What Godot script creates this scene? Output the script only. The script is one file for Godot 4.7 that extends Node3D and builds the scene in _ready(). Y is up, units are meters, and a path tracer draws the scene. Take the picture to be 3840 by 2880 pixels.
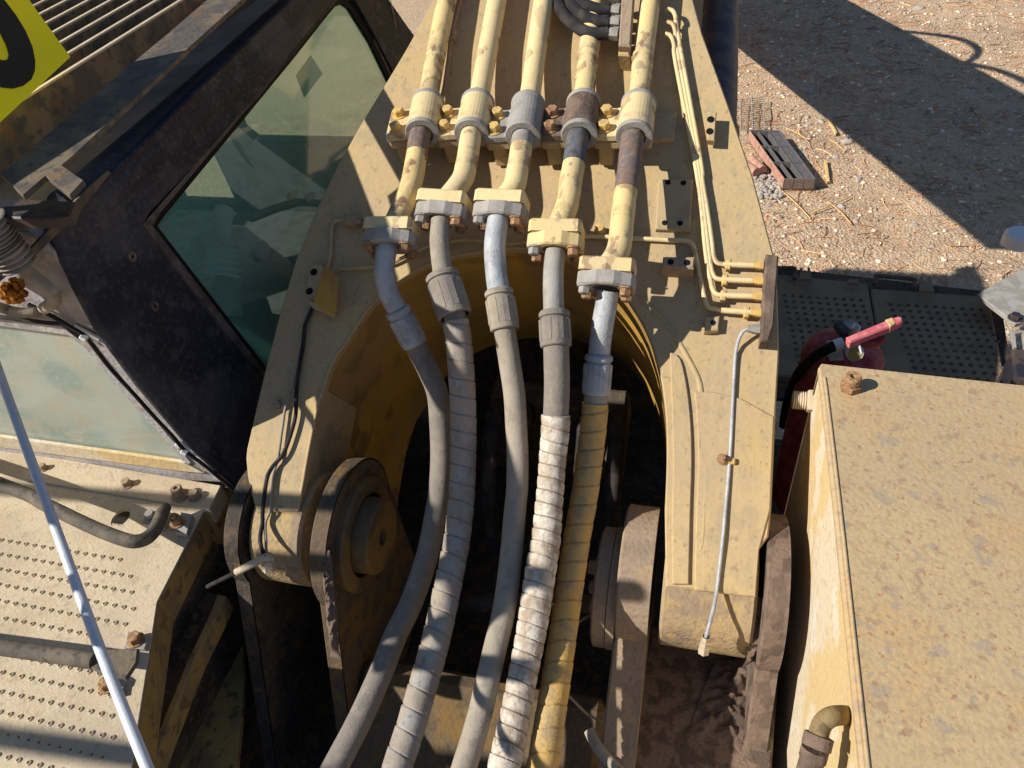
extends Node3D

# ---------------------------------------------------------------- mesh builder
class MB:
	var v := PackedVector3Array()
	var n := PackedVector3Array()
	var ix := PackedInt32Array()
	func tri(a: Vector3, b: Vector3, c: Vector3):
		var q := (c - a).cross(b - a)
		if q.length_squared() < 1e-16: return
		q = q.normalized()
		var k := v.size()
		v.append(a); v.append(b); v.append(c)
		n.append(q); n.append(q); n.append(q)
		ix.append(k); ix.append(k + 1); ix.append(k + 2)
	func quad(a: Vector3, b: Vector3, c: Vector3, d: Vector3):
		tri(a, b, c); tri(a, c, d)
	# rings of equal length joined with smooth normals
	func grid(rings: Array, closed: bool, flip := false):
		var m: int = rings[0].size()
		var k := v.size()
		var R := rings.size()
		for i in R:
			var ra: PackedVector3Array = rings[maxi(i - 1, 0)]
			var rb: PackedVector3Array = rings[mini(i + 1, R - 1)]
			var rr: PackedVector3Array = rings[i]
			for j in m:
				var j0 := (j - 1 + m) % m if closed else maxi(j - 1, 0)
				var j1 := (j + 1) % m if closed else mini(j + 1, m - 1)
				var q := (rb[j] - ra[j]).cross(rr[j1] - rr[j0])
				q = q.normalized() if q.length_squared() > 1e-18 else Vector3.UP
				v.append(rr[j]); n.append(q if flip else -q)
		for i in R - 1:
			for j in (m if closed else m - 1):
				var a := k + i * m + j
				var b := k + i * m + (j + 1) % m
				var c := a + m
				var d := b + m
				if flip:
					ix.append(a); ix.append(b); ix.append(c); ix.append(b); ix.append(d); ix.append(c)
				else:
					ix.append(a); ix.append(c); ix.append(b); ix.append(b); ix.append(c); ix.append(d)
	func fan(ring: PackedVector3Array, flip := false):
		var c := Vector3.ZERO
		for p in ring: c += p
		c /= ring.size()
		for j in ring.size():
			var a := ring[j]
			var b := ring[(j + 1) % ring.size()]
			if flip: tri(c, b, a)
			else: tri(c, a, b)
	func tube(pts: Array, r, sides := 16, caps := true):
		var rings := []
		var t0: Vector3 = (pts[1] - pts[0]).normalized()
		var u: Vector3 = t0.cross(Vector3.UP if absf(t0.y) < 0.9 else Vector3.RIGHT).normalized()
		for i in pts.size():
			var t: Vector3 = (pts[mini(i + 1, pts.size() - 1)] - pts[maxi(i - 1, 0)]).normalized()
			u = (u - t * u.dot(t)).normalized()
			var w := t.cross(u)
			var rad: float = r[i] if r is Array else r
			var ring := PackedVector3Array()
			for j in sides:
				var a := TAU * j / sides
				ring.append(pts[i] + (u * cos(a) + w * sin(a)) * rad)
			rings.append(ring)
		grid(rings, true)
		if caps:
			fan(rings[0], false)
			fan(rings[rings.size() - 1], true)
	# turned shape: profile of [radius, height], every profile edge flat-shaded along, smooth around
	func lathe(o: Vector3, axis: Vector3, prof: Array, sides := 20, turn := 0.0, smooth := true):
		var y := axis.normalized()
		var x := y.cross(Vector3.RIGHT if absf(y.x) < 0.9 else Vector3.UP).normalized()
		var z := x.cross(y)
		for i in prof.size() - 1:
			var ra := PackedVector3Array()
			var rb := PackedVector3Array()
			for j in sides:
				var a := TAU * j / sides + turn
				var d := x * cos(a) + z * sin(a)
				ra.append(o + d * prof[i][0] + y * prof[i][1])
				rb.append(o + d * prof[i + 1][0] + y * prof[i + 1][1])
			if smooth and sides > 8: grid([ra, rb], true, true)
			else:
				for j in sides:
					var j1 := (j + 1) % sides
					quad(ra[j], ra[j1], rb[j1], rb[j])
	func box(xf: Transform3D, s: Vector3, bev := 0.002):
		var h := s * 0.5
		bev = minf(bev, minf(h.x, minf(h.y, h.z)) * 0.45)
		for ax in 3:
			var a1 := (ax + 1) % 3
			var a2 := (ax + 2) % 3
			for sg in [-1.0, 1.0]:
				var c := []
				for q in [[-1, -1], [1, -1], [1, 1], [-1, 1]]:
					var p := Vector3.ZERO
					p[ax] = h[ax] * sg
					p[a1] = (h[a1] - bev) * q[0]
					p[a2] = (h[a2] - bev) * q[1]
					c.append(xf * p)
				if sg < 0: quad(c[0], c[1], c[2], c[3])
				else: quad(c[3], c[2], c[1], c[0])
			for s1 in [-1.0, 1.0]:
				for s2 in [-1.0, 1.0]:
					var e := []
					for q in [[-1, 0], [1, 0], [1, 1], [-1, 1]]:
						var p := Vector3.ZERO
						p[ax] = (h[ax] - bev) * q[0]
						p[a1] = (h[a1] - (bev if q[1] == 1 else 0.0)) * s1
						p[a2] = (h[a2] - (bev if q[1] == 0 else 0.0)) * s2
						e.append(xf * p)
					if s1 * s2 > 0: quad(e[0], e[1], e[2], e[3])
					else: quad(e[3], e[2], e[1], e[0])
		for sx in [-1.0, 1.0]:
			for sy in [-1.0, 1.0]:
				for sz in [-1.0, 1.0]:
					var p1 := xf * Vector3(h.x * sx, (h.y - bev) * sy, (h.z - bev) * sz)
					var p2 := xf * Vector3((h.x - bev) * sx, h.y * sy, (h.z - bev) * sz)
					var p3 := xf * Vector3((h.x - bev) * sx, (h.y - bev) * sy, h.z * sz)
					if sx * sy * sz > 0: tri(p1, p3, p2)
					else: tri(p1, p2, p3)
	# flat outline (top face) pushed along d, chamfered rim; holes are cut through
	func prism(top: Array, d: Vector3, bev := 0.0, holes := []):
		var nn := Vector3.ZERO
		var c := Vector3.ZERO
		for p in top: c += p
		c /= top.size()
		for i in top.size():
			nn += (top[i] - c).cross(top[(i + 1) % top.size()] - c)
		var up := -d.normalized()
		var pts := top.duplicate()
		if nn.dot(up) < 0: pts.reverse()
		nn = nn.normalized() * signf(nn.dot(up))
		var x: Vector3 = (pts[1] - pts[0]).normalized()
		var z := nn.cross(x).normalized()
		var o: Vector3 = pts[0]
		var flat := PackedVector2Array()
		var m := pts.size()
		for p in pts: flat.append(Vector2((p - o).dot(x), (p - o).dot(z)))
		# inset ring for the chamfer
		var ins := PackedVector2Array()
		for i in m:
			var e0 := (flat[i] - flat[(i - 1 + m) % m]).normalized()
			var e1 := (flat[(i + 1) % m] - flat[i]).normalized()
			var n0 := Vector2(-e0.y, e0.x)
			var n1 := Vector2(-e1.y, e1.x)
			var b := (n0 + n1)
			b = b / maxf(b.dot(n0), 0.35) if b.length() > 0.01 else n0
			ins.append(flat[i] + b * bev)
		var to3 := func(q: Vector2, dep: float) -> Vector3: return o + x * q.x + z * q.y - nn * dep
		var shapes := [ins]
		for hole in holes:
			var hf := PackedVector2Array()
			for p in hole: hf.append(Vector2((p - o).dot(x), (p - o).dot(z)))
			if area2(hf) < 0.0: hf.reverse()
			var k := hf.size()
			var want := area2(ins) - area2(hf)
			var pairs := []
			for i in m:
				for j in k: pairs.append([ins[i].distance_to(hf[j]), i, j])
			pairs.sort_custom(func(p, q): return p[0] < q[0])
			var done := false
			# cut the plate in two along a pair of bridges from the rim to the hole
			for p1 in pairs.slice(0, 8):
				for p2 in pairs:
					if done or p2[1] == p1[1] or p2[2] == p1[2]: continue
					var parts := []
					for q in [[p1, p2], [p2, p1]]:
						var ring := PackedVector2Array()
						var i: int = q[0][1]
						while true:
							ring.append(ins[i])
							if i == q[1][1]: break
							i = (i + 1) % m
						i = q[1][2]
						while true:
							ring.append(hf[i])
							if i == q[0][2]: break
							i = (i - 1 + k) % k
						parts.append(ring)
					var got := 0.0
					for r in parts:
						var tt := Geometry2D.triangulate_polygon(r)
						for g in range(0, tt.size(), 3):
							got += absf((r[tt[g + 1]] - r[tt[g]]).cross(r[tt[g + 2]] - r[tt[g]])) * 0.5
					if absf(got - want) < want * 0.002:
						shapes = parts
						done = true
				if done: break
			for j in k:
				var a := hf[j]
				var b2 := hf[(j + 1) % k]
				quad(to3.call(a, 0.0), to3.call(b2, 0.0), to3.call(b2, 0.0) + d, to3.call(a, 0.0) + d)
		for shape in shapes:
			var t := Geometry2D.triangulate_polygon(shape)
			for i in range(0, t.size(), 3):
				tri_n(to3.call(shape[t[i]], 0.0), to3.call(shape[t[i + 1]], 0.0), to3.call(shape[t[i + 2]], 0.0), nn)
				tri_n(to3.call(shape[t[i]], 0.0) + d, to3.call(shape[t[i + 1]], 0.0) + d, to3.call(shape[t[i + 2]], 0.0) + d, -nn)
		for i in m:
			var j := (i + 1) % m
			if bev > 0.0:
				quad(to3.call(ins[j], 0.0), to3.call(ins[i], 0.0), to3.call(flat[i], bev), to3.call(flat[j], bev))
			quad(to3.call(flat[j], bev), to3.call(flat[i], bev), to3.call(flat[i], 0.0) + d, to3.call(flat[j], 0.0) + d)
	func area2(p: PackedVector2Array) -> float:
		var s := 0.0
		for i in p.size(): s += p[i].cross(p[(i + 1) % p.size()])
		return s * 0.5
	func tri_n(a: Vector3, b: Vector3, c: Vector3, want: Vector3):
		if (c - a).cross(b - a).dot(want) < 0: tri(a, c, b)
		else: tri(a, b, c)
	# open strip between two lines of points, smooth
	func strip(a: Array, b: Array):
		grid([PackedVector3Array(a), PackedVector3Array(b)], false)
	func mesh(off := Vector3.ZERO) -> ArrayMesh:
		var arr := []
		arr.resize(Mesh.ARRAY_MAX)
		var vv := PackedVector3Array()
		vv.resize(v.size())
		for i in v.size(): vv[i] = v[i] - off
		arr[Mesh.ARRAY_VERTEX] = vv
		arr[Mesh.ARRAY_NORMAL] = n
		arr[Mesh.ARRAY_INDEX] = ix
		var am := ArrayMesh.new()
		am.add_surface_from_arrays(Mesh.PRIMITIVE_TRIANGLES, arr)
		return am

# ---------------------------------------------------------------- naming and tree
var used := {}
func numbered(called: String) -> String:
	if not used.has(called):
		used[called] = 0
		return called
	used[called] += 1
	return "%s_%03d" % [called, used[called]]
func child_name(called: String, parent: Node) -> String:
	if not parent.has_node(called): return called
	var k := 1
	while parent.has_node("%s_%03d" % [called, k]): k += 1
	return "%s_%03d" % [called, k]
func meta(o: Node, label := "", category := "", group := "", kind := ""):
	if label: o.set_meta("label", label)
	if category: o.set_meta("category", category)
	if group: o.set_meta("group", group)
	if kind: o.set_meta("kind", kind)
func thing(called: String, at: Vector3, label: String, category: String, group := "") -> Node3D:
	var o := Node3D.new()
	o.name = numbered(called)
	add_child(o, true)
	o.position = at
	meta(o, label, category, group)
	return o
func part(called: String, parent: Node, at: Vector3, label := "") -> Node3D:
	var o := Node3D.new()
	o.name = child_name(called, parent)
	parent.add_child(o, true)
	o.position = at - origin_of(parent)
	if label: o.set_meta("label", label)
	return o
func origin_of(o: Node) -> Vector3:
	var p := Vector3.ZERO
	while o != self and o is Node3D:
		p += o.position
		o = o.get_parent()
	return p
func obj(called: String, mb: MB, mat: Material, parent: Node = self, label := "") -> MeshInstance3D:
	var o := MeshInstance3D.new()
	o.mesh = mb.mesh(origin_of(parent))
	o.material_override = mat
	o.name = numbered(called) if parent == self else child_name(called, parent)
	parent.add_child(o, true)
	if label: o.set_meta("label", label)
	return o
func put(called: String, mesh: Mesh, mat: Material, parent: Node, xf: Transform3D) -> MeshInstance3D:
	var o := MeshInstance3D.new()
	o.mesh = mesh
	o.material_override = mat
	o.name = numbered(called) if parent == self else child_name(called, parent)
	parent.add_child(o, true)
	xf.origin -= origin_of(parent)
	o.transform = xf
	return o
func solo(called: String, mb: MB, mat: Material, at: Vector3, label: String, category: String, group := "") -> MeshInstance3D:
	var o := MeshInstance3D.new()
	o.mesh = mb.mesh(at)
	o.material_override = mat
	o.name = numbered(called)
	add_child(o, true)
	o.position = at
	meta(o, label, category, group)
	return o
# basis whose y axis is up and x axis near side
func frame(o: Vector3, up: Vector3, side: Vector3) -> Transform3D:
	var y := up.normalized()
	var x := (side - y * side.dot(y)).normalized()
	return Transform3D(Basis(x, y, x.cross(y)), o)
func curve(p: Array, per := 8) -> Array:
	var out := []
	for i in p.size() - 1:
		var a: Vector3 = p[maxi(i - 1, 0)]
		var d: Vector3 = p[mini(i + 2, p.size() - 1)]
		for k in per:
			out.append(p[i].cubic_interpolate(p[i + 1], a, d, float(k) / per))
	out.append(p[p.size() - 1])
	return out
func shift(p: Array, d: Vector3) -> Array:
	var o := []
	for q in p: o.append(q + d)
	return o

# ---------------------------------------------------------------- materials
func layer(sz: int, sd: int, freq: float, oct: int, kind := FastNoiseLite.TYPE_SIMPLEX_SMOOTH) -> PackedByteArray:
	var f := FastNoiseLite.new()
	f.seed = sd
	f.noise_type = kind
	f.frequency = freq
	f.fractal_type = FastNoiseLite.FRACTAL_FBM
	f.fractal_octaves = oct
	var im := f.get_seamless_image(sz, sz, false, false, 0.12, true)
	im.convert(Image.FORMAT_L8)
	return im.get_data()
# layers: [frequency in cycles per tile, octaves, low, high, colour, strength]
func paint(sd: int, tile: float, base: Color, layers: Array, rough := 0.75, metal := 0.0, bump := 0.0, bfreq := 40.0, sz := 512) -> StandardMaterial3D:
	var cnt := sz * sz
	var r := PackedFloat32Array(); r.resize(cnt); r.fill(base.r)
	var g := PackedFloat32Array(); g.resize(cnt); g.fill(base.g)
	var b := PackedFloat32Array(); b.resize(cnt); b.fill(base.b)
	var hgt := PackedFloat32Array()
	var k := 0
	for L in layers:
		k += 1
		var d := layer(sz, sd * 31 + k * 7, L[0] / sz, L[1])
		var lut := PackedFloat32Array(); lut.resize(256)
		for i in 256: lut[i] = smoothstep(L[2], L[3], i / 255.0) * L[5]
		var c: Color = L[4]
		for i in cnt:
			var w := lut[d[i]]
			if w > 0.0:
				r[i] += (c.r - r[i]) * w
				g[i] += (c.g - g[i]) * w
				b[i] += (c.b - b[i]) * w
	var fine := layer(sz, sd * 31 + 3, 0.35, 2)
	var out := PackedByteArray(); out.resize(cnt * 3)
	for i in cnt:
		var q := 255.0 * (0.94 + 0.12 * fine[i] / 255.0)
		out[i * 3] = clampi(int(r[i] * q), 0, 255)
		out[i * 3 + 1] = clampi(int(g[i] * q), 0, 255)
		out[i * 3 + 2] = clampi(int(b[i] * q), 0, 255)
	var im := Image.create_from_data(sz, sz, false, Image.FORMAT_RGB8, out)
	im.generate_mipmaps()
	var m := StandardMaterial3D.new()
	m.albedo_texture = ImageTexture.create_from_image(im)
	m.roughness = rough
	m.metallic = metal
	m.metallic_specular = 0.35
	m.uv1_triplanar = true
	m.uv1_world_triplanar = true
	m.uv1_scale = Vector3.ONE / tile
	if bump > 0.0:
		m.normal_enabled = true
		m.normal_texture = bumps(bfreq)
		m.normal_scale = bump
	return m
var bump_store := {}
func bumps(freq: float) -> Texture2D:
	if bump_store.has(freq): return bump_store[freq]
	var d := layer(512, int(freq) + 5, freq / 512.0, 4)
	var im := Image.create_from_data(512, 512, false, Image.FORMAT_L8, d)
	im.convert(Image.FORMAT_RGBA8)
	im.bump_map_to_normal_map(4.0)
	im.generate_mipmaps()
	var t := ImageTexture.create_from_image(im)
	bump_store[freq] = t
	return t
func c8(r: int, g: int, b: int) -> Color: return Color(r / 255.0, g / 255.0, b / 255.0)

# ---------------------------------------------------------------- shared shapes
var N := Vector3(0.0000, 0.8526, 0.5225)          # normal of the boom plate
var BD := Vector3(0.0000, 0.5225, -0.8526)        # along the boom, away from its foot
var M := {}
var bolt_mesh := {}
# hexagon bolt: head on a washer, y up, foot at origin; marks are the raised grade strokes
func bolt(r: float, h: float, washer := true, marks := 0, stud := false) -> ArrayMesh:
	var key := "%.4f %.4f %s %d %s" % [r, h, washer, marks, stud]
	if bolt_mesh.has(key): return bolt_mesh[key]
	var mb := MB.new()
	var y := 0.0
	if washer:
		mb.lathe(Vector3.ZERO, Vector3.UP, [[r * 1.28, 0.0], [r * 1.28, r * 0.2], [r * 1.2, r * 0.26], [r * 0.3, r * 0.26]], 16)
		y = r * 0.26
	mb.lathe(Vector3(0, y, 0), Vector3.UP, [[r, 0.0], [r, h * 0.85], [r * 0.86, h], [0.0001, h]], 6)
	if stud:
		mb.lathe(Vector3(0, y + h, 0), Vector3.UP, [[r * 0.55, 0.0], [r * 0.55, h * 0.5], [r * 0.42, h * 0.62], [0.0001, h * 0.62]], 12)
	for k in marks:
		var a := TAU * k / marks + 0.3
		mb.box(Transform3D(Basis(Vector3.UP, a), Vector3(0, y + h, 0) + Basis(Vector3.UP, a) * Vector3(r * 0.42, 0, 0)), Vector3(r * 0.5, r * 0.1, r * 0.16), 0.0003)
	bolt_mesh[key] = mb.mesh()
	return bolt_mesh[key]
func nut(parent: Node, called: String, at: Vector3, up: Vector3, r: float, h: float, mat: Material, washer := true, marks := 0, turn := 0.4, stud := false):
	var xf := frame(at, up, Vector3(1, 0.13, 0.2))
	xf.basis = xf.basis * Basis(Vector3.UP, turn)
	return put(called, bolt(r, h, washer, marks, stud), mat, parent, xf)
# sweep whose radius follows a spiral wrap: each turn laps over the next one
func wrapped(mb: MB, pts: Array, r: float, pitch: float, lip: float, slant: float, puff := 0.0, from := 0.0, sides := 32, wob := 0.0, hand := 1.0):
	var cum := [0.0]
	for i in pts.size() - 1: cum.append(cum[i] + pts[i].distance_to(pts[i + 1]))
	var total: float = cum[cum.size() - 1]
	var step := pitch / 22.0
	var cnt := int((total - from) / step)
	var u := Vector3.ZERO
	var rings := []
	var k := 0
	for i in cnt:
		var s := from + i * step
		while k < cum.size() - 2 and cum[k + 1] < s: k += 1
		var f: float = (s - cum[k]) / maxf(cum[k + 1] - cum[k], 1e-6)
		var c: Vector3 = pts[k].lerp(pts[k + 1], f)
		var ta: Vector3 = (pts[mini(k + 1, pts.size() - 1)] - pts[maxi(k - 1, 0)]).normalized()
		var tc: Vector3 = (pts[mini(k + 2, pts.size() - 1)] - pts[k]).normalized()
		var t := ta.lerp(tc, f).normalized()
		if i == 0: u = Vector3.RIGHT
		u = (u - t * u.dot(t)).normalized()
		var v := t.cross(u)
		var ring := PackedVector3Array()
		for j in sides:
			var a := TAU * j / sides
			var q := (s + slant * sin(a + 0.6) * r) / pitch + hand * a / TAU
			var turn_no := floorf(q)
			var ph := q - turn_no
			var rr := r
			var jig := sin(turn_no * 12.9898) * wob
			# narrow open joint between two turns
			rr -= lip * (1.0 - smoothstep(0.0, 0.07, ph)) + lip * smoothstep(0.95, 1.0, ph)
			rr += puff * (sin(PI * ph) - 0.4) + jig * r + 0.35 * lip * (0.5 - ph)
			ring.append(c + (u * cos(a) + v * sin(a)) * rr)
		rings.append(ring)
	mb.grid(rings, true)
	mb.fan(rings[0], false)
	mb.fan(rings[rings.size() - 1], true)

func ring_at(pts: Array, i: int, r0: float, r1: float, len: float, mb: MB):
	var a: Vector3 = pts[i]
	var t: Vector3 = (pts[mini(i + 1, pts.size() - 1)] - pts[maxi(i - 1, 0)]).normalized()
	mb.lathe(a, t, [[r0, 0.0], [r1, 0.0], [r1, len], [r0, len]], 24)

func _ready():
	# ------------------------------------------------ camera, sky, sun
	var cam := Camera3D.new()
	cam.name = "camera"
	add_child(cam)
	cam.transform = Transform3D(Basis(Vector3(0.9700, -0.0901, -0.2260), Vector3(-0.0900, 0.7302, -0.6773), Vector3(0.2260, 0.6773, 0.7002)), Vector3(0, 3.0000, 0))
	cam.fov = 53.0
	cam.near = 0.05
	cam.far = 400.0
	cam.current = true
	var env := Environment.new()
	env.background_mode = Environment.BG_SKY
	var sky := Sky.new()
	var sm := ProceduralSkyMaterial.new()
	sm.sky_top_color = Color(0.33, 0.44, 0.60)
	sm.sky_horizon_color = Color(0.70, 0.74, 0.80)
	sm.sky_curve = 0.12
	sm.ground_bottom_color = Color(0.36, 0.31, 0.25)
	sm.ground_horizon_color = Color(0.62, 0.60, 0.56)
	sm.sun_angle_max = 0.0
	sky.sky_material = sm
	env.sky = sky
	env.tonemap_mode = Environment.TONE_MAPPER_LINEAR
	env.tonemap_exposure = 1.3
	env.background_energy_multiplier = 0.8
	env.sdfgi_enabled = true
	env.ssao_enabled = true
	env.ssil_enabled = true
	var we := WorldEnvironment.new()
	we.name = "world_environment"
	we.environment = env
	add_child(we)
	var sun := DirectionalLight3D.new()
	sun.name = "sun"
	add_child(sun)
	var travel := Vector3(0.70, -0.62, -0.37)
	sun.transform = Transform3D(Basis.looking_at(travel.normalized(), Vector3.UP), Vector3(0, 20, 0))
	sun.light_energy = 1.55
	sun.light_color = Color(1.0, 0.985, 0.955)
	sun.light_angular_distance = 0.53
	sun.shadow_enabled = true
	make_materials()
	build_ground()
	build_boom()
	build_frame()
	build_cab()
	build_deck()
	build_tank()
	build_right_side()
	build_pipes()
	build_hoses()
	build_small_lines()
	build_yard()

func make_materials():
	var dust := c8(176, 152, 118)
	M.plate = paint(1, 0.9, c8(184, 158, 115), [[1.6, 3, 0.38, 0.70, c8(174, 150, 114), 0.8], [5.0, 6, 0.56, 0.78, c8(184, 156, 98), 0.45], [90.0, 2, 0.56, 0.74, c8(164, 145, 114), 0.45], [16.0, 6, 0.58, 0.80, c8(158, 141, 114), 0.5], [6.0, 6, 0.70, 0.80, c8(142, 127, 106), 0.5], [44.0, 3, 0.775, 0.79, c8(120, 104, 86), 0.6]], 0.8, 0.0, 0.12, 60.0, 1024)
	M.pipe = paint(2, 0.5, c8(218, 194, 142), [[2.0, 3, 0.40, 0.72, c8(204, 183, 142), 0.8], [90.0, 2, 0.58, 0.74, c8(198, 176, 132), 0.4], [9.0, 6, 0.58, 0.80, c8(192, 168, 126), 0.5], [5.0, 6, 0.735, 0.745, c8(130, 96, 76), 0.8]], 0.6, 0.0, 0.12, 50.0)
	M.chipped = paint(3, 0.5, c8(216, 188, 128), [[2.0, 3, 0.42, 0.72, c8(200, 178, 134), 0.8], [90.0, 2, 0.58, 0.74, c8(198, 176, 132), 0.4], [7.0, 6, 0.675, 0.69, c8(126, 90, 70), 0.92], [9.0, 6, 0.70, 0.715, c8(112, 100, 92), 0.8]], 0.65, 0.0, 0.15, 50.0)
	M.rust = paint(4, 0.3, c8(120, 96, 82), [[6.0, 4, 0.42, 0.62, c8(98, 92, 90), 0.9], [20.0, 3, 0.55, 0.65, c8(150, 122, 102), 0.7]], 0.8, 0.0, 0.2, 60.0, 256)
	M.liner = paint(5, 0.9, c8(196, 152, 66), [[1.6, 5, 0.42, 0.72, c8(160, 130, 84), 0.85], [5.0, 6, 0.62, 0.80, c8(112, 92, 66), 0.6]], 0.7, 0.0, 0.12, 40.0)
	M.lug = paint(6, 0.6, c8(156, 135, 112), [[3.0, 5, 0.38, 0.72, c8(138, 119, 100), 0.9], [80.0, 2, 0.56, 0.74, c8(132, 114, 96), 0.5], [12.0, 5, 0.70, 0.80, c8(184, 150, 90), 0.45], [40.0, 3, 0.66, 0.78, c8(116, 100, 86), 0.5]], 0.92, 0.0, 0.3, 50.0)
	M.hub = paint(7, 0.5, c8(96, 80, 62), [[3.0, 5, 0.46, 0.70, c8(126, 94, 44), 0.7], [8.0, 5, 0.50, 0.72, c8(78, 68, 58), 0.8], [40.0, 3, 0.60, 0.74, c8(116, 98, 78), 0.5]], 0.85, 0.0, 0.35, 40.0)
	M.dirt = paint(8, 0.3, c8(134, 112, 94), [[12.0, 5, 0.4, 0.65, c8(92, 76, 64), 0.9]], 0.95, 0.0, 1.2, 40.0, 256)
	M.steel = paint(9, 0.35, c8(156, 151, 144), [[6.0, 4, 0.45, 0.68, c8(132, 126, 118), 0.7], [20.0, 4, 0.62, 0.74, c8(168, 152, 126), 0.5]], 0.78, 0.0, 0.25, 60.0, 256)
	M.elbow = paint(10, 0.3, c8(172, 173, 174), [[6.0, 4, 0.42, 0.66, c8(138, 140, 144), 0.8], [26.0, 3, 0.64, 0.72, c8(190, 178, 158), 0.6]], 0.55, 0.1, 0.4, 60.0, 256)
	M.elbow_tan = paint(11, 0.3, c8(158, 148, 132), [[6.0, 4, 0.42, 0.66, c8(132, 120, 104), 0.8]], 0.8, 0.0, 0.4, 60.0, 256)
	M.hose = paint(12, 0.4, c8(130, 121, 111), [[3.0, 5, 0.40, 0.70, c8(114, 106, 98), 0.8], [70.0, 2, 0.56, 0.72, c8(118, 108, 97), 0.5], [12.0, 6, 0.62, 0.76, c8(154, 141, 124), 0.6]], 0.92, 0.0, 0.2, 60.0)
	M.hose_light = paint(13, 0.4, c8(160, 148, 131), [[3.0, 5, 0.42, 0.70, c8(140, 129, 113), 0.8], [70.0, 2, 0.58, 0.72, c8(144, 132, 115), 0.5], [10.0, 6, 0.64, 0.76, c8(124, 116, 106), 0.6]], 0.92, 0.0, 0.2, 60.0)
	M.wrap_tan = paint(14, 0.4, c8(154, 140, 123), [[4.0, 5, 0.42, 0.68, c8(134, 121, 107), 0.8], [9.0, 6, 0.56, 0.72, c8(156, 158, 160), 0.6], [16.0, 6, 0.68, 0.76, c8(98, 102, 110), 0.6]], 0.85, 0.0, 0.2, 60.0)
	M.wrap_white = paint(15, 0.4, c8(200, 188, 170), [[6.0, 6, 0.42, 0.64, c8(156, 137, 116), 0.9], [14.0, 6, 0.56, 0.70, c8(214, 206, 193), 0.7], [24.0, 5, 0.64, 0.76, c8(124, 106, 88), 0.6]], 0.88, 0.0, 0.3, 60.0)
	M.wrap_yellow = paint(16, 0.45, c8(198, 158, 90), [[3.0, 4, 0.40, 0.62, c8(176, 148, 102), 0.85], [8.0, 5, 0.58, 0.68, c8(150, 130, 102), 0.7], [20.0, 4, 0.66, 0.74, c8(206, 168, 92), 0.6]], 0.7, 0.0, 0.25, 60.0)
	M.bolt_rust = paint(17, 0.12, c8(150, 112, 82), [[6.0, 4, 0.45, 0.65, c8(176, 144, 98), 0.8], [14.0, 3, 0.55, 0.65, c8(112, 82, 64), 0.8]], 0.8, 0.0, 0.6, 40.0, 256)
	M.bolt_yellow = paint(18, 0.12, c8(206, 170, 98), [[6.0, 4, 0.45, 0.65, c8(180, 150, 112), 0.8]], 0.75, 0.0, 0.6, 40.0, 256)
	M.rubber = paint(19, 0.3, c8(38, 36, 36), [[6.0, 4, 0.45, 0.7, c8(84, 74, 66), 0.6]], 0.85, 0.0, 0.3, 40.0, 256)
	M.cab = paint(20, 0.9, c8(35, 37, 46), [[2.5, 5, 0.46, 0.74, c8(76, 75, 78), 0.7], [14.0, 5, 0.56, 0.76, c8(92, 88, 86), 0.4], [60.0, 3, 0.58, 0.74, c8(98, 95, 94), 0.4]], 0.6, 0.0, 0.15, 50.0, 1024)
	M.seal = paint(41, 0.5, c8(104, 92, 86), [[6.0, 5, 0.42, 0.66, c8(72, 64, 62), 0.8], [30.0, 4, 0.60, 0.74, c8(132, 118, 108), 0.6]], 0.85, 0.0, 0.3, 50.0, 256)
	M.rod = paint(43, 0.3, c8(184, 142, 122), [[6.0, 4, 0.44, 0.7, c8(150, 112, 94), 0.8]], 0.9, 0.0, 0.3, 50.0, 256)
	M.tray = paint(44, 0.3, c8(92, 94, 100), [[6.0, 4, 0.44, 0.7, c8(120, 104, 88), 0.7], [20.0, 4, 0.6, 0.7, c8(66, 60, 58), 0.7]], 0.75, 0.0, 0.3, 50.0, 256)
	M.boss = paint(45, 0.5, c8(168, 144, 108), [[3.0, 5, 0.40, 0.62, c8(146, 125, 102), 0.9], [8.0, 5, 0.60, 0.72, c8(190, 158, 92), 0.6], [24.0, 5, 0.60, 0.74, c8(118, 100, 84), 0.6]], 0.9, 0.0, 0.35, 50.0)
	M.pin = paint(46, 0.5, c8(132, 104, 58), [[2.0, 5, 0.38, 0.66, c8(92, 78, 62), 0.85], [10.0, 6, 0.56, 0.74, c8(112, 94, 70), 0.6]], 0.75, 0.0, 0.25, 40.0, 256)
	M.rail = paint(47, 0.4, c8(92, 84, 74), [[4.0, 5, 0.42, 0.66, c8(120, 108, 92), 0.8], [14.0, 5, 0.60, 0.72, c8(66, 61, 57), 0.7]], 0.8, 0.0, 0.2, 50.0, 256)
	M.cab_rear_sunlit = paint(21, 0.7, c8(170, 165, 166), [[5.0, 4, 0.44, 0.7, c8(148, 140, 136), 0.8], [18.0, 4, 0.60, 0.72, c8(190, 178, 160), 0.6]], 0.6, 0.0, 0.25, 40.0)  # dark dusty paint, pale because its sunlight is put into the colour
	M.guard = paint(22, 0.6, c8(86, 78, 70), [[4.0, 5, 0.44, 0.66, c8(118, 104, 82), 0.75], [9.0, 5, 0.66, 0.76, c8(120, 86, 60), 0.5], [16.0, 4, 0.60, 0.74, c8(62, 61, 66), 0.6]], 0.85, 0.0, 0.25, 50.0)
	M.roof = paint(23, 0.7, c8(150, 140, 134), [[3.0, 4, 0.45, 0.7, c8(128, 119, 114), 0.7]], 0.85, 0.0, 0.1, 50.0, 256)
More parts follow.
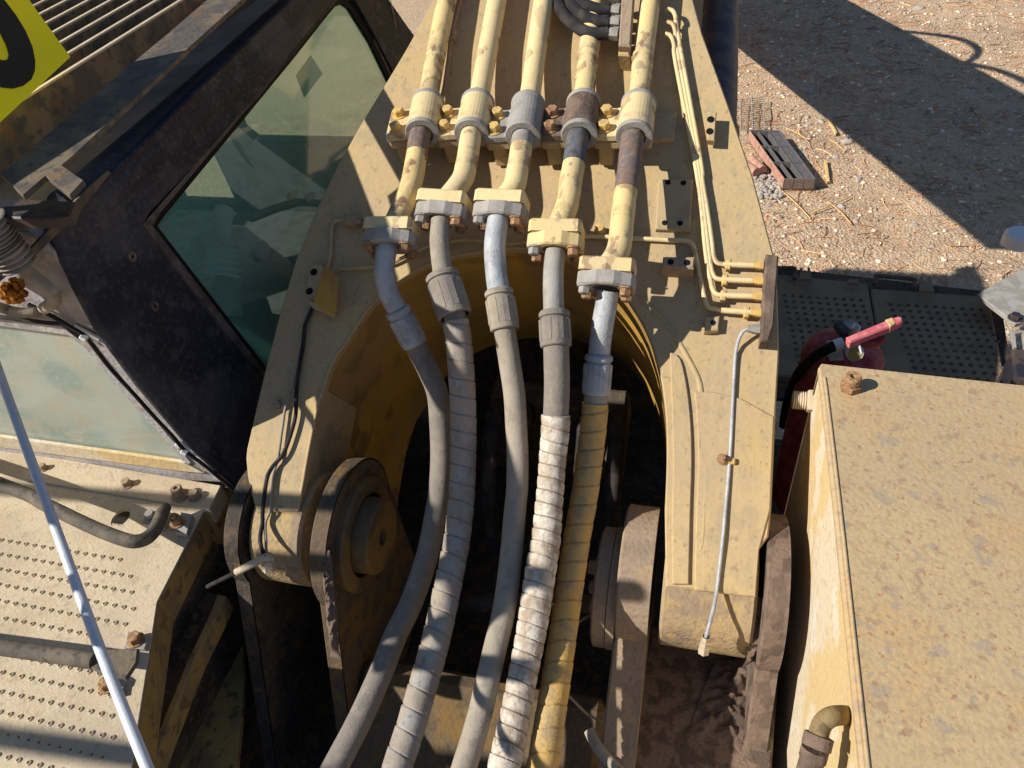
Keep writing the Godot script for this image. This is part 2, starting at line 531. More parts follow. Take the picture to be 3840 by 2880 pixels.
	M.tank = paint(24, 1.0, c8(184, 158, 118), [[1.5, 5, 0.36, 0.68, c8(174, 150, 116), 0.7], [4.0, 6, 0.54, 0.78, c8(186, 150, 102), 0.5], [90.0, 2, 0.54, 0.72, c8(166, 147, 118), 0.6], [40.0, 5, 0.56, 0.78, c8(168, 141, 108), 0.6], [26.0, 5, 0.70, 0.80, c8(152, 124, 100), 0.6], [14.0, 6, 0.74, 0.79, c8(150, 136, 122), 0.55], [60.0, 3, 0.77, 0.80, c8(150, 106, 80), 0.6]], 0.9, 0.0, 0.1, 90.0, 1024)
	M.tank_side = paint(25, 0.9, c8(206, 190, 162), [[2.0, 4, 0.52, 0.66, c8(204, 172, 112), 0.7], [5.0, 4, 0.60, 0.74, c8(214, 205, 188), 0.7], [40.0, 3, 0.60, 0.76, c8(184, 162, 130), 0.5]], 0.85, 0.0, 0.12, 50.0)
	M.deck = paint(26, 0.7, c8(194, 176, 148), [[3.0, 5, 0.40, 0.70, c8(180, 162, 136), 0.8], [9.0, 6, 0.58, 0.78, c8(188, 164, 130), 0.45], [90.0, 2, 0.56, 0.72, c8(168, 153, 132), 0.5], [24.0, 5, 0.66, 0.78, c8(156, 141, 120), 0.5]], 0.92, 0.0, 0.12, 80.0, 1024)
	M.deck_lip = paint(27, 0.6, c8(164, 134, 78), [[5.0, 6, 0.42, 0.68, c8(132, 112, 82), 0.85], [14.0, 6, 0.64, 0.74, c8(96, 80, 60), 0.7]], 0.8, 0.0, 0.2, 50.0)
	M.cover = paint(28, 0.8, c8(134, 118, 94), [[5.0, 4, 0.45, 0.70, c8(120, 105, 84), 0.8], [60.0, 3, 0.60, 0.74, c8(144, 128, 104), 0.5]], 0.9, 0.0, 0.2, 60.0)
	M.red = paint(29, 0.3, c8(128, 40, 46), [[5.0, 5, 0.42, 0.66, c8(156, 92, 92), 0.7], [16.0, 5, 0.58, 0.70, c8(168, 122, 114), 0.5]], 0.65, 0.0, 0.2, 50.0, 256)
	M.pink = paint(30, 0.2, c8(198, 98, 102), [[5.0, 5, 0.45, 0.68, c8(212, 136, 134), 0.8]], 0.75, 0.0, 0.2, 50.0, 256)
	M.ground = paint(31, 2.2, c8(182, 153, 121), [[1.5, 4, 0.40, 0.66, c8(160, 132, 104), 0.85], [7.0, 6, 0.50, 0.70, c8(194, 163, 128), 0.7], [30.0, 6, 0.52, 0.68, c8(198, 173, 143), 0.6], [110.0, 3, 0.58, 0.70, c8(132, 108, 86), 0.6], [160.0, 2, 0.64, 0.72, c8(220, 204, 182), 0.7]], 0.95, 0.0, 0.7, 90.0, 1024)
	M.stone = paint(32, 0.25, c8(176, 166, 154), [[5.0, 4, 0.42, 0.65, c8(146, 136, 124), 0.8]], 0.9, 0.0, 0.5, 40.0, 256)
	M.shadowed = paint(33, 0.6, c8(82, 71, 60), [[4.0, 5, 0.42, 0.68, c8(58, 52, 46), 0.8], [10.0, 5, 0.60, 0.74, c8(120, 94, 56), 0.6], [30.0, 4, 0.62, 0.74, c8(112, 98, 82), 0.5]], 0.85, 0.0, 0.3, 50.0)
	M.cylinder = paint(34, 0.5, c8(44, 42, 50), [[5.0, 4, 0.45, 0.65, c8(92, 76, 62), 0.7]], 0.5, 0.0, 0.2, 40.0, 256)
	M.silver = paint(35, 0.3, c8(200, 202, 205), [[8.0, 4, 0.45, 0.7, c8(182, 183, 186), 0.5]], 0.5, 0.15, 0.1, 80.0, 256)
	M.interior = paint(36, 0.5, c8(104, 112, 108), [[6.0, 4, 0.45, 0.68, c8(84, 92, 88), 0.6]], 0.85, 0.0, 0.2, 50.0, 256)
	M.mat = paint(37, 0.5, c8(212, 222, 210), [[6.0, 4, 0.45, 0.68, c8(182, 190, 178), 0.6]], 0.9, 0.0, 0.2, 50.0, 256)
	M.nest = paint(38, 0.06, c8(190, 124, 44), [[6.0, 4, 0.46, 0.56, c8(104, 58, 20), 0.9]], 0.95, 0.0, 1.0, 40.0, 256)
	M.timber = paint(39, 0.2, c8(214, 182, 122), [[6.0, 4, 0.45, 0.7, c8(180, 146, 96), 0.7]], 0.9, 0.0, 0.4, 40.0, 256)
	M.mud = paint(40, 0.4, c8(120, 100, 86), [[8.0, 5, 0.42, 0.62, c8(88, 74, 64), 0.9]], 0.95, 0.0, 0.5, 40.0, 256)
	M.black = plain(Color(0.03, 0.03, 0.032), 0.7)
	M.yellow_sign = plain(c8(255, 240, 20), 0.5)
	M.ink = plain(c8(38, 36, 30), 0.6)
	M.teal = plain(c8(70, 150, 150), 0.6)
	M.white = plain(c8(214, 214, 210), 0.6)
	M.brass = plain(c8(150, 130, 80), 0.45)
	var g := StandardMaterial3D.new()
	g.albedo_color = Color(0.50, 0.76, 0.71, 0.22)
	g.transparency = BaseMaterial3D.TRANSPARENCY_ALPHA
	g.roughness = 0.04
	g.metallic_specular = 0.5
	M.glass = g
	var g3 := StandardMaterial3D.new()
	g3.albedo_color = Color(0.74, 0.86, 0.79, 0.03)
	g3.roughness = 0.03
	g3.refraction_enabled = true
	g3.refraction_scale = 0.05
	M.glass_far = g3
	var g2 := paint(42, 0.8, c8(196, 202, 186), [[3.0, 5, 0.42, 0.66, c8(168, 184, 172), 0.9], [8.0, 5, 0.56, 0.72, c8(206, 196, 170), 0.6], [50.0, 3, 0.66, 0.74, c8(214, 210, 196), 0.6]], 0.15)
	g2.albedo_color = Color(1, 1, 1, 0.62)
	g2.transparency = BaseMaterial3D.TRANSPARENCY_ALPHA
	g2.metallic_specular = 0.5
	M.glass_dusty = g2
func plain(c: Color, rough: float) -> StandardMaterial3D:
	var m := StandardMaterial3D.new()
	m.albedo_color = c
	m.roughness = rough
	m.metallic_specular = 0.35
	return m

# ---------------------------------------------------------------- boom
func build_boom():
	var t := thing("excavator_boom", Vector3(-0.3800, 1.8136, -1.2512), "wide dusty yellow boom with an arched foot, filling the middle of the picture", "excavator boom")
	var mb := MB.new()
	mb.prism([Vector3(-0.8441, 1.7791, -0.8121), Vector3(-0.8559, 1.7881, -0.8268), Vector3(-0.8711, 1.8015, -0.8486), Vector3(-0.8859, 1.8183, -0.8761), Vector3(-0.8977, 1.8357, -0.9045), Vector3(-0.9008, 1.8460, -0.9213), Vector3(-0.9006, 1.8617, -0.9469), Vector3(-0.9015, 1.8953, -1.0017), Vector3(-0.9005, 1.9421, -1.0781), Vector3(-0.8974, 2.0051, -1.1809), Vector3(-0.8881, 2.0746, -1.2943), Vector3(-0.8666, 2.1387, -1.3989), Vector3(-0.8373, 2.2002, -1.4992), Vector3(-0.7993, 2.2607, -1.5980), Vector3(-0.7629, 2.3122, -1.6820), Vector3(-0.7430, 2.3409, -1.7288), Vector3(-0.7272, 2.3641, -1.7668), Vector3(-0.7036, 2.4030, -1.8302), Vector3(-0.6844, 2.4357, -1.8835), Vector3(-0.6244, 2.6373, -2.2125), Vector3(-0.5944, 3.3949, -3.4488), Vector3(-0.1035, 3.3949, -3.4488), Vector3(-0.0935, 2.6373, -2.2125), Vector3(-0.0735, 2.4270, -1.8694), Vector3(-0.0458, 2.3792, -1.7914), Vector3(0.0247, 2.2831, -1.6346), Vector3(0.0834, 2.1991, -1.4974), Vector3(0.1364, 2.1062, -1.3459), Vector3(0.1471, 2.0652, -1.2789), Vector3(0.1565, 2.0042, -1.1795), Vector3(0.1569, 1.9490, -1.0894), Vector3(0.1603, 1.8497, -0.9273), Vector3(0.1586, 1.8235, -0.8846), Vector3(0.1428, 1.8095, -0.8618), Vector3(0.1440, 1.7687, -0.7952), Vector3(-0.0121, 1.7647, -0.7886), Vector3(-0.0271, 1.8373, -0.9070), Vector3(-0.0282, 1.8489, -0.9260), Vector3(-0.0298, 1.8656, -0.9533), Vector3(-0.0320, 1.8826, -0.9809), Vector3(-0.0346, 1.8979, -1.0060), Vector3(-0.0378, 1.9134, -1.0313), Vector3(-0.0422, 1.9290, -1.0567), Vector3(-0.0480, 1.9450, -1.0828), Vector3(-0.0550, 1.9611, -1.1091), Vector3(-0.0634, 1.9765, -1.1343), Vector3(-0.0733, 1.9912, -1.1581), Vector3(-0.0845, 2.0051, -1.1808), Vector3(-0.0965, 2.0177, -1.2015), Vector3(-0.1085, 2.0286, -1.2192), Vector3(-0.1213, 2.0381, -1.2348), Vector3(-0.1355, 2.0471, -1.2495), Vector3(-0.1515, 2.0559, -1.2639), Vector3(-0.1691, 2.0642, -1.2774), Vector3(-0.1876, 2.0717, -1.2895), Vector3(-0.2070, 2.0781, -1.2999), Vector3(-0.2275, 2.0836, -1.3090), Vector3(-0.2491, 2.0885, -1.3170), Vector3(-0.2722, 2.0931, -1.3246), Vector3(-0.2964, 2.0972, -1.3311), Vector3(-0.3206, 2.1001, -1.3359), Vector3(-0.3468, 2.1015, -1.3382), Vector3(-0.3729, 2.1018, -1.3387), Vector3(-0.3913, 2.1020, -1.3389), Vector3(-0.4613, 2.0971, -1.3310), Vector3(-0.4848, 2.0940, -1.3260), Vector3(-0.5184, 2.0895, -1.3185), Vector3(-0.5507, 2.0837, -1.3091), Vector3(-0.5779, 2.0768, -1.2979), Vector3(-0.6036, 2.0688, -1.2848), Vector3(-0.6271, 2.0597, -1.2700), Vector3(-0.6478, 2.0500, -1.2541), Vector3(-0.6663, 2.0392, -1.2365), Vector3(-0.6833, 2.0268, -1.2163), Vector3(-0.6992, 2.0113, -1.1910), Vector3(-0.7137, 1.9943, -1.1633), Vector3(-0.7258, 1.9796, -1.1393), Vector3(-0.7352, 1.9696, -1.1230), Vector3(-0.7423, 1.9619, -1.1104), Vector3(-0.7481, 1.9530, -1.0958), Vector3(-0.7526, 1.9407, -1.0757), Vector3(-0.7558, 1.9272, -1.0538), Vector3(-0.7581, 1.9160, -1.0354), Vector3(-0.7598, 1.9098, -1.0254), Vector3(-0.7606, 1.9058, -1.0188), Vector3(-0.7610, 1.8978, -1.0058), Vector3(-0.7608, 1.8818, -0.9797), Vector3(-0.7601, 1.8622, -0.9477), Vector3(-0.7593, 1.8455, -0.9204), Vector3(-0.7585, 1.8349, -0.9032), Vector3(-0.7577, 1.8271, -0.8905), Vector3(-0.7569, 1.8188, -0.8768), Vector3(-0.7562, 1.8073, -0.8582), Vector3(-0.7556, 1.7954, -0.8386), Vector3(-0.7552, 1.7870, -0.8250)], -N * 0.022, 0.003)
	obj("top_plate", mb, M.plate, t)
	# side webs and belly
	for side in [[Vector3(-0.8441, 1.7791, -0.8121), Vector3(-0.8559, 1.7881, -0.8268), Vector3(-0.8711, 1.8015, -0.8486), Vector3(-0.8859, 1.8183, -0.8761), Vector3(-0.8977, 1.8357, -0.9045), Vector3(-0.9008, 1.8460, -0.9213), Vector3(-0.9006, 1.8617, -0.9469), Vector3(-0.9015, 1.8953, -1.0017), Vector3(-0.9005, 1.9421, -1.0781), Vector3(-0.8974, 2.0051, -1.1809), Vector3(-0.8881, 2.0746, -1.2943), Vector3(-0.8666, 2.1387, -1.3989), Vector3(-0.8373, 2.2002, -1.4992), Vector3(-0.7993, 2.2607, -1.5980), Vector3(-0.7629, 2.3122, -1.6820), Vector3(-0.7430, 2.3409, -1.7288), Vector3(-0.7272, 2.3641, -1.7668), Vector3(-0.7036, 2.4030, -1.8302), Vector3(-0.6844, 2.4357, -1.8835), Vector3(-0.6244, 2.6373, -2.2125), Vector3(-0.5944, 3.3949, -3.4488)], [Vector3(-0.1035, 3.3949, -3.4488), Vector3(-0.0935, 2.6373, -2.2125), Vector3(-0.0735, 2.4270, -1.8694), Vector3(-0.0458, 2.3792, -1.7914), Vector3(0.0247, 2.2831, -1.6346), Vector3(0.0834, 2.1991, -1.4974), Vector3(0.1364, 2.1062, -1.3459), Vector3(0.1471, 2.0652, -1.2789), Vector3(0.1565, 2.0042, -1.1795), Vector3(0.1569, 1.9490, -1.0894), Vector3(0.1603, 1.8497, -0.9273), Vector3(0.1586, 1.8235, -0.8846), Vector3(0.1428, 1.8095, -0.8618), Vector3(0.1440, 1.7687, -0.7952)]]:
		mb = MB.new()
		var inward: Vector3 = Vector3(0.012, 0, 0) if side[0].x < -0.35 else Vector3(-0.012, 0, 0)
		if side[0].x < -0.35: side.reverse()
		for i in side.size() - 1:
			var a: Vector3 = side[i] + inward - N * 0.023
			var b: Vector3 = side[i + 1] + inward - N * 0.023
			mb.quad(a, b, b - N * 0.6, a - N * 0.6)
			mb.quad(a + inward, b + inward, b + inward - N * 0.6, a + inward - N * 0.6)
			mb.quad(a - N * 0.6, b - N * 0.6, b + inward - N * 0.6, a + inward - N * 0.6)
		obj("side_plate", mb, M.plate, t)
	mb = MB.new()
	mb.prism([Vector3(-0.7600, 1.6289, -1.7632), Vector3(-0.6600, 2.1044, -2.5391), Vector3(-0.6000, 2.8620, -3.7754), Vector3(-0.1000, 2.8620, -3.7754), Vector3(-0.0700, 2.1044, -2.5391), Vector3(0.0600, 1.6289, -1.7632)], -N * 0.02)
	obj("belly_plate", mb, M.plate, t)
	# curved liner of the arch, hanging below the rim
	var rim := curve([Vector3(-0.7671, 1.7680, -0.8379), Vector3(-0.7675, 1.7765, -0.8518), Vector3(-0.7681, 1.7886, -0.8716), Vector3(-0.7688, 1.8002, -0.8906), Vector3(-0.7696, 1.8087, -0.9045), Vector3(-0.7704, 1.8167, -0.9174), Vector3(-0.7712, 1.8274, -0.9349), Vector3(-0.7720, 1.8443, -0.9625), Vector3(-0.7727, 1.8643, -0.9951), Vector3(-0.7729, 1.8805, -1.0216), Vector3(-0.7726, 1.8886, -1.0348), Vector3(-0.7717, 1.8927, -1.0415), Vector3(-0.7700, 1.8989, -1.0517), Vector3(-0.7676, 1.9104, -1.0704), Vector3(-0.7645, 1.9240, -1.0926), Vector3(-0.7599, 1.9365, -1.1130), Vector3(-0.7540, 1.9456, -1.1278), Vector3(-0.7467, 1.9535, -1.1406), Vector3(-0.7372, 1.9636, -1.1572), Vector3(-0.7249, 1.9785, -1.1815), Vector3(-0.7102, 1.9958, -1.2097), Vector3(-0.6940, 2.0115, -1.2354), Vector3(-0.6767, 2.0241, -1.2559), Vector3(-0.6580, 2.0350, -1.2738), Vector3(-0.6369, 2.0450, -1.2900), Vector3(-0.6131, 2.0542, -1.3050), Vector3(-0.5870, 2.0623, -1.3183), Vector3(-0.5593, 2.0693, -1.3297), Vector3(-0.5266, 2.0752, -1.3392), Vector3(-0.4924, 2.0798, -1.3468), Vector3(-0.4685, 2.0829, -1.3519), Vector3(-0.3974, 2.0879, -1.3599), Vector3(-0.3788, 2.0877, -1.3598), Vector3(-0.3522, 2.0874, -1.3592), Vector3(-0.3256, 2.0860, -1.3569), Vector3(-0.3011, 2.0830, -1.3520), Vector3(-0.2764, 2.0789, -1.3453), Vector3(-0.2530, 2.0742, -1.3377), Vector3(-0.2311, 2.0692, -1.3295), Vector3(-0.2103, 2.0636, -1.3203), Vector3(-0.1906, 2.0571, -1.3097), Vector3(-0.1717, 2.0495, -1.2974), Vector3(-0.1539, 2.0411, -1.2837), Vector3(-0.1376, 2.0322, -1.2691), Vector3(-0.1232, 2.0230, -1.2542), Vector3(-0.1102, 2.0134, -1.2384), Vector3(-0.0980, 2.0023, -1.2203), Vector3(-0.0859, 1.9895, -1.1994), Vector3(-0.0744, 1.9753, -1.1763), Vector3(-0.0643, 1.9605, -1.1521), Vector3(-0.0559, 1.9448, -1.1265), Vector3(-0.0487, 1.9284, -1.0998), Vector3(-0.0429, 1.9122, -1.0733), Vector3(-0.0384, 1.8964, -1.0475), Vector3(-0.0351, 1.8806, -1.0218), Vector3(-0.0325, 1.8650, -0.9963), Vector3(-0.0302, 1.8478, -0.9683), Vector3(-0.0286, 1.8308, -0.9405), Vector3(-0.0275, 1.8190, -0.9212), Vector3(-0.0123, 1.7453, -0.8010)], 3)
	mb = MB.new()
	var low := []
	for i in rim.size():
		low.append(rim[i] - N * 0.58)
	mb.strip(rim, low)
	obj("arch_liner", mb, M.liner, t)
	# lip welded round the arch
	mb = MB.new()
	var lip := curve([Vector3(-0.7547, 1.7878, -0.8244), Vector3(-0.7551, 1.7962, -0.8381), Vector3(-0.7557, 1.8082, -0.8576), Vector3(-0.7564, 1.8196, -0.8762), Vector3(-0.7572, 1.8279, -0.8899), Vector3(-0.7580, 1.8357, -0.9026), Vector3(-0.7588, 1.8463, -0.9198), Vector3(-0.7596, 1.8630, -0.9470), Vector3(-0.7603, 1.8826, -0.9791), Vector3(-0.7605, 1.8986, -1.0051), Vector3(-0.7601, 1.9065, -1.0181), Vector3(-0.7593, 1.9106, -1.0247), Vector3(-0.7576, 1.9167, -1.0347), Vector3(-0.7553, 1.9280, -1.0531), Vector3(-0.7521, 1.9414, -1.0750), Vector3(-0.7476, 1.9537, -1.0951), Vector3(-0.7418, 1.9626, -1.1096), Vector3(-0.7347, 1.9703, -1.1222), Vector3(-0.7253, 1.9803, -1.1385), Vector3(-0.7132, 1.9950, -1.1625), Vector3(-0.6988, 2.0120, -1.1902), Vector3(-0.6828, 2.0275, -1.2155), Vector3(-0.6658, 2.0398, -1.2357), Vector3(-0.6474, 2.0506, -1.2532), Vector3(-0.6266, 2.0604, -1.2692), Vector3(-0.6032, 2.0694, -1.2839), Vector3(-0.5775, 2.0775, -1.2971), Vector3(-0.5503, 2.0843, -1.3083), Vector3(-0.5181, 2.0901, -1.3176), Vector3(-0.4845, 2.0947, -1.3251), Vector3(-0.4610, 2.0977, -1.3301)], 3)
	var wl := []
	for p in lip: wl.append(p)
	mb.tube(wl, 0.0035, 8)
	obj("weld_bead", mb, M.plate, t)
	mb = MB.new()
	mb.tube(curve([Vector3(-0.1187, 2.0549, -1.2641), Vector3(-0.0584, 2.0262, -1.2173), Vector3(0.0032, 1.9790, -1.1402), Vector3(0.0200, 1.9555, -1.1019), Vector3(0.0312, 1.9228, -1.0485), Vector3(0.0387, 1.8861, -0.9885), Vector3(0.0427, 1.8500, -0.9297), Vector3(0.0450, 1.8148, -0.8722), Vector3(0.0422, 1.8015, -0.8506)], 5), 0.006, 8)
	obj("weld_bead", mb, M.plate, t)
	# doubler along the inside of the right leg with an open joint beside it
	mb = MB.new()
	mb.prism([Vector3(-0.0464, 2.0026, -1.1616), Vector3(-0.0407, 2.0019, -1.1603), Vector3(-0.0327, 2.0004, -1.1579), Vector3(-0.0249, 1.9962, -1.1510), Vector3(-0.0184, 1.9879, -1.1376), Vector3(-0.0122, 1.9770, -1.1198), Vector3(-0.0066, 1.9654, -1.1008), Vector3(-0.0016, 1.9534, -1.0812), Vector3(0.0028, 1.9407, -1.0605), Vector3(0.0066, 1.9281, -1.0399), Vector3(0.0097, 1.9161, -1.0204), Vector3(0.0122, 1.9043, -1.0010), Vector3(0.0144, 1.8914, -0.9801), Vector3(0.0161, 1.8781, -0.9583), Vector3(0.0175, 1.8638, -0.9350), Vector3(0.0193, 1.8467, -0.9070), Vector3(0.0222, 1.8225, -0.8675), Vector3(0.0254, 1.7957, -0.8239), Vector3(0.0277, 1.7770, -0.7934), Vector3(-0.0012, 1.7748, -0.7898), Vector3(-0.0137, 1.8445, -0.9035), Vector3(-0.0200, 1.8894, -0.9767), Vector3(-0.0300, 1.9355, -1.0520)], -N * 0.0085, 0.002)
	obj("doubler_plate", mb, M.plate, t)
	mb = MB.new()
	mb.prism([Vector3(0.0068, 1.9611, -1.0994), Vector3(0.0097, 1.9521, -1.0848), Vector3(0.0138, 1.9394, -1.0641), Vector3(0.0176, 1.9265, -1.0430), Vector3(0.0205, 1.9147, -1.0238), Vector3(0.0231, 1.9027, -1.0043), Vector3(0.0253, 1.8898, -0.9832), Vector3(0.0266, 1.8766, -0.9617), Vector3(0.0276, 1.8626, -0.9387), Vector3(0.0292, 1.8450, -0.9100), Vector3(0.0322, 1.8191, -0.8677), Vector3(0.0358, 1.7901, -0.8205), Vector3(0.0383, 1.7698, -0.7874), Vector3(0.1436, 1.7717, -0.7904), Vector3(0.1439, 1.8137, -0.8590), Vector3(0.1581, 1.8535, -0.9239), Vector3(0.1542, 1.9432, -1.0703), Vector3(0.0924, 1.9587, -1.0956), Vector3(0.0409, 1.9628, -1.1022)], -N * 0.0055, 0.002)
	obj("cover_plate", mb, M.plate, t)
	# pin bosses at the two feet
	for q in [[Vector3(-0.8600, 1.6643, -0.8736), Vector3(-0.7420, 1.6643, -0.8736)], [Vector3(-0.0180, 1.6643, -0.8736), Vector3(0.1480, 1.6643, -0.8736)]]:
		var L: float = q[0].distance_to(q[1])
		mb = MB.new()
		mb.lathe(q[0], Vector3.RIGHT, [[0.07, 0.0], [0.120, 0.0], [0.126, 0.006], [0.126, L - 0.006], [0.120, L], [0.07, L]], 48)
		obj("pin_boss", mb, M.boss, t)
		# plates that close the leg down to the boss
		mb = MB.new()
		for s in [0.02, L - 0.045]:
			mb.box(frame(q[0] + Vector3(s + 0.012, 0, 0) + BD * 0.14 + N * 0.02, N, Vector3.RIGHT), Vector3(0.022, 0.19, 0.3), 0.004)
		obj("leg_web", mb, M.plate, t)
	# front half of the boom beyond the knee with the folded stick under it
	mb = MB.new()
	mb.prism([Vector3(-0.66, 3.25, -3.3), Vector3(-0.66, 2.3, -5.83), Vector3(-0.66, 1.23, -8.94), Vector3(-0.66, 0.9, -9.9), Vector3(-0.66, 0.75, -9.9), Vector3(-0.66, 1.75, -5.3), Vector3(-0.66, 2.75, -2.9)], Vector3(0.56, 0, 0), 0.01)
	obj("front_section", mb, M.plate, t)
	var st := thing("excavator_stick", Vector3(-0.38, 0, -8.0), "yellow stick folded below the front of the boom, above the picture", "stick")
	mb = MB.new()
	mb.prism([Vector3(-0.64, 1.78, -5.5), Vector3(-0.64, 2.45, -3.7), Vector3(-0.64, 2.13, -3.47), Vector3(-0.64, 0.68, -7.9), Vector3(-0.64, 0.15, -9.5), Vector3(-0.64, 0.75, -9.9)], Vector3(0.54, 0, 0), 0.01)
	obj("arm", mb, M.plate, st)
	# slack hoses looping above the back of the boom
	for q in [[-0.15, -4.4, 0.35], [-0.2, -5.6, 0.3], [-0.12, -6.6, 0.42]]:
		mb = MB.new()
		var y0: float = 3.25 - 0.372 * (-3.3 - q[1])
		mb.tube(curve([Vector3(q[0], y0 - 0.02, q[1]), Vector3(q[0], y0 + q[2] * 0.6 - 0.1, q[1] - 0.25), Vector3(q[0], y0 + q[2] * 0.7 - 0.3, q[1] - 0.7), Vector3(q[0], y0 - 0.45, q[1] - 1.2)], 8), 0.03, 10)
		obj("loop_hose", mb, M.rubber, t)
	var tr := thing("crawler_track", Vector3(1.0, 0, -1.0), "dark steel crawler track under the right side of the machine", "track")
	mb = MB.new()
	var o := []
	for k in 13: o.append(Vector3(0.72, 0.48 + 0.46 * sin(PI / 2 + PI * k / 12.0), -2.3 - 0.46 * cos(PI / 2 + PI * k / 12.0) * -1.0))
	for k in 13: o.append(Vector3(0.72, 0.48 - 0.46 * sin(PI / 2 + PI * k / 12.0), 1.2 + 0.46 * cos(PI / 2 + PI * k / 12.0) * -1.0))
	mb.prism(o, Vector3(0.6, 0, 0), 0.01)
	obj("belt", mb, M.shadowed, tr)
	# brackets welded on the plate
	bracket_pads(t)

func bracket_pads(t: Node):
	var mb := MB.new()
	# bar that carries the pipe clamps
	mb.prism([Vector3(-0.7215, 2.2635, -1.5719), Vector3(-0.0827, 2.2862, -1.6090), Vector3(-0.0813, 2.2509, -1.5514), Vector3(-0.7154, 2.2371, -1.5288)], -N * 0.0158, 0.003)
	obj("clamp_bar", mb, M.plate, t)
	mb = MB.new()
	mb.prism([Vector3(-0.0168, 2.2955, -1.5897), Vector3(-0.0001, 2.2952, -1.5892), Vector3(0.0015, 2.2604, -1.5323), Vector3(-0.0139, 2.2609, -1.5333)], -N * 0.0175, 0.002, [])
	obj("clamp_bar_end", mb, M.plate, t)
	for q in [Vector3(-0.0109, 2.2861, -1.5734), Vector3(-0.0105, 2.2715, -1.5496)]:
		mb = MB.new()
		mb.lathe(q, N, [[0.0065, 0.0], [0.0075, 0.0006], [0.0001, 0.0008]], 14)
		obj("bolt_hole", mb, M.black, t)
	mb = MB.new()
	mb.prism([Vector3(-0.1023, 2.2027, -1.4728), Vector3(-0.0342, 2.2037, -1.4743), Vector3(-0.0309, 2.1436, -1.3763), Vector3(-0.0993, 2.1432, -1.3756), Vector3(-0.1042, 2.1950, -1.4602)], -N * 0.0158, 0.002)
	obj("mounting_pad", mb, M.plate, t)
	for q in [Vector3(-0.0843, 2.1990, -1.4662), Vector3(-0.0533, 2.1988, -1.4660), Vector3(-0.0824, 2.1510, -1.3879), Vector3(-0.0518, 2.1513, -1.3884)]:
		mb = MB.new()
		mb.lathe(q, N, [[0.005, 0.0], [0.0058, 0.0005], [0.0001, 0.0007]], 14)
		obj("bolt_hole", mb, M.black, t)
	mb = MB.new()
	mb.prism([Vector3(-0.0763, 2.1330, -1.2939), Vector3(-0.0151, 2.1348, -1.2969), Vector3(-0.0158, 2.1212, -1.2747), Vector3(-0.0770, 2.1214, -1.2750)], -N * 0.0498, 0.003)
	obj("tapped_block", mb, M.lug, t)
	for q in [Vector3(-0.0609, 2.1274, -1.2843), Vector3(-0.0296, 2.1277, -1.2849)]:
		mb = MB.new()
		mb.lathe(q, N, [[0.0055, 0.0], [0.0062, 0.0005], [0.0001, 0.0007]], 14)
		obj("bolt_hole", mb, M.black, t)
	mb = MB.new()
	mb.prism([Vector3(0.0148, 2.0509, -1.2174), Vector3(0.0416, 2.0528, -1.2204), Vector3(0.0409, 2.0377, -1.1958), Vector3(0.0149, 2.0349, -1.1913)], -N * 0.0198, 0.002)
	obj("tapped_block", mb, M.plate, t)
	mb = MB.new()
	mb.lathe(Vector3(0.0298, 2.0454, -1.2080), N, [[0.0045, 0.0], [0.005, 0.0005], [0.0001, 0.0007]], 12)
	obj("bolt_hole", mb, M.black, t)
	# bent yellow bracket on the left leg
	mb = MB.new()
	mb.prism([Vector3(-0.7926, 2.1016, -1.2426), Vector3(-0.7464, 2.0823, -1.2207), Vector3(-0.7491, 2.0294, -1.1632), Vector3(-0.8103, 2.0328, -1.1878)], Vector3(-0.004, -0.006, 0.0))
	obj("angle_bracket", mb, M.liner, t)
	mb = MB.new()
	mb.prism([Vector3(-0.8412, 2.0790, -1.2785), Vector3(-0.8132, 2.0775, -1.2760), Vector3(-0.8136, 2.0332, -1.2038), Vector3(-0.8422, 2.0341, -1.2052)], -N * 0.0118, 0.002)
	obj("bracket_foot", mb, M.plate, t)
	for q in [Vector3(-0.8311, 2.0676, -1.2596), Vector3(-0.8313, 2.0439, -1.2208)]:
		mb = MB.new()
		mb.lathe(q, N, [[0.0075, 0.0], [0.0085, 0.0005], [0.0001, 0.0007]], 14)
		obj("bolt_hole", mb, M.black, t)
	mb = MB.new()
	mb.prism([Vector3(-0.8342, 2.0399, -1.1955), Vector3(-0.8145, 2.0377, -1.1920), Vector3(-0.7514, 2.0241, -1.1698), Vector3(-0.7599, 2.0225, -1.1671), Vector3(-0.8074, 2.0300, -1.1795)], -N * 0.004)
	obj("bracket_flange", mb, M.plate, t)
	# manifold bar on the right edge, standing proud of the plate
	mb = MB.new()
	mb.prism([Vector3(0.1164, 2.1387, -1.3128), Vector3(0.1394, 2.1374, -1.3106), Vector3(0.1393, 2.0647, -1.1920), Vector3(0.1323, 2.0472, -1.1635), Vector3(0.1177, 2.0456, -1.1609), Vector3(0.1160, 2.0929, -1.2380)], -N * 0.0448, 0.003)
	obj("manifold_bar", mb, M.mud, t)

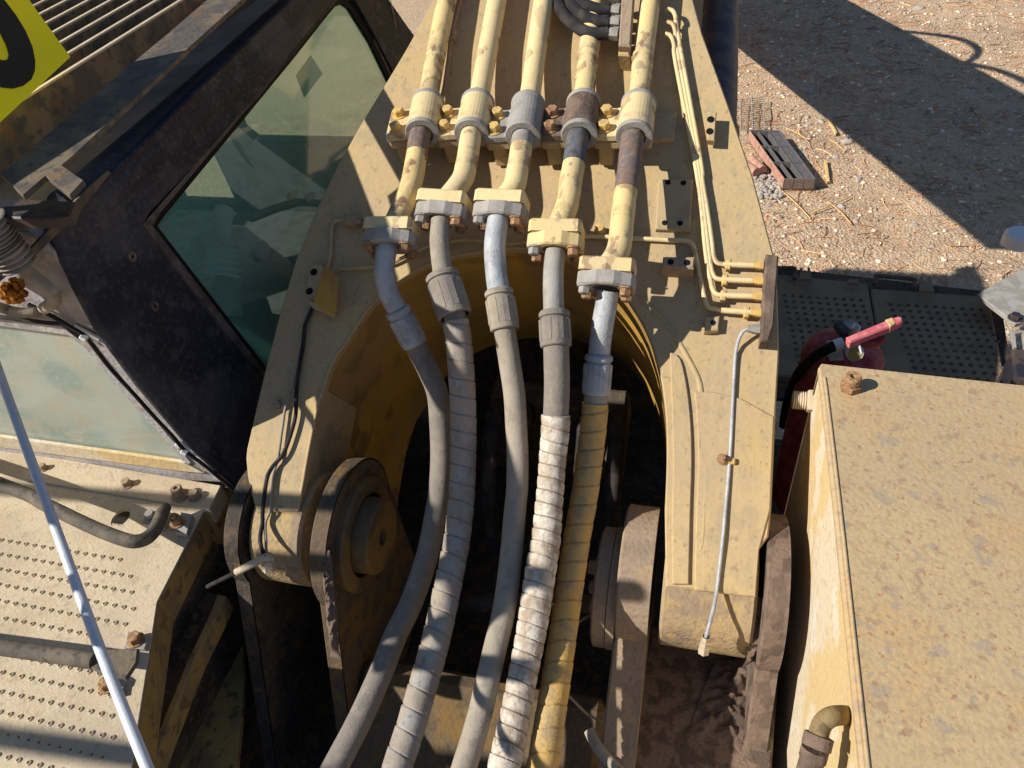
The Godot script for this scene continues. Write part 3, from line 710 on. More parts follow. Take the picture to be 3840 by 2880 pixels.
# ---------------------------------------------------------------- swing frame under the boom
func build_frame():
	var t := thing("swing_frame", Vector3(-0.3800, 1.0078, -1.2759), "dark heavy frame with round boom pin lugs in the gap below the hoses", "machine frame")
	var c := Vector3(0.0000, 1.6643, -0.8736)
	# [x of the face, thickness, head radius, tail z, tail drop, material]
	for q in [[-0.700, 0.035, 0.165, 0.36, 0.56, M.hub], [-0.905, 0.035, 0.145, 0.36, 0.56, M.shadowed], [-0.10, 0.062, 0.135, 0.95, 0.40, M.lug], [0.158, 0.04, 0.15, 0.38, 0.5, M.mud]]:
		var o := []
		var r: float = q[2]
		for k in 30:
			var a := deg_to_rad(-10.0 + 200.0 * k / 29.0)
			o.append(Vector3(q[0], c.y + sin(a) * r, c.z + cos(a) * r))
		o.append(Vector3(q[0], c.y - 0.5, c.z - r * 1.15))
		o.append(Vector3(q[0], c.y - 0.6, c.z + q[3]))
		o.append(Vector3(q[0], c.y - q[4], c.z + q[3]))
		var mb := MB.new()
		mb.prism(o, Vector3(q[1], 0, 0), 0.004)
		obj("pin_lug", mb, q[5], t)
	# left pin: collar, end cap and hole
	var mb := MB.new()
	mb.lathe(Vector3(-0.665, c.y, c.z), Vector3.RIGHT, [[0.125, 0.0], [0.125, 0.012], [0.118, 0.018], [0.092, 0.018], [0.09, 0.014]], 44)
	obj("pin_collar", mb, M.pin, t)
	mb = MB.new()
	mb.lathe(Vector3(-0.665, c.y, c.z), Vector3.RIGHT, [[0.082, 0.0], [0.082, 0.046], [0.076, 0.052], [0.02, 0.052], [0.02, 0.03], [0.0001, 0.03]], 40)
	obj("boom_pin", mb, M.pin, t)
	# right pin seen edge on: stacked washers
	mb = MB.new()
	mb.lathe(Vector3(-0.10, c.y - 0.03, c.z + 0.02), Vector3.LEFT, [[0.12, 0.0], [0.12, 0.016], [0.06, 0.016]], 40)
	obj("pin_collar", mb, M.lug, t)
	mb = MB.new()
	mb.lathe(Vector3(-0.1175, c.y - 0.03, c.z + 0.02), Vector3.LEFT, [[0.118, 0.0], [0.118, 0.024], [0.11, 0.028], [0.0001, 0.028]], 40)
	obj("boom_pin", mb, M.lug, t)
	for k in 3:
		nut(t, "bolt", Vector3(-0.147, c.y + 0.045 - 0.07 * k, c.z + 0.03), Vector3.LEFT, 0.013, 0.012, M.lug)
	# crusts of dried mud caught on the lugs
	for q in [[Vector3(-0.6788, 1.7750, -0.7538), Vector3(-0.6563, 1.7750, -0.7521), Vector3(-0.6161, 1.6200, -0.6120), Vector3(-0.6390, 1.6200, -0.6126)], [Vector3(0.1526, 1.7427, -0.8101), Vector3(0.1807, 1.7236, -0.8172), Vector3(0.1737, 1.6373, -0.7529), Vector3(0.1413, 1.6528, -0.7208)], [Vector3(0.0974, 1.4920, -0.8106), Vector3(0.1922, 1.4920, -0.8382), Vector3(0.1511, 1.4840, -0.6425), Vector3(0.0488, 1.4840, -0.6488)]]:
		mb = MB.new()
		crust(mb, q[0], q[1], q[2], q[3], 0.014)
		var o := obj("mud_crust", mb, M.mud, t)
		meta(o, "", "", "", "stuff")
	# cross member, rear web and floor in the cavity
	mb = MB.new()
	mb.box(Transform3D(Basis(Vector3.RIGHT, 0.5), Vector3(-0.39, 1.27, -0.60)), Vector3(0.56, 0.12, 0.34), 0.02)
	obj("cross_member", mb, M.hub, t)
	mb = MB.new()
	mb.prism([Vector3(-0.0388, 1.4800, -0.8720), Vector3(0.2315, 1.4800, -0.9314), Vector3(0.2007, 1.4800, -0.5403), Vector3(-0.0543, 1.4800, -0.4887)], Vector3(0, -0.03, 0), 0.005)
	obj("web_plate", mb, M.mud, t)
	mb = MB.new()
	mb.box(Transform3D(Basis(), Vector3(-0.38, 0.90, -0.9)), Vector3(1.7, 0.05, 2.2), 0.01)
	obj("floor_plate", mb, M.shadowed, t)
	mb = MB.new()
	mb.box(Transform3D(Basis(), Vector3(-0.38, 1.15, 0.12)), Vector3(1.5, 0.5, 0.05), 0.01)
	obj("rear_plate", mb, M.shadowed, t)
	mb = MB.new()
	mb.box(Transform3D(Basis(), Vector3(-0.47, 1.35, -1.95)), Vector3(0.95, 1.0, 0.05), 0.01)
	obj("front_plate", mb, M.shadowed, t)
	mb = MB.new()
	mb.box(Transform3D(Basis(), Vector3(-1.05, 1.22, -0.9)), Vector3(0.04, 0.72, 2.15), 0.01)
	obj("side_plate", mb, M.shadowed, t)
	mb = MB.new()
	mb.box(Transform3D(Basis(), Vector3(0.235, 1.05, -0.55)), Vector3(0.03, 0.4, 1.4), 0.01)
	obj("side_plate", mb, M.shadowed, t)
	# swivel block with its own hoses deep in the cavity
	var s := thing("swivel_block", Vector3(-0.3300, 1.3076, -1.4206), "dark rectangular valve block with black hoses deep under the arch", "valve block")
	mb = MB.new()
	mb.box(frame(Vector3(-0.3300, 1.5317, -1.3653), Vector3(0, 0.9, 0.4), Vector3.RIGHT), Vector3(0.36, 0.14, 0.2), 0.01)
	obj("block", mb, M.shadowed, s)
	for k in 5:
		mb = MB.new()
		var a := Vector3(-0.4700, 1.5999, -1.3235) + Vector3(0.075 * k, 0, 0)
		mb.tube(curve([a, a + Vector3(0, 0.05, 0.01), a + Vector3(0.01, 0.06, 0.08), a + Vector3(0.015, -0.05, 0.2), a + Vector3(0.02, -0.25, 0.24)], 7), 0.02, 12)
		obj("hose", mb, M.rubber, s)
	# long slack hose crossing the bottom of the cavity
	mb = MB.new()
	mb.tube(curve([Vector3(-0.62, 1.15, -1.0), Vector3(-0.45, 1.32, -0.95), Vector3(-0.25, 1.34, -0.98), Vector3(-0.1, 1.2, -1.05)], 8), 0.022, 12)
	solo("slack_hose", mb, M.shadowed, Vector3(-0.4500, 1.2636, -1.1191), "thick dark hose sagging across the cavity behind the five big hoses", "hose")
	mb = MB.new()
	var ks := curve([Vector3(-0.1250, 1.5589, -0.5937), Vector3(-0.1068, 1.5571, -0.5693), Vector3(-0.0840, 1.5575, -0.5485), Vector3(-0.0593, 1.5602, -0.5305)], 6)
	mb.tube(ks, 0.011, 12)
	solo("grey_hose_end", mb, M.elbow_tan, ks[0], "short grey hose with a dark collar beside the right lug at the lower edge", "hose")
	for q in [[[Vector3(-0.2310, 1.6631, -0.7746), Vector3(-0.2192, 1.6625, -0.7778), Vector3(-0.1807, 1.6353, -0.7640), Vector3(-0.1541, 1.6227, -0.7889), Vector3(-0.1290, 1.6039, -0.8073)], "thin pale cable curving from behind the yellow wrapped hose to the right lug"], [[Vector3(-0.1862, 1.5378, -0.6678), Vector3(-0.1668, 1.5228, -0.6596), Vector3(-0.1461, 1.4853, -0.6586), Vector3(-0.1262, 1.4419, -0.6659)], "thin pale cable hanging low beside the yellow wrapped hose"]]:
		mb = MB.new()
		mb.tube(curve(q[0], 6), 0.003, 6)
		solo("thin_cable", mb, M.hose_light, q[0][0], q[1], "cable")

# ragged crust over the patch a b c d
func crust(mb: MB, a: Vector3, b: Vector3, c: Vector3, d: Vector3, high: float):
	var f := FastNoiseLite.new()
	f.seed = 17
	f.frequency = 38.0
	f.fractal_octaves = 4
	var up := (d - a).cross(b - a).normalized()
	if up.y < 0: up = -up
	var rings := []
	for i in 56:
		var ring := PackedVector3Array()
		for j in 24:
			var u := j / 23.0
			var v := i / 55.0
			var p := a.lerp(b, u).lerp(d.lerp(c, u), v)
			var e := minf(minf(u, 1.0 - u) * 3.0, minf(v, 1.0 - v) * 5.0)
			var n := f.get_noise_3dv(p)
			var h := high * (clampf(e, 0.0, 1.0) * (0.7 + 1.4 * n) - 0.25)
			ring.append(p + up * h + Vector3(n, 0, -n) * 0.004)
		rings.append(ring)
	mb.grid(rings, false, true)
func lump(mb: MB, at: Vector3, r: float, rng: RandomNumberGenerator, flat := 1.0):
	var rings := []
	var sx := rng.randf_range(0.7, 1.3)
	var sz := rng.randf_range(0.7, 1.3)
	var turn := rng.randf() * TAU
	for i in 5:
		var th := PI * (0.06 + 0.88 * i / 4.0)
		var ring := PackedVector3Array()
		for j in 7:
			var a := TAU * j / 7 + turn
			var q := r * rng.randf_range(0.8, 1.15)
			ring.append(at + Vector3(cos(a) * sin(th) * q * sx, cos(th) * q * flat, sin(a) * sin(th) * q * sz).rotated(Vector3.UP, turn))
		rings.append(ring)
	mb.grid(rings, true, true)

# ---------------------------------------------------------------- cab
func build_cab():
	var CN := Vector3(0.9929, 0.1191, 0.0000)
	var RN := Vector3(0.0000, -0.0515, 0.9987)
	var t := thing("operator_cab", Vector3(-0.9930, 1.7000, -0.9333), "dark dusty operator cab with a big green tinted side window, left of the boom", "cab")
	var mb := MB.new()
	mb.prism([Vector3(-1.0703, 2.3444, -0.9153), Vector3(-1.0737, 2.3724, -0.9216), Vector3(-1.0748, 2.3820, -1.0050), Vector3(-1.0828, 2.4483, -2.1412), Vector3(-1.0721, 2.3595, -2.4184), Vector3(-1.0379, 2.0741, -2.6379), Vector3(-0.9721, 1.5260, -2.7777), Vector3(-0.9791, 1.5844, -1.1650), Vector3(-0.9761, 1.5589, -0.9310), Vector3(-0.9930, 1.7000, -0.9453), Vector3(-1.0114, 1.8536, -0.9125), Vector3(-1.0351, 2.0512, -0.8940), Vector3(-1.0519, 2.1906, -0.8910)], -CN * 0.03, 0.004, [[Vector3(-1.0628, 2.2817, -1.0899), Vector3(-1.0640, 2.2916, -1.1247), Vector3(-1.0665, 2.3129, -1.6134), Vector3(-1.0718, 2.3568, -2.0506), Vector3(-1.0732, 2.3687, -2.1846), Vector3(-1.0682, 2.3267, -2.2645), Vector3(-1.0531, 2.2006, -2.3213), Vector3(-1.0326, 2.0298, -2.3843), Vector3(-0.9856, 1.6379, -2.5992), Vector3(-0.9913, 1.6860, -1.1974), Vector3(-1.0174, 1.9037, -1.1501)]])
	obj("side_panel", mb, M.cab, t)
	mb = MB.new()
	mb.prism([Vector3(-1.0703, 2.2767, -1.0975), Vector3(-1.0715, 2.2867, -1.1326), Vector3(-1.0740, 2.3080, -1.6247), Vector3(-1.0793, 2.3523, -2.0650), Vector3(-1.0808, 2.3643, -2.1999), Vector3(-1.0757, 2.3220, -2.2803), Vector3(-1.0605, 2.1950, -2.3375), Vector3(-1.0398, 2.0230, -2.4010), Vector3(-0.9925, 1.6284, -2.6175), Vector3(-0.9983, 1.6768, -1.2058), Vector3(-1.0246, 1.8960, -1.1581)], -CN * 0.02, 0.006, [[Vector3(-1.0678, 2.2562, -1.1243), Vector3(-1.0688, 2.2648, -1.1592), Vector3(-1.0721, 2.2922, -1.4720), Vector3(-1.0761, 2.3258, -1.8198), Vector3(-1.0795, 2.3537, -2.0988), Vector3(-1.0800, 2.3575, -2.1490), Vector3(-1.0788, 2.3477, -2.2092), Vector3(-1.0749, 2.3153, -2.2518), Vector3(-1.0605, 2.1953, -2.3130), Vector3(-1.0442, 2.0595, -2.3561), Vector3(-0.9996, 1.6875, -2.5312), Vector3(-1.0032, 1.7181, -1.2167)]])
	obj("window_seal", mb, M.seal, t, "dusty raised rim around the side window")
	mb = MB.new()
	mb.prism([Vector3(-1.0715, 2.2536, -1.1283), Vector3(-1.0726, 2.2622, -1.1633), Vector3(-1.0759, 2.2897, -1.4772), Vector3(-1.0799, 2.3234, -1.8261), Vector3(-1.0833, 2.3514, -2.1061), Vector3(-1.0837, 2.3553, -2.1565), Vector3(-1.0825, 2.3454, -2.2169), Vector3(-1.0786, 2.3129, -2.2597), Vector3(-1.0642, 2.1925, -2.3210), Vector3(-1.0478, 2.0562, -2.3643), Vector3(-1.0030, 1.6830, -2.5400), Vector3(-1.0067, 1.7137, -1.2209)], -CN * 0.012, 0.0, [[Vector3(-1.0707, 2.2471, -1.1390), Vector3(-1.0713, 2.2515, -1.1671), Vector3(-1.0747, 2.2799, -1.4791), Vector3(-1.0785, 2.3117, -1.8322), Vector3(-1.0819, 2.3405, -2.1093), Vector3(-1.0824, 2.3440, -2.1529), Vector3(-1.0814, 2.3363, -2.2014), Vector3(-1.0788, 2.3141, -2.2313), Vector3(-1.0642, 2.1927, -2.2967), Vector3(-1.0484, 2.0610, -2.3372), Vector3(-1.0050, 1.6994, -2.4966), Vector3(-1.0085, 1.7284, -1.2291)]])
	obj("rubber_strip", mb, M.black, t)
	mb = MB.new()
	mb.prism([Vector3(-1.0763, 2.2431, -1.1450), Vector3(-1.0768, 2.2476, -1.1732), Vector3(-1.0803, 2.2762, -1.4868), Vector3(-1.0841, 2.3082, -1.8417), Vector3(-1.0876, 2.3371, -2.1203), Vector3(-1.0880, 2.3406, -2.1641), Vector3(-1.0871, 2.3328, -2.2129), Vector3(-1.0844, 2.3105, -2.2429), Vector3(-1.0697, 2.1885, -2.3086), Vector3(-1.0539, 2.0561, -2.3494), Vector3(-1.0102, 1.6926, -2.5096), Vector3(-1.0137, 1.7218, -1.2355)], -CN * 0.005)
	obj("side_window", mb, M.glass, t, "green tinted side window, dusty and scratched")
	# rounded shoulder along the roof edge
	mb = MB.new()
	var sh := [Vector3(-1.1211, 2.3505, -1.0021), Vector3(-1.1170, 2.3468, -1.0500), Vector3(-1.1184, 2.3589, -1.5063), Vector3(-1.1256, 2.4192, -3.0683)]
	mb.tube(sh, [0.046, 0.05, 0.05, 0.05], 28)
	obj("roof_shoulder", mb, M.cab, t)
	mb = MB.new()
	mb.box(Transform3D(Basis(), Vector3(-1.655, 2.345, -1.75)), Vector3(1.04, 0.03, 1.55), 0.008)
	obj("roof_panel", mb, M.roof, t)
	# rear face and its window
	mb = MB.new()
	mb.prism([Vector3(-1.0818, 2.3398, -0.9004), Vector3(-1.1004, 2.1625, -0.9095), Vector3(-1.0884, 2.0134, -0.9172), Vector3(-1.0534, 1.8197, -0.9272), Vector3(-1.0050, 1.7000, -0.9333), Vector3(-2.3798, 1.5242, -0.9424), Vector3(-1.5004, 2.4385, -0.8953), Vector3(-1.1076, 2.3823, -0.8982)], -RN * 0.03, 0.004, [[Vector3(-1.6682, 2.1610, -0.9096), Vector3(-1.3291, 2.1484, -0.9102), Vector3(-1.1755, 2.1407, -0.9106), Vector3(-1.1556, 2.1098, -0.9122), Vector3(-1.1427, 2.0143, -0.9171), Vector3(-1.1124, 1.8674, -0.9247), Vector3(-1.0956, 1.7577, -0.9304), Vector3(-1.5974, 1.7664, -0.9299), Vector3(-2.0152, 1.7774, -0.9293)]])
	obj("rear_panel", mb, M.cab_rear_sunlit, t)
	mb = MB.new()
	mb.prism([Vector3(-1.6797, 2.1552, -0.9159), Vector3(-1.3383, 2.1424, -0.9165), Vector3(-1.1836, 2.1347, -0.9169), Vector3(-1.1636, 2.1036, -0.9185), Vector3(-1.1507, 2.0074, -0.9235), Vector3(-1.1201, 1.8595, -0.9311), Vector3(-1.1032, 1.7491, -0.9368), Vector3(-1.6085, 1.7579, -0.9364), Vector3(-2.0292, 1.7689, -0.9358)], -RN * 0.005)
	obj("rear_window", mb, M.glass_dusty, t, "pale rear window covered in dust")
	mb = MB.new()
	mb.prism([Vector3(-1.6448, 2.1822, -0.9045), Vector3(-1.3103, 2.1703, -0.9051), Vector3(-1.1540, 2.1641, -0.9054), Vector3(-1.1321, 2.1305, -0.9071), Vector3(-1.1202, 2.0344, -0.9121), Vector3(-1.0908, 1.8873, -0.9197), Vector3(-1.0724, 1.7668, -0.9259), Vector3(-1.0887, 1.7571, -0.9264), Vector3(-1.0906, 1.7635, -0.9261), Vector3(-1.1073, 1.8726, -0.9204), Vector3(-1.1375, 2.0188, -0.9129), Vector3(-1.1503, 2.1139, -0.9080), Vector3(-1.1700, 2.1446, -0.9064), Vector3(-1.3229, 2.1523, -0.9060), Vector3(-1.6605, 2.1649, -0.9054)], -RN * 0.006)
	obj("window_seal", mb, M.cab_rear_sunlit, t)
	mb = MB.new()
	mb.prism([Vector3(-1.9976, 1.7898, -0.9227), Vector3(-1.5863, 1.7750, -0.9235), Vector3(-1.0880, 1.7664, -0.9239), Vector3(-1.0518, 1.7359, -0.9255), Vector3(-1.1075, 1.7323, -0.9257), Vector3(-1.6167, 1.7317, -0.9257), Vector3(-2.0477, 1.7344, -0.9256)], -RN * 0.008)
	obj("window_sill", mb, M.tank_side, t)
	mb = MB.new()
	mb.tube([Vector3(-1.0860, 2.3745, -0.9242), Vector3(-1.0638, 2.1898, -0.8909), Vector3(-1.0471, 2.0504, -0.8940), Vector3(-1.0234, 1.8528, -0.9125), Vector3(-1.0049, 1.6992, -0.9453), Vector3(-0.9904, 1.5785, -0.9617)], 0.012, 20)
	obj("corner_post", mb, M.cab, t)
	# far side, front and floor, so that light only comes in through glass
	mb = MB.new()
	for q in [[Vector3(-2.16, 1.55, -1.7), Vector3(0.04, 0.5, 1.5)], [Vector3(-2.16, 2.28, -1.7), Vector3(0.04, 0.14, 1.5)], [Vector3(-2.16, 1.95, -1.05), Vector3(0.05, 0.8, 0.1)], [Vector3(-2.16, 1.95, -2.4), Vector3(0.05, 0.8, 0.08)], [Vector3(-2.16, 1.95, -1.75), Vector3(0.05, 0.8, 0.06)], [Vector3(-2.16, 1.7, -1.4), Vector3(0.03, 0.4, 0.7)]]:
		mb.box(Transform3D(Basis(), q[0]), q[1], 0.006)
	obj("door_frame", mb, M.cab, t)
	mb = MB.new()
	mb.box(Transform3D(Basis(), Vector3(-2.165, 2.0, -1.72)), Vector3(0.005, 0.44, 1.3), 0.0)
	obj("door_window", mb, M.glass, t)
	mb = MB.new()
	mb.prism([Vector3(-2.18, 1.28, -2.46), Vector3(-1.86, 1.28, -2.46), Vector3(-1.86, 2.36, -2.46), Vector3(-2.18, 2.36, -2.46)], Vector3(0, 0, -0.05), 0.0, [[Vector3(-2.14, 1.5, -2.46), Vector3(-1.875, 1.5, -2.46), Vector3(-1.90, 1.74, -2.46), Vector3(-2.14, 1.74, -2.46)]])
	mb.prism([Vector3(-1.86, 1.28, -2.46), Vector3(-1.04, 1.28, -2.46), Vector3(-1.08, 2.36, -2.46), Vector3(-1.86, 2.36, -2.46)], Vector3(0, 0, -0.05), 0.0, [[Vector3(-1.74, 1.82, -2.46), Vector3(-1.70, 1.78, -2.46), Vector3(-1.12, 1.78, -2.46), Vector3(-1.08, 1.82, -2.46), Vector3(-1.10, 2.29, -2.46), Vector3(-1.14, 2.33, -2.46), Vector3(-1.70, 2.33, -2.46), Vector3(-1.74, 2.29, -2.46)]])
	obj("front_wall", mb, M.interior, t)
	mb = MB.new()
	mb.box(Transform3D(Basis(), Vector3(-1.6, 1.9, -2.485)), Vector3(1.1, 0.86, 0.005), 0.0)
	obj("windscreen", mb, M.glass_far, t)
	mb = MB.new()
	mb.box(Transform3D(Basis(), Vector3(-1.56, 1.46, -1.7)), Vector3(1.22, 0.04, 1.52), 0.004)
	obj("floor_panel", mb, M.interior, t)
	mb = MB.new()
	mb.box(Transform3D(Basis(), Vector3(-2.0, 1.484, -2.24)), Vector3(0.28, 0.008, 0.36), 0.002)
	obj("bright_floor_patch", mb, M.mat, t)  # pale sheet added for the sunlit ground beyond the cab glass
	# small holes and dents in the dark post
	for q in [Vector3(-1.0576, 2.2463, -1.0312), Vector3(-1.0451, 2.1429, -1.0134)]:
		mb = MB.new()
		mb.lathe(q, CN, [[0.0035, 0.0], [0.0035, 0.0002], [0.009, 0.0006], [0.011, -0.0005]], 16)
		obj("screw", mb, M.seal, t)
		mb = MB.new()
		mb.lathe(q, CN, [[0.0036, 0.0003], [0.0001, 0.0003]], 12)
		obj("screw_hole", mb, M.black, t)
	build_cab_inside(t)
	build_guard()
	# things on the rear face
	mb = MB.new()
	var p := [Vector3(-1.2021, 2.2241, -0.8943), Vector3(-1.1661, 2.1988, -0.8956), Vector3(-1.1419, 2.1758, -0.8968), Vector3(-1.1206, 2.1530, -0.8980), Vector3(-1.1162, 2.1242, -0.8995), Vector3(-1.1112, 2.0699, -0.9023), Vector3(-1.0939, 1.9936, -0.9062), Vector3(-1.0784, 1.9215, -0.9099), Vector3(-1.0651, 1.8705, -0.9125), Vector3(-1.0571, 1.8217, -0.9150), Vector3(-1.0301, 1.7771, -0.9173), Vector3(-1.0050, 1.7248, -0.9200), Vector3(-0.9903, 1.6923, -0.9217)]
	mb.tube(curve(p, 5), 0.0042, 8)
	solo("black_wire", mb, M.rubber, p[0], "black wire running down the rear corner of the cab past two clips", "wire")
	mb = MB.new()
	p = [Vector3(-1.4098, 2.1807, -0.8985), Vector3(-1.2962, 2.1832, -0.8984), Vector3(-1.2020, 2.1782, -0.8987), Vector3(-1.1607, 2.1763, -0.8988), Vector3(-1.1449, 2.1560, -0.8998), Vector3(-1.1350, 2.1429, -0.9005)]
	mb.tube(curve(p, 5), 0.004, 8)
	solo("black_wire", mb, M.rubber, p[1], "black wire lying along the top edge of the rear cab window", "wire")
	for q in [[Vector3(-1.1196, 2.1532, -0.9040), "white wire clip on the cab corner above the rear window"], [Vector3(-1.0562, 1.8230, -0.9210), "white wire clip at the lower corner of the rear window"]]:
		mb = MB.new()
		mb.box(frame(q[0], RN, Vector3(0.8, -0.6, 0)), Vector3(0.05, 0.006, 0.02), 0.002)
		mb.box(frame(q[0] + RN * 0.01, RN, Vector3(0.8, -0.6, 0)), Vector3(0.014, 0.012, 0.008), 0.002)
		solo("wire_clip", mb, M.white, q[0], q[1], "clip", "wire clips on the cab corner")
	mb = MB.new()
	p = [Vector3(-1.1182, 2.3612, -0.8492), Vector3(-1.1065, 2.3458, -0.8500), Vector3(-1.0970, 2.3268, -0.8510), Vector3(-1.0850, 2.3109, -0.8518), Vector3(-1.0778, 2.2944, -0.8526), Vector3(-1.0892, 2.2723, -0.8588), Vector3(-1.1246, 2.2450, -0.8752), Vector3(-1.1749, 2.2147, -0.8968)]
	mb.tube(curve(p, 6), 0.0115, 14)
	solo("lamp_bracket_pipe", mb, M.elbow_tan, p[7], "bent grey pipe hooked on the rear of the cab beside the wasp nest", "pipe")
	mb = MB.new()
	p = curve([Vector3(-1.3270, 2.2291, -0.8860), Vector3(-1.2636, 2.2175, -0.8866), Vector3(-1.2409, 2.2092, -0.8871), Vector3(-1.2130, 2.2086, -0.8871), Vector3(-1.1792, 2.2147, -0.8868)], 40)
	var rad := []
	for i in p.size(): rad.append(0.0085 + 0.0016 * sin(i * PI / 1.5))
	mb.tube(p, rad, 12)
	solo("corrugated_conduit", mb, M.elbow_tan, p[p.size() - 1], "thin grey corrugated conduit under the wasp nest", "conduit")
	mb = MB.new()
	p = curve([Vector3(-1.1026, 2.4497, -0.8346), Vector3(-1.1057, 2.4202, -0.8361), Vector3(-1.1044, 2.3960, -0.8374), Vector3(-1.0996, 2.3761, -0.8384), Vector3(-1.0981, 2.3556, -0.8395)], 24)
	rad = []
	for i in p.size(): rad.append(0.030 + 0.004 * sin(i * PI / 4.0))
	mb.tube(p, rad, 18)
	solo("ribbed_boot", mb, M.elbow_tan, p[p.size() - 1], "ribbed tan rubber boot at the left edge below the roof guard", "hose")
	var rng := RandomNumberGenerator.new()
	rng.seed = 11
	mb = MB.new()
	var c := Vector3(-1.1908, 2.2702, -0.8739)
	for k in 46:
		var d := Vector3(rng.randfn(), rng.randfn(), rng.randfn()).normalized()
		lump(mb, c + d * 0.02 * rng.randf_range(0.5, 1.0), 0.0075, rng)
	solo("wasp_nest", mb, M.nest, c, "small crumbly orange wasp nest on the rear of the cab", "nest")

func build_cab_inside(cab: Node):
	var seat := part("seat", cab, Vector3(-1.5, 1.3, -1.3))
	var mb := MB.new()
	mb.box(Transform3D(Basis(Vector3.RIGHT, -0.1), Vector3(-1.55, 1.62, -1.48)), Vector3(0.5, 0.14, 0.46), 0.05)
	obj("cushion", mb, M.interior, seat)
	mb = MB.new()
	mb.box(Transform3D(Basis(Vector3.RIGHT, -0.15), Vector3(-1.55, 1.92, -1.2)), Vector3(0.48, 0.56, 0.12), 0.05)
	obj("backrest", mb, M.interior, seat)
	mb = MB.new()
	var p := [Vector3(-1.1800, 1.8534, -1.3439), Vector3(-1.1800, 1.8974, -1.3790), Vector3(-1.1800, 1.8983, -1.4260), Vector3(-1.1800, 1.8665, -1.4923), Vector3(-1.1800, 1.8142, -1.5705), Vector3(-1.1800, 1.7430, -1.6680)]
	mb.tube(curve(p, 6), 0.04, 14)
	obj("armrest", mb, M.steel, seat)
	mb = MB.new()
	mb.box(Transform3D(Basis(), Vector3(-1.55, 1.42, -1.45)), Vector3(0.4, 0.25, 0.4), 0.02)
	obj("pedestal", mb, M.interior, seat)
	var t := part("joystick", cab, Vector3(-1.2000, 1.9277, -1.4039))
	mb = MB.new()
	var base: Vector3 = Vector3(-1.2000, 1.9277, -1.4039)
	var top: Vector3 = Vector3(-1.2000, 2.0023, -1.4707)
	var grip: Vector3 = Vector3(-1.2000, 2.0603, -1.5087)
	var prof := []
	var L := base.distance_to(top)
	for i in 13:
		prof.append([lerpf(0.05, 0.028, i / 12.0) + (0.006 if i % 2 == 0 else -0.002), L * i / 12.0])
	mb.lathe(base, top - base, prof, 24)
	obj("boot", mb, M.mat, t)
	mb = MB.new()
	mb.tube(curve([top, top.lerp(grip, 0.4), top.lerp(grip, 0.8) + Vector3(0, 0, -0.004), grip + Vector3(0, 0.0, -0.014)], 5), [0.02, 0.0205, 0.021, 0.021, 0.0215, 0.022, 0.0225, 0.023, 0.0235, 0.024, 0.0245, 0.025, 0.0245, 0.023, 0.021, 0.015], 18)
	obj("grip", mb, M.mat, t)
	var k := part("console", cab, Vector3(-1.2200, 1.8854, -1.4275))
	mb = MB.new()
	mb.prism([Vector3(-1.2400, 1.9842, -1.5624), Vector3(-1.2400, 1.9383, -1.6293), Vector3(-1.2400, 1.8301, -1.7021), Vector3(-1.2400, 1.7276, -1.7737), Vector3(-1.2400, 1.5834, -1.8589), Vector3(-1.2400, 1.7112, -1.6006), Vector3(-1.2400, 1.8825, -1.4394)], Vector3(-0.14, -0.05, 0), 0.006)
	obj("housing", mb, M.mat, k)
	mb = MB.new()
	mb.lathe(Vector3(-1.2350, 1.8473, -1.6433), Vector3(1, 0.2, 0), [[0.03, 0.0], [0.03, 0.012], [0.024, 0.016], [0.0001, 0.016]], 24)
	obj("key_switch", mb, M.white, k)
	var v := part("travel_lever", cab, Vector3(-1.3500, 1.7486, -2.1208))
	for q in [Vector3(-1.3500, 1.7823, -2.0612), Vector3(-1.3500, 1.7180, -2.1663)]:
		mb = MB.new()
		mb.tube([q + Vector3(0, 0.0, 0.03), q + Vector3(0, 0.004, 0.015), q, q + Vector3(0, -0.002, -0.03)], [0.004, 0.013, 0.014, 0.006], 12)
		obj("pad", mb, M.white, v)
	mb = MB.new()
	mb.tube([Vector3(-1.3600, 1.8417, -1.8222), Vector3(-1.3600, 1.7918, -1.9633), Vector3(-1.3600, 1.7378, -2.0969), Vector3(-1.3600, 1.6307, -2.2720), Vector3(-1.3600, 1.4745, -2.4219)], 0.014, 10)
	obj("arm", mb, M.interior, v)
	var w := solo_card([Vector3(-1.5000, 2.0094, -2.6977), Vector3(-1.5000, 1.9182, -2.7501), Vector3(-1.5000, 1.9015, -2.5698), Vector3(-1.5000, 1.9904, -2.5523)], "teal sticker on the far cab glass", "sticker", M.teal)
	w.name = "teal_sticker"
	mb = MB.new()
	p = [Vector3(-1.4000, 2.0559, -1.9256), Vector3(-1.4000, 2.0004, -1.9466), Vector3(-1.4000, 1.9343, -1.9737)]
	mb.tube(p, [0.006, 0.012, 0.004], 10)
	solo("handle_rod", mb, M.mat, p[0], "thin slanted grey rod inside the cab above the joystick", "rod")

func solo_card(p: Array, label: String, cat: String, mat: Material) -> MeshInstance3D:
	var mb := MB.new()
	mb.prism(p, Vector3(-0.002, 0, 0))
	return solo("sticker", mb, mat, p[0], label, cat)

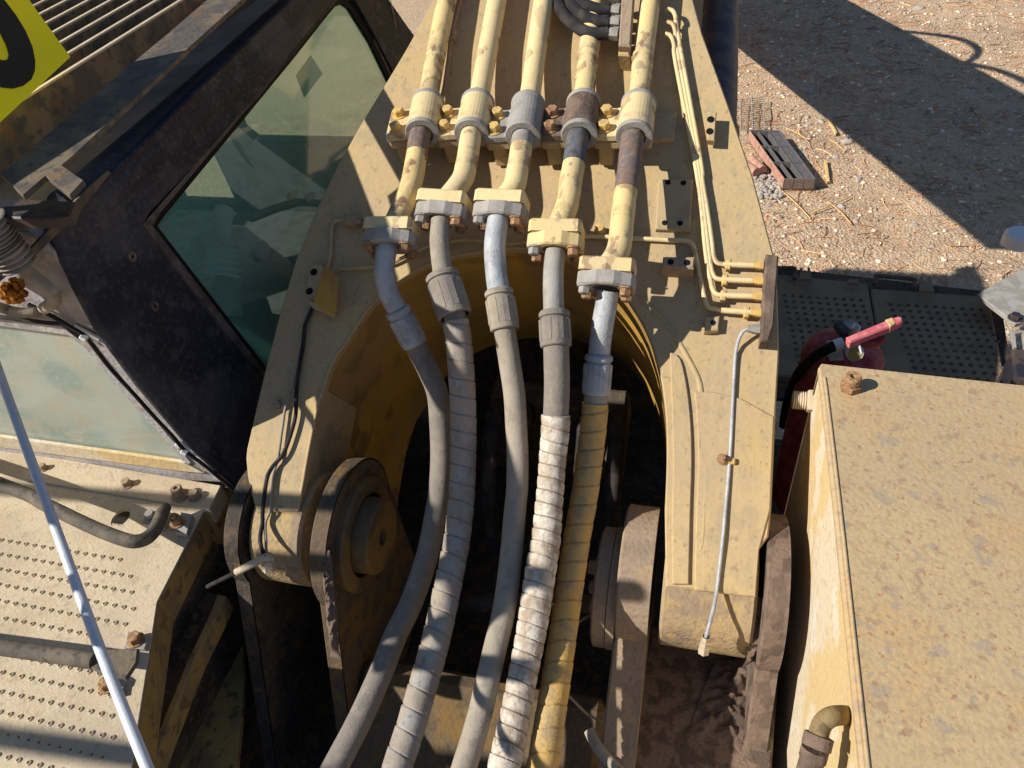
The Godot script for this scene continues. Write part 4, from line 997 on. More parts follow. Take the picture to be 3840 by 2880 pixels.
# ---------------------------------------------------------------- roof guard and number board
func build_guard():
	var t := thing("roof_guard", Vector3(-1.2, 2.44, -1.0), "rusty roof guard of upright dark slats on the cab", "roof guard")
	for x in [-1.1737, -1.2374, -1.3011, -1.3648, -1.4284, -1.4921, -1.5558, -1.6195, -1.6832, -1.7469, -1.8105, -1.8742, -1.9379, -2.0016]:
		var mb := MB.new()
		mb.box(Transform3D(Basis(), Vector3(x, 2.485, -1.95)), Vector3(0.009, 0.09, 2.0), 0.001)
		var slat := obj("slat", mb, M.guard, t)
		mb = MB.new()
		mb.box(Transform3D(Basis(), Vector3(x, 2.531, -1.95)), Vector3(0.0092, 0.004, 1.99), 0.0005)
		obj("sunlit_edge", mb, M.deck, slat)  # pale strip paints sunlight onto the top edge of the slat
	var mb := MB.new()
	mb.prism([Vector3(-1.0069, 2.5300, -0.8265), Vector3(-1.0149, 2.5300, -0.8835), Vector3(-1.0269, 2.5300, -0.9814), Vector3(-1.0821, 2.5300, -1.4079), Vector3(-1.1885, 2.5300, -2.1502), Vector3(-1.0843, 2.5300, -2.1340), Vector3(-1.0179, 2.5300, -1.5818), Vector3(-0.9863, 2.5300, -1.3261), Vector3(-0.9232, 2.5300, -0.8760), Vector3(-0.9227, 2.5300, -0.8575), Vector3(-0.8551, 2.5300, -0.8165), Vector3(-0.8475, 2.5300, -0.7748), Vector3(-0.9257, 2.5300, -0.8248), Vector3(-0.9206, 2.5300, -0.7698)], Vector3(0, -0.008, 0), 0.001)
	obj("side_bar", mb, M.guard, t)
	mb = MB.new()
	for q in [Vector3(-1.80, 2.43, -1.38), Vector3(-1.80, 2.43, -2.4)]:
		mb.box(Transform3D(Basis(), q), Vector3(0.95, 0.03, 0.05), 0.002)
	obj("cross_bar", mb, M.guard, t)
	mb = MB.new()
	mb.box(Transform3D(Basis(), Vector3(-1.2, 2.37, -0.58)), Vector3(0.012, 0.15, 0.66), 0.002)
	obj("added_shade_plate", mb, M.guard, t)  # unseen plate added to shade the leftmost hose
	mb = MB.new()
	mb.prism([Vector3(-1.2834, 2.4400, -0.8988), Vector3(-1.1322, 2.4400, -0.9047), Vector3(-1.0887, 2.4400, -0.9070), Vector3(-0.9876, 2.4400, -0.9073), Vector3(-0.9679, 2.4400, -0.8671), Vector3(-0.9786, 2.4400, -0.8598), Vector3(-1.0846, 2.4400, -0.8483), Vector3(-1.2292, 2.4400, -0.8420)], Vector3(0, -0.02, 0), 0.003)
	obj("rear_bar", mb, M.cylinder, t)
	mb = MB.new()
	mb.prism([Vector3(-1.0726, 2.3968, -1.0870), Vector3(-1.0717, 2.3892, -1.0888), Vector3(-1.0693, 2.3696, -0.9607), Vector3(-1.0692, 2.3689, -0.9215), Vector3(-1.0685, 2.3630, -0.8473), Vector3(-1.0700, 2.3753, -0.8356), Vector3(-1.0724, 2.3949, -1.0242)], Vector3(-0.01, -0.003, 0), 0.001)
	obj("mount_bracket", mb, M.guard, t)
	mb = MB.new()
	mb.box(frame(Vector3(-1.1757, 2.4670, -1.4757), Vector3.UP, Vector3.RIGHT), Vector3(0.09, 0.02, 0.12), 0.003)
	obj("mount_foot", mb, M.guard, t)
	# number board leaning outwards over the roof
	var b := thing("number_board", Vector3(-1.1439, 2.5600, -1.1966), "bright yellow board with a black 0 on the cab roof, at the top left corner", "number board")
	mb = MB.new()
	mb.prism([Vector3(-1.1439, 2.5600, -1.1966), Vector3(-1.2198, 2.8087, -1.1966), Vector3(-1.1832, 2.6886, -0.1966), Vector3(-1.1072, 2.4400, -0.1966)], -Vector3(0.9564, 0.2922, 0.0000) * 0.004, 0.0)
	obj("board", mb, M.yellow_sign, b)
	mb = MB.new()
	mb.prism([Vector3(-1.1892, 2.7124, -1.0807), Vector3(-1.1891, 2.7122, -1.1091), Vector3(-1.1846, 2.6975, -1.1370), Vector3(-1.1770, 2.6724, -1.1499), Vector3(-1.1692, 2.6471, -1.1504), Vector3(-1.1620, 2.6235, -1.1467), Vector3(-1.1547, 2.5996, -1.1373), Vector3(-1.1490, 2.5810, -1.1231), Vector3(-1.1456, 2.5697, -1.1090), Vector3(-1.1432, 2.5619, -1.0910), Vector3(-1.1426, 2.5601, -1.0681), Vector3(-1.1438, 2.5640, -1.0469), Vector3(-1.1465, 2.5726, -1.0304), Vector3(-1.1508, 2.5867, -1.0159), Vector3(-1.1579, 2.6101, -1.0055), Vector3(-1.1666, 2.6385, -1.0067), Vector3(-1.1754, 2.6675, -1.0185), Vector3(-1.1836, 2.6941, -1.0461)], -Vector3(0.9564, 0.2922, 0.0000) * 0.001, 0.0, [[Vector3(-1.1829, 2.6919, -1.0789), Vector3(-1.1796, 2.6809, -1.0981), Vector3(-1.1734, 2.6609, -1.1029), Vector3(-1.1660, 2.6366, -1.0984), Vector3(-1.1605, 2.6184, -1.0928), Vector3(-1.1567, 2.6061, -1.0851), Vector3(-1.1552, 2.6012, -1.0768), Vector3(-1.1555, 2.6020, -1.0693), Vector3(-1.1571, 2.6075, -1.0600), Vector3(-1.1624, 2.6247, -1.0491), Vector3(-1.1699, 2.6492, -1.0474), Vector3(-1.1766, 2.6714, -1.0557)]])
	obj("digit", mb, M.ink, b)
	mb = MB.new()
	for z in [0.4, 0.9]:
		mb.tube([Vector3(-1.1439, 2.5600, -1.1966) + Vector3(-0.03, 0.06, z), Vector3(-1.1439, 2.5600, -1.1966) + Vector3(-0.25, -0.13, z)], 0.01, 8)
	obj("stay", mb, M.guard, b)

# ---------------------------------------------------------------- left deck
func build_deck():
	var t := thing("walkway_deck", Vector3(-1.0374, 1.7000, -0.6176), "cream dusty walkway deck with rows of raised anti-slip buttons, lower left", "deck")
	var mb := MB.new()
	var edge := [Vector3(-1.0137, 1.7000, -0.8539), Vector3(-1.0238, 1.7000, -0.8471), Vector3(-1.0132, 1.7000, -0.7474), Vector3(-0.9997, 1.7000, -0.6242), Vector3(-0.9595, 1.7000, -0.5382), Vector3(-0.8939, 1.7000, -0.3963), Vector3(-0.8285, 1.7000, -0.2596)]
	var top := edge.duplicate()
	top.append_array([Vector3(-1.2762, 1.7000, -0.0730), Vector3(-2.2535, 1.7000, -0.8064), Vector3(-1.5848, 1.7000, -0.8630)])
	var hole := []
	for k in 20:
		var a := TAU * k / 20
		hole.append(Vector3(-1.2055, 1.7000, -0.8006) + Vector3(cos(a) * 0.019, 0, sin(a) * 0.024))
	mb.prism(top, Vector3(0, -0.006, 0), 0.001, [hole])
	obj("deck_plate", mb, M.deck, t)
	mb = MB.new()
	for i in edge.size() - 1:
		var a: Vector3 = edge[i] + Vector3(0.001, -0.003, 0)
		var b: Vector3 = edge[i + 1] + Vector3(0.001, -0.003, 0)
		mb.quad(a, b, b + Vector3(0, -0.08, 0), a + Vector3(0, -0.08, 0))
		mb.quad(a + Vector3(-0.006, 0, 0), b + Vector3(-0.006, 0, 0), b + Vector3(-0.006, -0.08, 0), a + Vector3(-0.006, -0.08, 0))
		mb.quad(a + Vector3(0, -0.08, 0), b + Vector3(0, -0.08, 0), b + Vector3(-0.006, -0.08, 0), a + Vector3(-0.006, -0.08, 0))
	obj("deck_lip", mb, M.deck_lip, t)
	mb = MB.new()
	mb.prism([Vector3(-1.0159, 1.7060, -0.9206), Vector3(-1.0083, 1.7060, -0.8527), Vector3(-1.5807, 1.7060, -0.8629), Vector3(-2.1704, 1.7060, -0.8740), Vector3(-2.2631, 1.7060, -0.9565), Vector3(-1.6472, 1.7060, -0.9417)], Vector3(0, -0.05, 0), 0.002)
	obj("front_strip", mb, M.deck, t)
	mb = MB.new()
	mb.prism([Vector3(-1.0446, 1.6600, -0.9489), Vector3(-1.0235, 1.6600, -0.9620), Vector3(-1.0175, 1.6600, -0.8740), Vector3(-1.0365, 1.6600, -0.8447), Vector3(-1.0402, 1.6600, -0.8783)], Vector3(0, -0.12, 0), 0.002)
	obj("corner_gusset", mb, M.deck_lip, t)
	# raised buttons, one mesh
	mb = MB.new()
	var pit := MB.new()
	var o := Vector3(-1.4227, 1.7000, -0.7008)
	for i in range(-12, 24):
		for j in range(0, 22):
			var p := o + Vector3(0.0218 * i + 0.004 * j, 0, 0.0335 * j)
			if not inside(p, [Vector3(-1.7118, 1.7000, -0.7030), Vector3(-1.4304, 1.7000, -0.7101), Vector3(-1.3169, 1.7000, -0.7080), Vector3(-1.1270, 1.7000, -0.7035), Vector3(-1.0411, 1.7000, -0.6309), Vector3(-1.0108, 1.7000, -0.5523), Vector3(-1.0490, 1.7000, -0.5353), Vector3(-1.2840, 1.7000, -0.5064), Vector3(-1.2568, 1.7000, -0.4742), Vector3(-1.0849, 1.7000, -0.4861), Vector3(-1.0103, 1.7000, -0.4745), Vector3(-0.9506, 1.7000, -0.4222), Vector3(-0.9170, 1.7000, -0.3637), Vector3(-0.9020, 1.7000, -0.3191), Vector3(-0.8889, 1.7000, -0.2612), Vector3(-1.2143, 1.7000, -0.1957)]): continue
			mb.lathe(p, Vector3.UP, [[0.0054, 0.0], [0.0042, 0.0026], [0.0028, 0.003]], 10)
			pit.lathe(p, Vector3.UP, [[0.0029, 0.0031], [0.0022, 0.0016], [0.0001, 0.0014]], 10)
	var st := obj("grip_buttons", mb, M.deck, t)
	meta(st, "", "", "", "stuff")
	st = obj("button_pits", pit, M.lug, t)
	meta(st, "", "", "", "stuff")
	# fastenings
	nut(t, "bolt", Vector3(-1.2408, 1.7060, -0.8862), Vector3.UP, 0.011, 0.014, M.lug, true, 0, 0.2)
	nut(t, "bolt", Vector3(-1.4830, 1.7060, -0.8987), Vector3.UP, 0.009, 0.012, M.lug, true, 0, 0.9)
	nut(t, "bolt", Vector3(-1.0593, 1.7060, -0.8791), Vector3.UP, 0.012, 0.014, M.lug, true, 0, 0.5)
	mb = MB.new()
	mb.lathe(Vector3(-1.0956, 1.7060, -0.8757), Vector3.UP, [[0.019, 0.0], [0.019, 0.006], [0.013, 0.007], [0.013, 0.028], [0.011, 0.03], [0.005, 0.03], [0.005, 0.02], [0.0001, 0.02]], 24)
	obj("grease_cap", mb, M.lug, t)
	# grab rails with their feet
	var g := thing("grab_rail", Vector3(-1.1365, 1.7000, -0.8139), "bent dusty dark grab rail bolted beside the round hole in the deck", "grab rail")
	mb = MB.new()
	mb.tube(curve([Vector3(-2.0615, 1.8400, -0.8607), Vector3(-1.4118, 1.8300, -0.7595), Vector3(-1.2664, 1.8300, -0.7250), Vector3(-1.1389, 1.8200, -0.6967), Vector3(-1.0565, 1.8150, -0.6833), Vector3(-1.0321, 1.8100, -0.6876), Vector3(-1.0254, 1.8000, -0.7061), Vector3(-1.0349, 1.7850, -0.7387), Vector3(-1.0707, 1.7520, -0.7941), Vector3(-1.0844, 1.7400, -0.8164)], 7), 0.0138, 18)
	obj("rail", mb, M.rail, g)
	mb = MB.new()
	mb.prism([Vector3(-1.1473, 1.7120, -0.8270), Vector3(-1.0907, 1.7120, -0.8229), Vector3(-1.0798, 1.7120, -0.7863), Vector3(-1.1358, 1.7120, -0.7877)], Vector3(0, -0.0115, 0), 0.001)
	obj("foot_plate", mb, M.steel, g)
	mb = MB.new()
	mb.prism([Vector3(-1.0610, 1.7160, -0.8289), Vector3(-1.0329, 1.7160, -0.8278), Vector3(-1.0163, 1.7160, -0.7771), Vector3(-1.0477, 1.7160, -0.7782)], Vector3(0, -0.0155, 0), 0.001)
	obj("foot_plate", mb, M.steel, g)
	nut(g, "bolt", Vector3(-1.1255, 1.7120, -0.8087), Vector3.UP, 0.011, 0.012, M.steel)
	nut(g, "bolt", Vector3(-1.0516, 1.7160, -0.8005), Vector3.UP, 0.013, 0.016, M.bolt_rust, true, 0, 0.3, true)
	var g2 := thing("grab_rail", Vector3(-0.9888, 1.7000, -0.5297), "straight dark flat grab rail crossing the rows of deck buttons to a bolted clip", "grab rail")
	mb = MB.new()
	mb.tube([Vector3(-1.5719, 1.8000, -0.4180), Vector3(-1.1628, 1.8000, -0.4409), Vector3(-1.0478, 1.8000, -0.4467), Vector3(-0.9680, 1.8000, -0.4499)], 0.0145, 18)
	obj("rail", mb, M.rail, g2)
	mb = MB.new()
	mb.prism([Vector3(-0.9787, 1.8030, -0.4692), Vector3(-0.9020, 1.8030, -0.4847), Vector3(-0.8892, 1.8030, -0.4604), Vector3(-0.8909, 1.8030, -0.4300), Vector3(-0.9286, 1.8030, -0.4300), Vector3(-0.9776, 1.8030, -0.4383), Vector3(-0.9827, 1.8030, -0.4432)], Vector3(0, -0.008, 0), 0.002)
	obj("clip_plate", mb, M.guard, g2)
	for q in [[Vector3(-0.9848, 1.7100, -0.5364), [Vector3(-1.0129, 1.7100, -0.5496), Vector3(-0.9647, 1.7100, -0.5483), Vector3(-0.9589, 1.7100, -0.5232), Vector3(-1.0009, 1.7100, -0.5188)]], [Vector3(-0.9846, 1.7100, -0.4452), [Vector3(-1.0001, 1.7100, -0.4529), Vector3(-0.9594, 1.7100, -0.4574), Vector3(-0.9480, 1.7100, -0.4357), Vector3(-0.9968, 1.7100, -0.4339)]]]:
		mb = MB.new()
		mb.prism(q[1], Vector3(0, -0.0095, 0), 0.001)
		obj("foot_plate", mb, M.steel, g2)
		nut(g2, "bolt", q[0], Vector3.UP, 0.013, 0.014, M.bolt_rust)
	# channel under the deck edge
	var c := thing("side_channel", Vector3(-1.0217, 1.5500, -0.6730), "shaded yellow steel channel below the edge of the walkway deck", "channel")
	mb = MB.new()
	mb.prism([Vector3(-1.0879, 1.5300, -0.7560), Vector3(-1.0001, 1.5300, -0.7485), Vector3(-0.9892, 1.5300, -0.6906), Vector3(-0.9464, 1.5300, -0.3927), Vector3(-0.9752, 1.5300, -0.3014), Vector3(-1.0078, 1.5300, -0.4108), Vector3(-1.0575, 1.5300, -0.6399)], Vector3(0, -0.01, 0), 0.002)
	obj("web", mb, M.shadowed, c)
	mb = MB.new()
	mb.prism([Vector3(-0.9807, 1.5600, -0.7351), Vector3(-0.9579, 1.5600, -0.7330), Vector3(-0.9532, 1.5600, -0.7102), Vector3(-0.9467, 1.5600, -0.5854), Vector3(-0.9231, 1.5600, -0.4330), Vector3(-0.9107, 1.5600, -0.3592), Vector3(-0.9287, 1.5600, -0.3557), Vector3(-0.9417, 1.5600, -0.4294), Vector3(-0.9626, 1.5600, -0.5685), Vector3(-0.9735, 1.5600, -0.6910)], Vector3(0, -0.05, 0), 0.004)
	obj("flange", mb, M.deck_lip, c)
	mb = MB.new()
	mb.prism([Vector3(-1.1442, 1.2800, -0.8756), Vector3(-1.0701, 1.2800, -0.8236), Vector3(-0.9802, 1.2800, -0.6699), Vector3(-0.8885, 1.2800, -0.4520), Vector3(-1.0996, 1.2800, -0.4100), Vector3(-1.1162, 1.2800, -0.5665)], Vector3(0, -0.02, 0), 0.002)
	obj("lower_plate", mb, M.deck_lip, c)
	# bright pole in front
	mb = MB.new()
	mb.tube(curve([Vector3(-1.2458, 2.2778, -0.8417), Vector3(-1.0893, 2.2167, -0.6903), Vector3(-0.9025, 2.1695, -0.5192), Vector3(-0.7400, 2.1217, -0.3684), Vector3(-0.6467, 2.1121, -0.2892), Vector3(-0.5765, 2.1012, -0.2299), Vector3(-0.5312, 2.0906, -0.1914)], 6), 0.0070, 20)
	solo("silver_pole", mb, M.silver, Vector3(-0.5765, 2.1012, -0.2299), "thin silver pole slanting across the lower left in front of the deck", "pole")

func inside(p: Vector3, poly: Array) -> bool:
	var q := PackedVector2Array()
	for v in poly: q.append(Vector2(v.x, v.z))
	return Geometry2D.is_point_in_polygon(Vector2(p.x, p.z), q)

# ---------------------------------------------------------------- tank, right
func build_tank():
	var t := thing("fuel_tank", Vector3(0.3882, 1.5000, -1.1084), "large yellow brown steel tank with a rust speckled flat top, lower right", "tank")
	var mb := MB.new()
	var top := [Vector3(0.2331, 2.0000, -1.1686), Vector3(0.2266, 2.0000, -1.1547), Vector3(0.2268, 2.0000, -1.1264), Vector3(0.2287, 2.0000, -1.0713), Vector3(0.2334, 2.0000, -0.8239), Vector3(0.2383, 2.0000, -0.4295), Vector3(0.2408, 2.0000, -0.2893), Vector3(0.6876, 2.0000, -0.3672), Vector3(1.0229, 2.0000, -1.1363), Vector3(0.5680, 2.0000, -1.1530)]
	mb.prism(top, Vector3(0, -0.012, 0), 0.004)
	obj("top_plate", mb, M.tank, t)
	mb = MB.new()
	for i in range(1, 6):
		var a: Vector3 = top[i] + Vector3(0.004, -0.012, 0)
		var b: Vector3 = top[i + 1] + Vector3(0.004, -0.012, 0)
		mb.quad(a, b, b + Vector3(0, -0.85, 0), a + Vector3(0, -0.85, 0))
	obj("side_plate", mb, M.tank_side, t)
	mb = MB.new()
	for q in [[0, 1], [9, 0]]:
		var a: Vector3 = top[q[0]] + Vector3(0, -0.012, 0.004)
		var b: Vector3 = top[q[1]] + Vector3(0, -0.012, 0.004)
		mb.quad(a, b, b + Vector3(0, -0.85, 0), a + Vector3(0, -0.85, 0))
	obj("end_plate", mb, M.tank_side, t)
	mb = MB.new()
	var seam := []
	for i in range(2, 7): seam.append(top[i] + Vector3(0.009, 0.0, 0))
	mb.tube(curve(seam, 10), 0.0028, 6)
	obj("weld_seam", mb, M.tank, t)
	# plug on the top
	mb = MB.new()
	var c := Vector3(0.2773, 2.0000, -1.1014)
	mb.lathe(c, Vector3.UP, [[0.0185, 0.0], [0.0185, 0.012], [0.0165, 0.014]], 6)
	mb.lathe(c, Vector3.UP, [[0.0145, 0.010], [0.0145, 0.030], [0.0132, 0.032], [0.006, 0.032], [0.0055, 0.020], [0.0001, 0.02]], 26)
	obj("plug", mb, M.bolt_rust, t)
	# threaded plug on the side
	mb = MB.new()
	c = Vector3(0.2430, 1.9113, -1.1541)
	mb.lathe(c, Vector3.LEFT, [[0.026, 0.0], [0.026, 0.006], [0.0235, 0.008]], 22)
	mb.lathe(c, Vector3.LEFT, [[0.023, 0.006], [0.023, 0.02], [0.021, 0.023], [0.012, 0.023]], 6)
	var prof := []
	for i in 13: prof.append([0.0185 if i % 2 == 0 else 0.0165, 0.022 + 0.0022 * i])
	prof.append([0.0001, 0.0484])
	mb.lathe(c, Vector3.LEFT, prof, 22)
	obj("threaded_plug", mb, M.deck, t)
	# elbow hose at the bottom edge
	var e := thing("tank_hose", Vector3(0.2500, 1.8808, -0.5493), "yellow elbow pipe with a brown hose leaving the side of the tank", "hose")
	mb = MB.new()
	mb.tube(curve([Vector3(0.2500, 1.9172, -0.5330), Vector3(0.2350, 1.9482, -0.5169), Vector3(0.2150, 1.9724, -0.5005), Vector3(0.2050, 1.9670, -0.4927), Vector3(0.2000, 1.9646, -0.4805), Vector3(0.1980, 1.9594, -0.4682)], 6), 0.0125, 18)
	obj("elbow", mb, M.deck_lip, e)
	mb = MB.new()
	mb.tube([Vector3(0.2000, 1.9636, -0.4769), Vector3(0.1970, 1.9550, -0.4638)], 0.0185, 8)
	mb.tube([Vector3(0.1970, 1.9497, -0.4650), Vector3(0.1950, 1.9385, -0.4561)], 0.0172, 20)
	obj("ferrule", mb, M.mud, e)
	mb = MB.new()
	mb.tube([Vector3(0.1960, 1.9429, -0.4605), Vector3(0.1930, 1.9287, -0.4478), Vector3(0.1880, 1.9012, -0.4293)], 0.0155, 20)
	obj("hose", mb, M.mud, e)

# ---------------------------------------------------------------- right platform and extinguisher
func build_right_side():
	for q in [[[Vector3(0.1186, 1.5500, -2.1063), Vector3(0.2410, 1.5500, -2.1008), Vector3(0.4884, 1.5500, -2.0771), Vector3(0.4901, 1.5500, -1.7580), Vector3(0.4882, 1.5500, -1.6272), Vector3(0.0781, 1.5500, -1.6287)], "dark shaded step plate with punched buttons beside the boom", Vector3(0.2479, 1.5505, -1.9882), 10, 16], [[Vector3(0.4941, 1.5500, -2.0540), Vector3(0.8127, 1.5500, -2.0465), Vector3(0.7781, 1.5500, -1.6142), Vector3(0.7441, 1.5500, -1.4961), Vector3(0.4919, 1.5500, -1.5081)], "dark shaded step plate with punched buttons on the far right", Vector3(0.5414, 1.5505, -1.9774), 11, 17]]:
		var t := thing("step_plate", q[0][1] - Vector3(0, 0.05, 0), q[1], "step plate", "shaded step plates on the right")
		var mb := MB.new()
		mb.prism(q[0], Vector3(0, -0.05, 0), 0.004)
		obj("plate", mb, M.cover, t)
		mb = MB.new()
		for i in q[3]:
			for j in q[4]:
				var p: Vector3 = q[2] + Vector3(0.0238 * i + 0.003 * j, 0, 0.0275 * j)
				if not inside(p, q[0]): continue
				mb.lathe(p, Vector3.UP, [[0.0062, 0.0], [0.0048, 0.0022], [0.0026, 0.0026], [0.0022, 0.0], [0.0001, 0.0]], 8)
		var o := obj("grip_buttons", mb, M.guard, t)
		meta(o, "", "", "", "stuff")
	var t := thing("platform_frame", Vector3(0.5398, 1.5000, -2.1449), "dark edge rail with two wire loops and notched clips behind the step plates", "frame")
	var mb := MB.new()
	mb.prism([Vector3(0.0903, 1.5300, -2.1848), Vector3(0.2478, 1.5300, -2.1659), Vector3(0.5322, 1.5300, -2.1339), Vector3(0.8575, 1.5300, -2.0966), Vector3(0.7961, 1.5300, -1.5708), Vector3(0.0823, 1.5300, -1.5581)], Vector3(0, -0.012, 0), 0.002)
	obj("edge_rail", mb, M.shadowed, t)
	for q in [[Vector3(0.2186, 1.5600, -2.1161), Vector3(0.2309, 1.5600, -2.1188), Vector3(0.2738, 1.5600, -2.1215), Vector3(0.2797, 1.5600, -2.1146), Vector3(0.2787, 1.5600, -2.0798), Vector3(0.2771, 1.5600, -2.0666)], [Vector3(0.5043, 1.5600, -2.0579), Vector3(0.5128, 1.5600, -2.0941), Vector3(0.5223, 1.5600, -2.1044), Vector3(0.6132, 1.5600, -2.0972), Vector3(0.6187, 1.5600, -2.0872), Vector3(0.6116, 1.5600, -2.0552)]]:
		mb = MB.new()
		mb.tube(curve(q, 4), 0.0065, 10)
		obj("wire_loop", mb, M.guard, t)
	for q in [[Vector3(0.2850, 1.6000, -2.0108), Vector3(0.2869, 1.6000, -2.0682), Vector3(0.2941, 1.6000, -2.0689), Vector3(0.2954, 1.6000, -2.0510), Vector3(0.3017, 1.6000, -2.0423), Vector3(0.3091, 1.6000, -2.0523), Vector3(0.3100, 1.6000, -2.0741), Vector3(0.3158, 1.6000, -2.0710), Vector3(0.3182, 1.6000, -2.0106)], [Vector3(0.6093, 1.6000, -1.9863), Vector3(0.6174, 1.6000, -2.0549), Vector3(0.6278, 1.6000, -2.0559), Vector3(0.6262, 1.6000, -2.0386), Vector3(0.6319, 1.6000, -2.0323), Vector3(0.6384, 1.6000, -2.0398), Vector3(0.6411, 1.6000, -2.0593), Vector3(0.6482, 1.6000, -2.0580), Vector3(0.6467, 1.6000, -1.9836)], [Vector3(0.4236, 1.5800, -2.0321), Vector3(0.4249, 1.5800, -2.0505), Vector3(0.4520, 1.5800, -2.0532), Vector3(0.4548, 1.5800, -2.0318)]]:
		mb = MB.new()
		mb.prism(q, Vector3(0, -0.01, 0), 0.001)
		obj("clip", mb, M.cover, t)
	# machine parts at the right edge
	var a := thing("mirror_bracket", Vector3(0.8331, 1.6000, -1.8876), "blue grey steel bracket plate with a rounded end at the right edge", "bracket")
	mb = MB.new()
	mb.prism([Vector3(0.7455, 1.6200, -1.9558), Vector3(0.8930, 1.6200, -2.1017), Vector3(1.0247, 1.6200, -2.2314), Vector3(1.0469, 1.6200, -2.0468), Vector3(0.8607, 1.6200, -1.8770), Vector3(0.8295, 1.6200, -1.8380), Vector3(0.8150, 1.6200, -1.8305), Vector3(0.8041, 1.6200, -1.8409), Vector3(0.8021, 1.6200, -1.8554), Vector3(0.7750, 1.6200, -1.9038)], Vector3(0, -0.012, 0), 0.002)
	obj("plate", mb, M.steel, a)
	nut(a, "bolt", Vector3(0.8183, 1.6200, -1.8543), Vector3.UP, 0.014, 0.01, M.cylinder)
	var d := thing("latch_box", Vector3(0.8265, 1.5500, -1.7794), "dark latch box with a forked catch at the right edge", "box")
	mb = MB.new()
	mb.prism([Vector3(0.7632, 1.6600, -1.6783), Vector3(0.8264, 1.6600, -1.6835), Vector3(0.7984, 1.6600, -1.5593), Vector3(0.7447, 1.6600, -1.5667)], Vector3(0, -0.12, 0), 0.006)
	obj("housing", mb, M.cylinder, d)
	mb = MB.new()
	mb.prism([Vector3(0.7841, 1.6400, -1.7733), Vector3(0.8469, 1.6400, -1.7863), Vector3(0.8300, 1.6400, -1.7102), Vector3(0.8031, 1.6400, -1.7069), Vector3(0.8121, 1.6400, -1.7710), Vector3(0.7947, 1.6400, -1.7633), Vector3(0.7862, 1.6400, -1.7075), Vector3(0.7799, 1.6400, -1.7067)], Vector3(0, -0.01, 0), 0.001)
	obj("catch", mb, M.steel, d)
	mb = MB.new()
	mb.lathe(Vector3(1.2024, 1.2000, -2.9624), Vector3.UP, [[0.06, -0.04], [0.06, 0.0], [0.05, 0.012], [0.0001, 0.014]], 24)
	solo("white_cap", mb, M.white, Vector3(1.2024, 1.2000, -2.9624), "round white cap at the right edge above the yard", "cap")
	# fire extinguisher
	var e := thing("fire_extinguisher", Vector3(0.4664, 1.2500, -2.0061), "dusty red fire extinguisher with a pink lever standing behind the tank", "fire extinguisher")
	var c: Vector3 = Vector3(0.3228, 1.8000, -1.4187)
	mb = MB.new()
	mb.lathe(c - Vector3(0, 0.5, 0), Vector3.UP, [[0.08, 0.0], [0.087, 0.02], [0.087, 0.5]], 40)
	var dome := []
	for i in 11:
		var th := PI / 2 * i / 10.0
		dome.append([0.087 * cos(th) + 0.001, 0.5 + 0.058 * sin(th)])
	var rings := []
	for q in dome:
		var ring := PackedVector3Array()
		for j in 40: ring.append(c + Vector3(cos(TAU * j / 40) * q[0], q[1] - 0.5, sin(TAU * j / 40) * q[0]))
		rings.append(ring)
	mb.grid(rings, true)
	obj("cylinder", mb, M.red, e)
	mb = MB.new()
	mb.lathe(c + Vector3(0, 0.05, 0), Vector3.UP, [[0.022, 0.0], [0.022, 0.03], [0.016, 0.032], [0.016, 0.05], [0.0001, 0.05]], 24)
	obj("valve", mb, M.steel, e)
	var lv := [Vector3(0.2961, 1.9500, -1.3139), Vector3(0.3870, 1.9500, -1.3848), Vector3(0.4026, 1.9500, -1.3949), Vector3(0.4107, 1.9500, -1.3903), Vector3(0.4098, 1.9500, -1.3783), Vector3(0.4023, 1.9500, -1.3702), Vector3(0.3032, 1.9500, -1.2972), Vector3(0.2965, 1.9500, -1.3051)]
	mb = MB.new()
	mb.prism(lv, Vector3(0, -0.016, 0), 0.003)
	var lever := obj("lever", mb, M.pink, e, "pink painted steel lever with a scrap of yellow tape")
	mb = MB.new()
	mb.prism([Vector3(0.3764, 1.9520, -1.3765), Vector3(0.3897, 1.9520, -1.3854), Vector3(0.3945, 1.9520, -1.3672), Vector3(0.3832, 1.9520, -1.3546)], Vector3(0, -0.019, 0), 0.001)
	obj("tape", mb, M.timber, lever)
	mb = MB.new()
	mb.prism([Vector3(0.3260, 1.9200, -1.3459), Vector3(0.3797, 1.9200, -1.3658), Vector3(0.3827, 1.9200, -1.3563), Vector3(0.3709, 1.9200, -1.3446), Vector3(0.3272, 1.9200, -1.3282)], Vector3(0, -0.014, 0), 0.002)
	obj("handle", mb, M.red, e)
	mb = MB.new()
	var gx: Vector3 = Vector3(0.3196, 1.9000, -1.3333)
	mb.lathe(gx, Vector3(0.1, 0.35, 0.9), [[0.0165, 0.0], [0.0165, 0.014], [0.0175, 0.015], [0.0175, 0.02], [0.0155, 0.021], [0.0155, 0.024]], 26)
	var gauge := obj("gauge", mb, M.silver, e)
	mb = MB.new()
	mb.lathe(gx, Vector3(0.1, 0.35, 0.9), [[0.0155, 0.0225], [0.0001, 0.0225]], 26)
	obj("dial", mb, M.brass, gauge)
	mb = MB.new()
	var hp := curve([Vector3(0.3037, 1.9100, -1.3440), Vector3(0.2882, 1.9050, -1.3391), Vector3(0.2752, 1.9000, -1.3345), Vector3(0.2534, 1.8700, -1.3421), Vector3(0.2389, 1.8100, -1.3724), Vector3(0.2350, 1.7300, -1.4183), Vector3(0.2407, 1.6200, -1.4883), Vector3(0.2463, 1.5200, -1.5366), Vector3(0.2542, 1.4200, -1.5691)], 6)
	mb.tube(hp, 0.0115, 16)
	obj("hose", mb, M.black, e)
	mb = MB.new()
	mb.tube([hp[2], hp[9]], 0.013, 16)
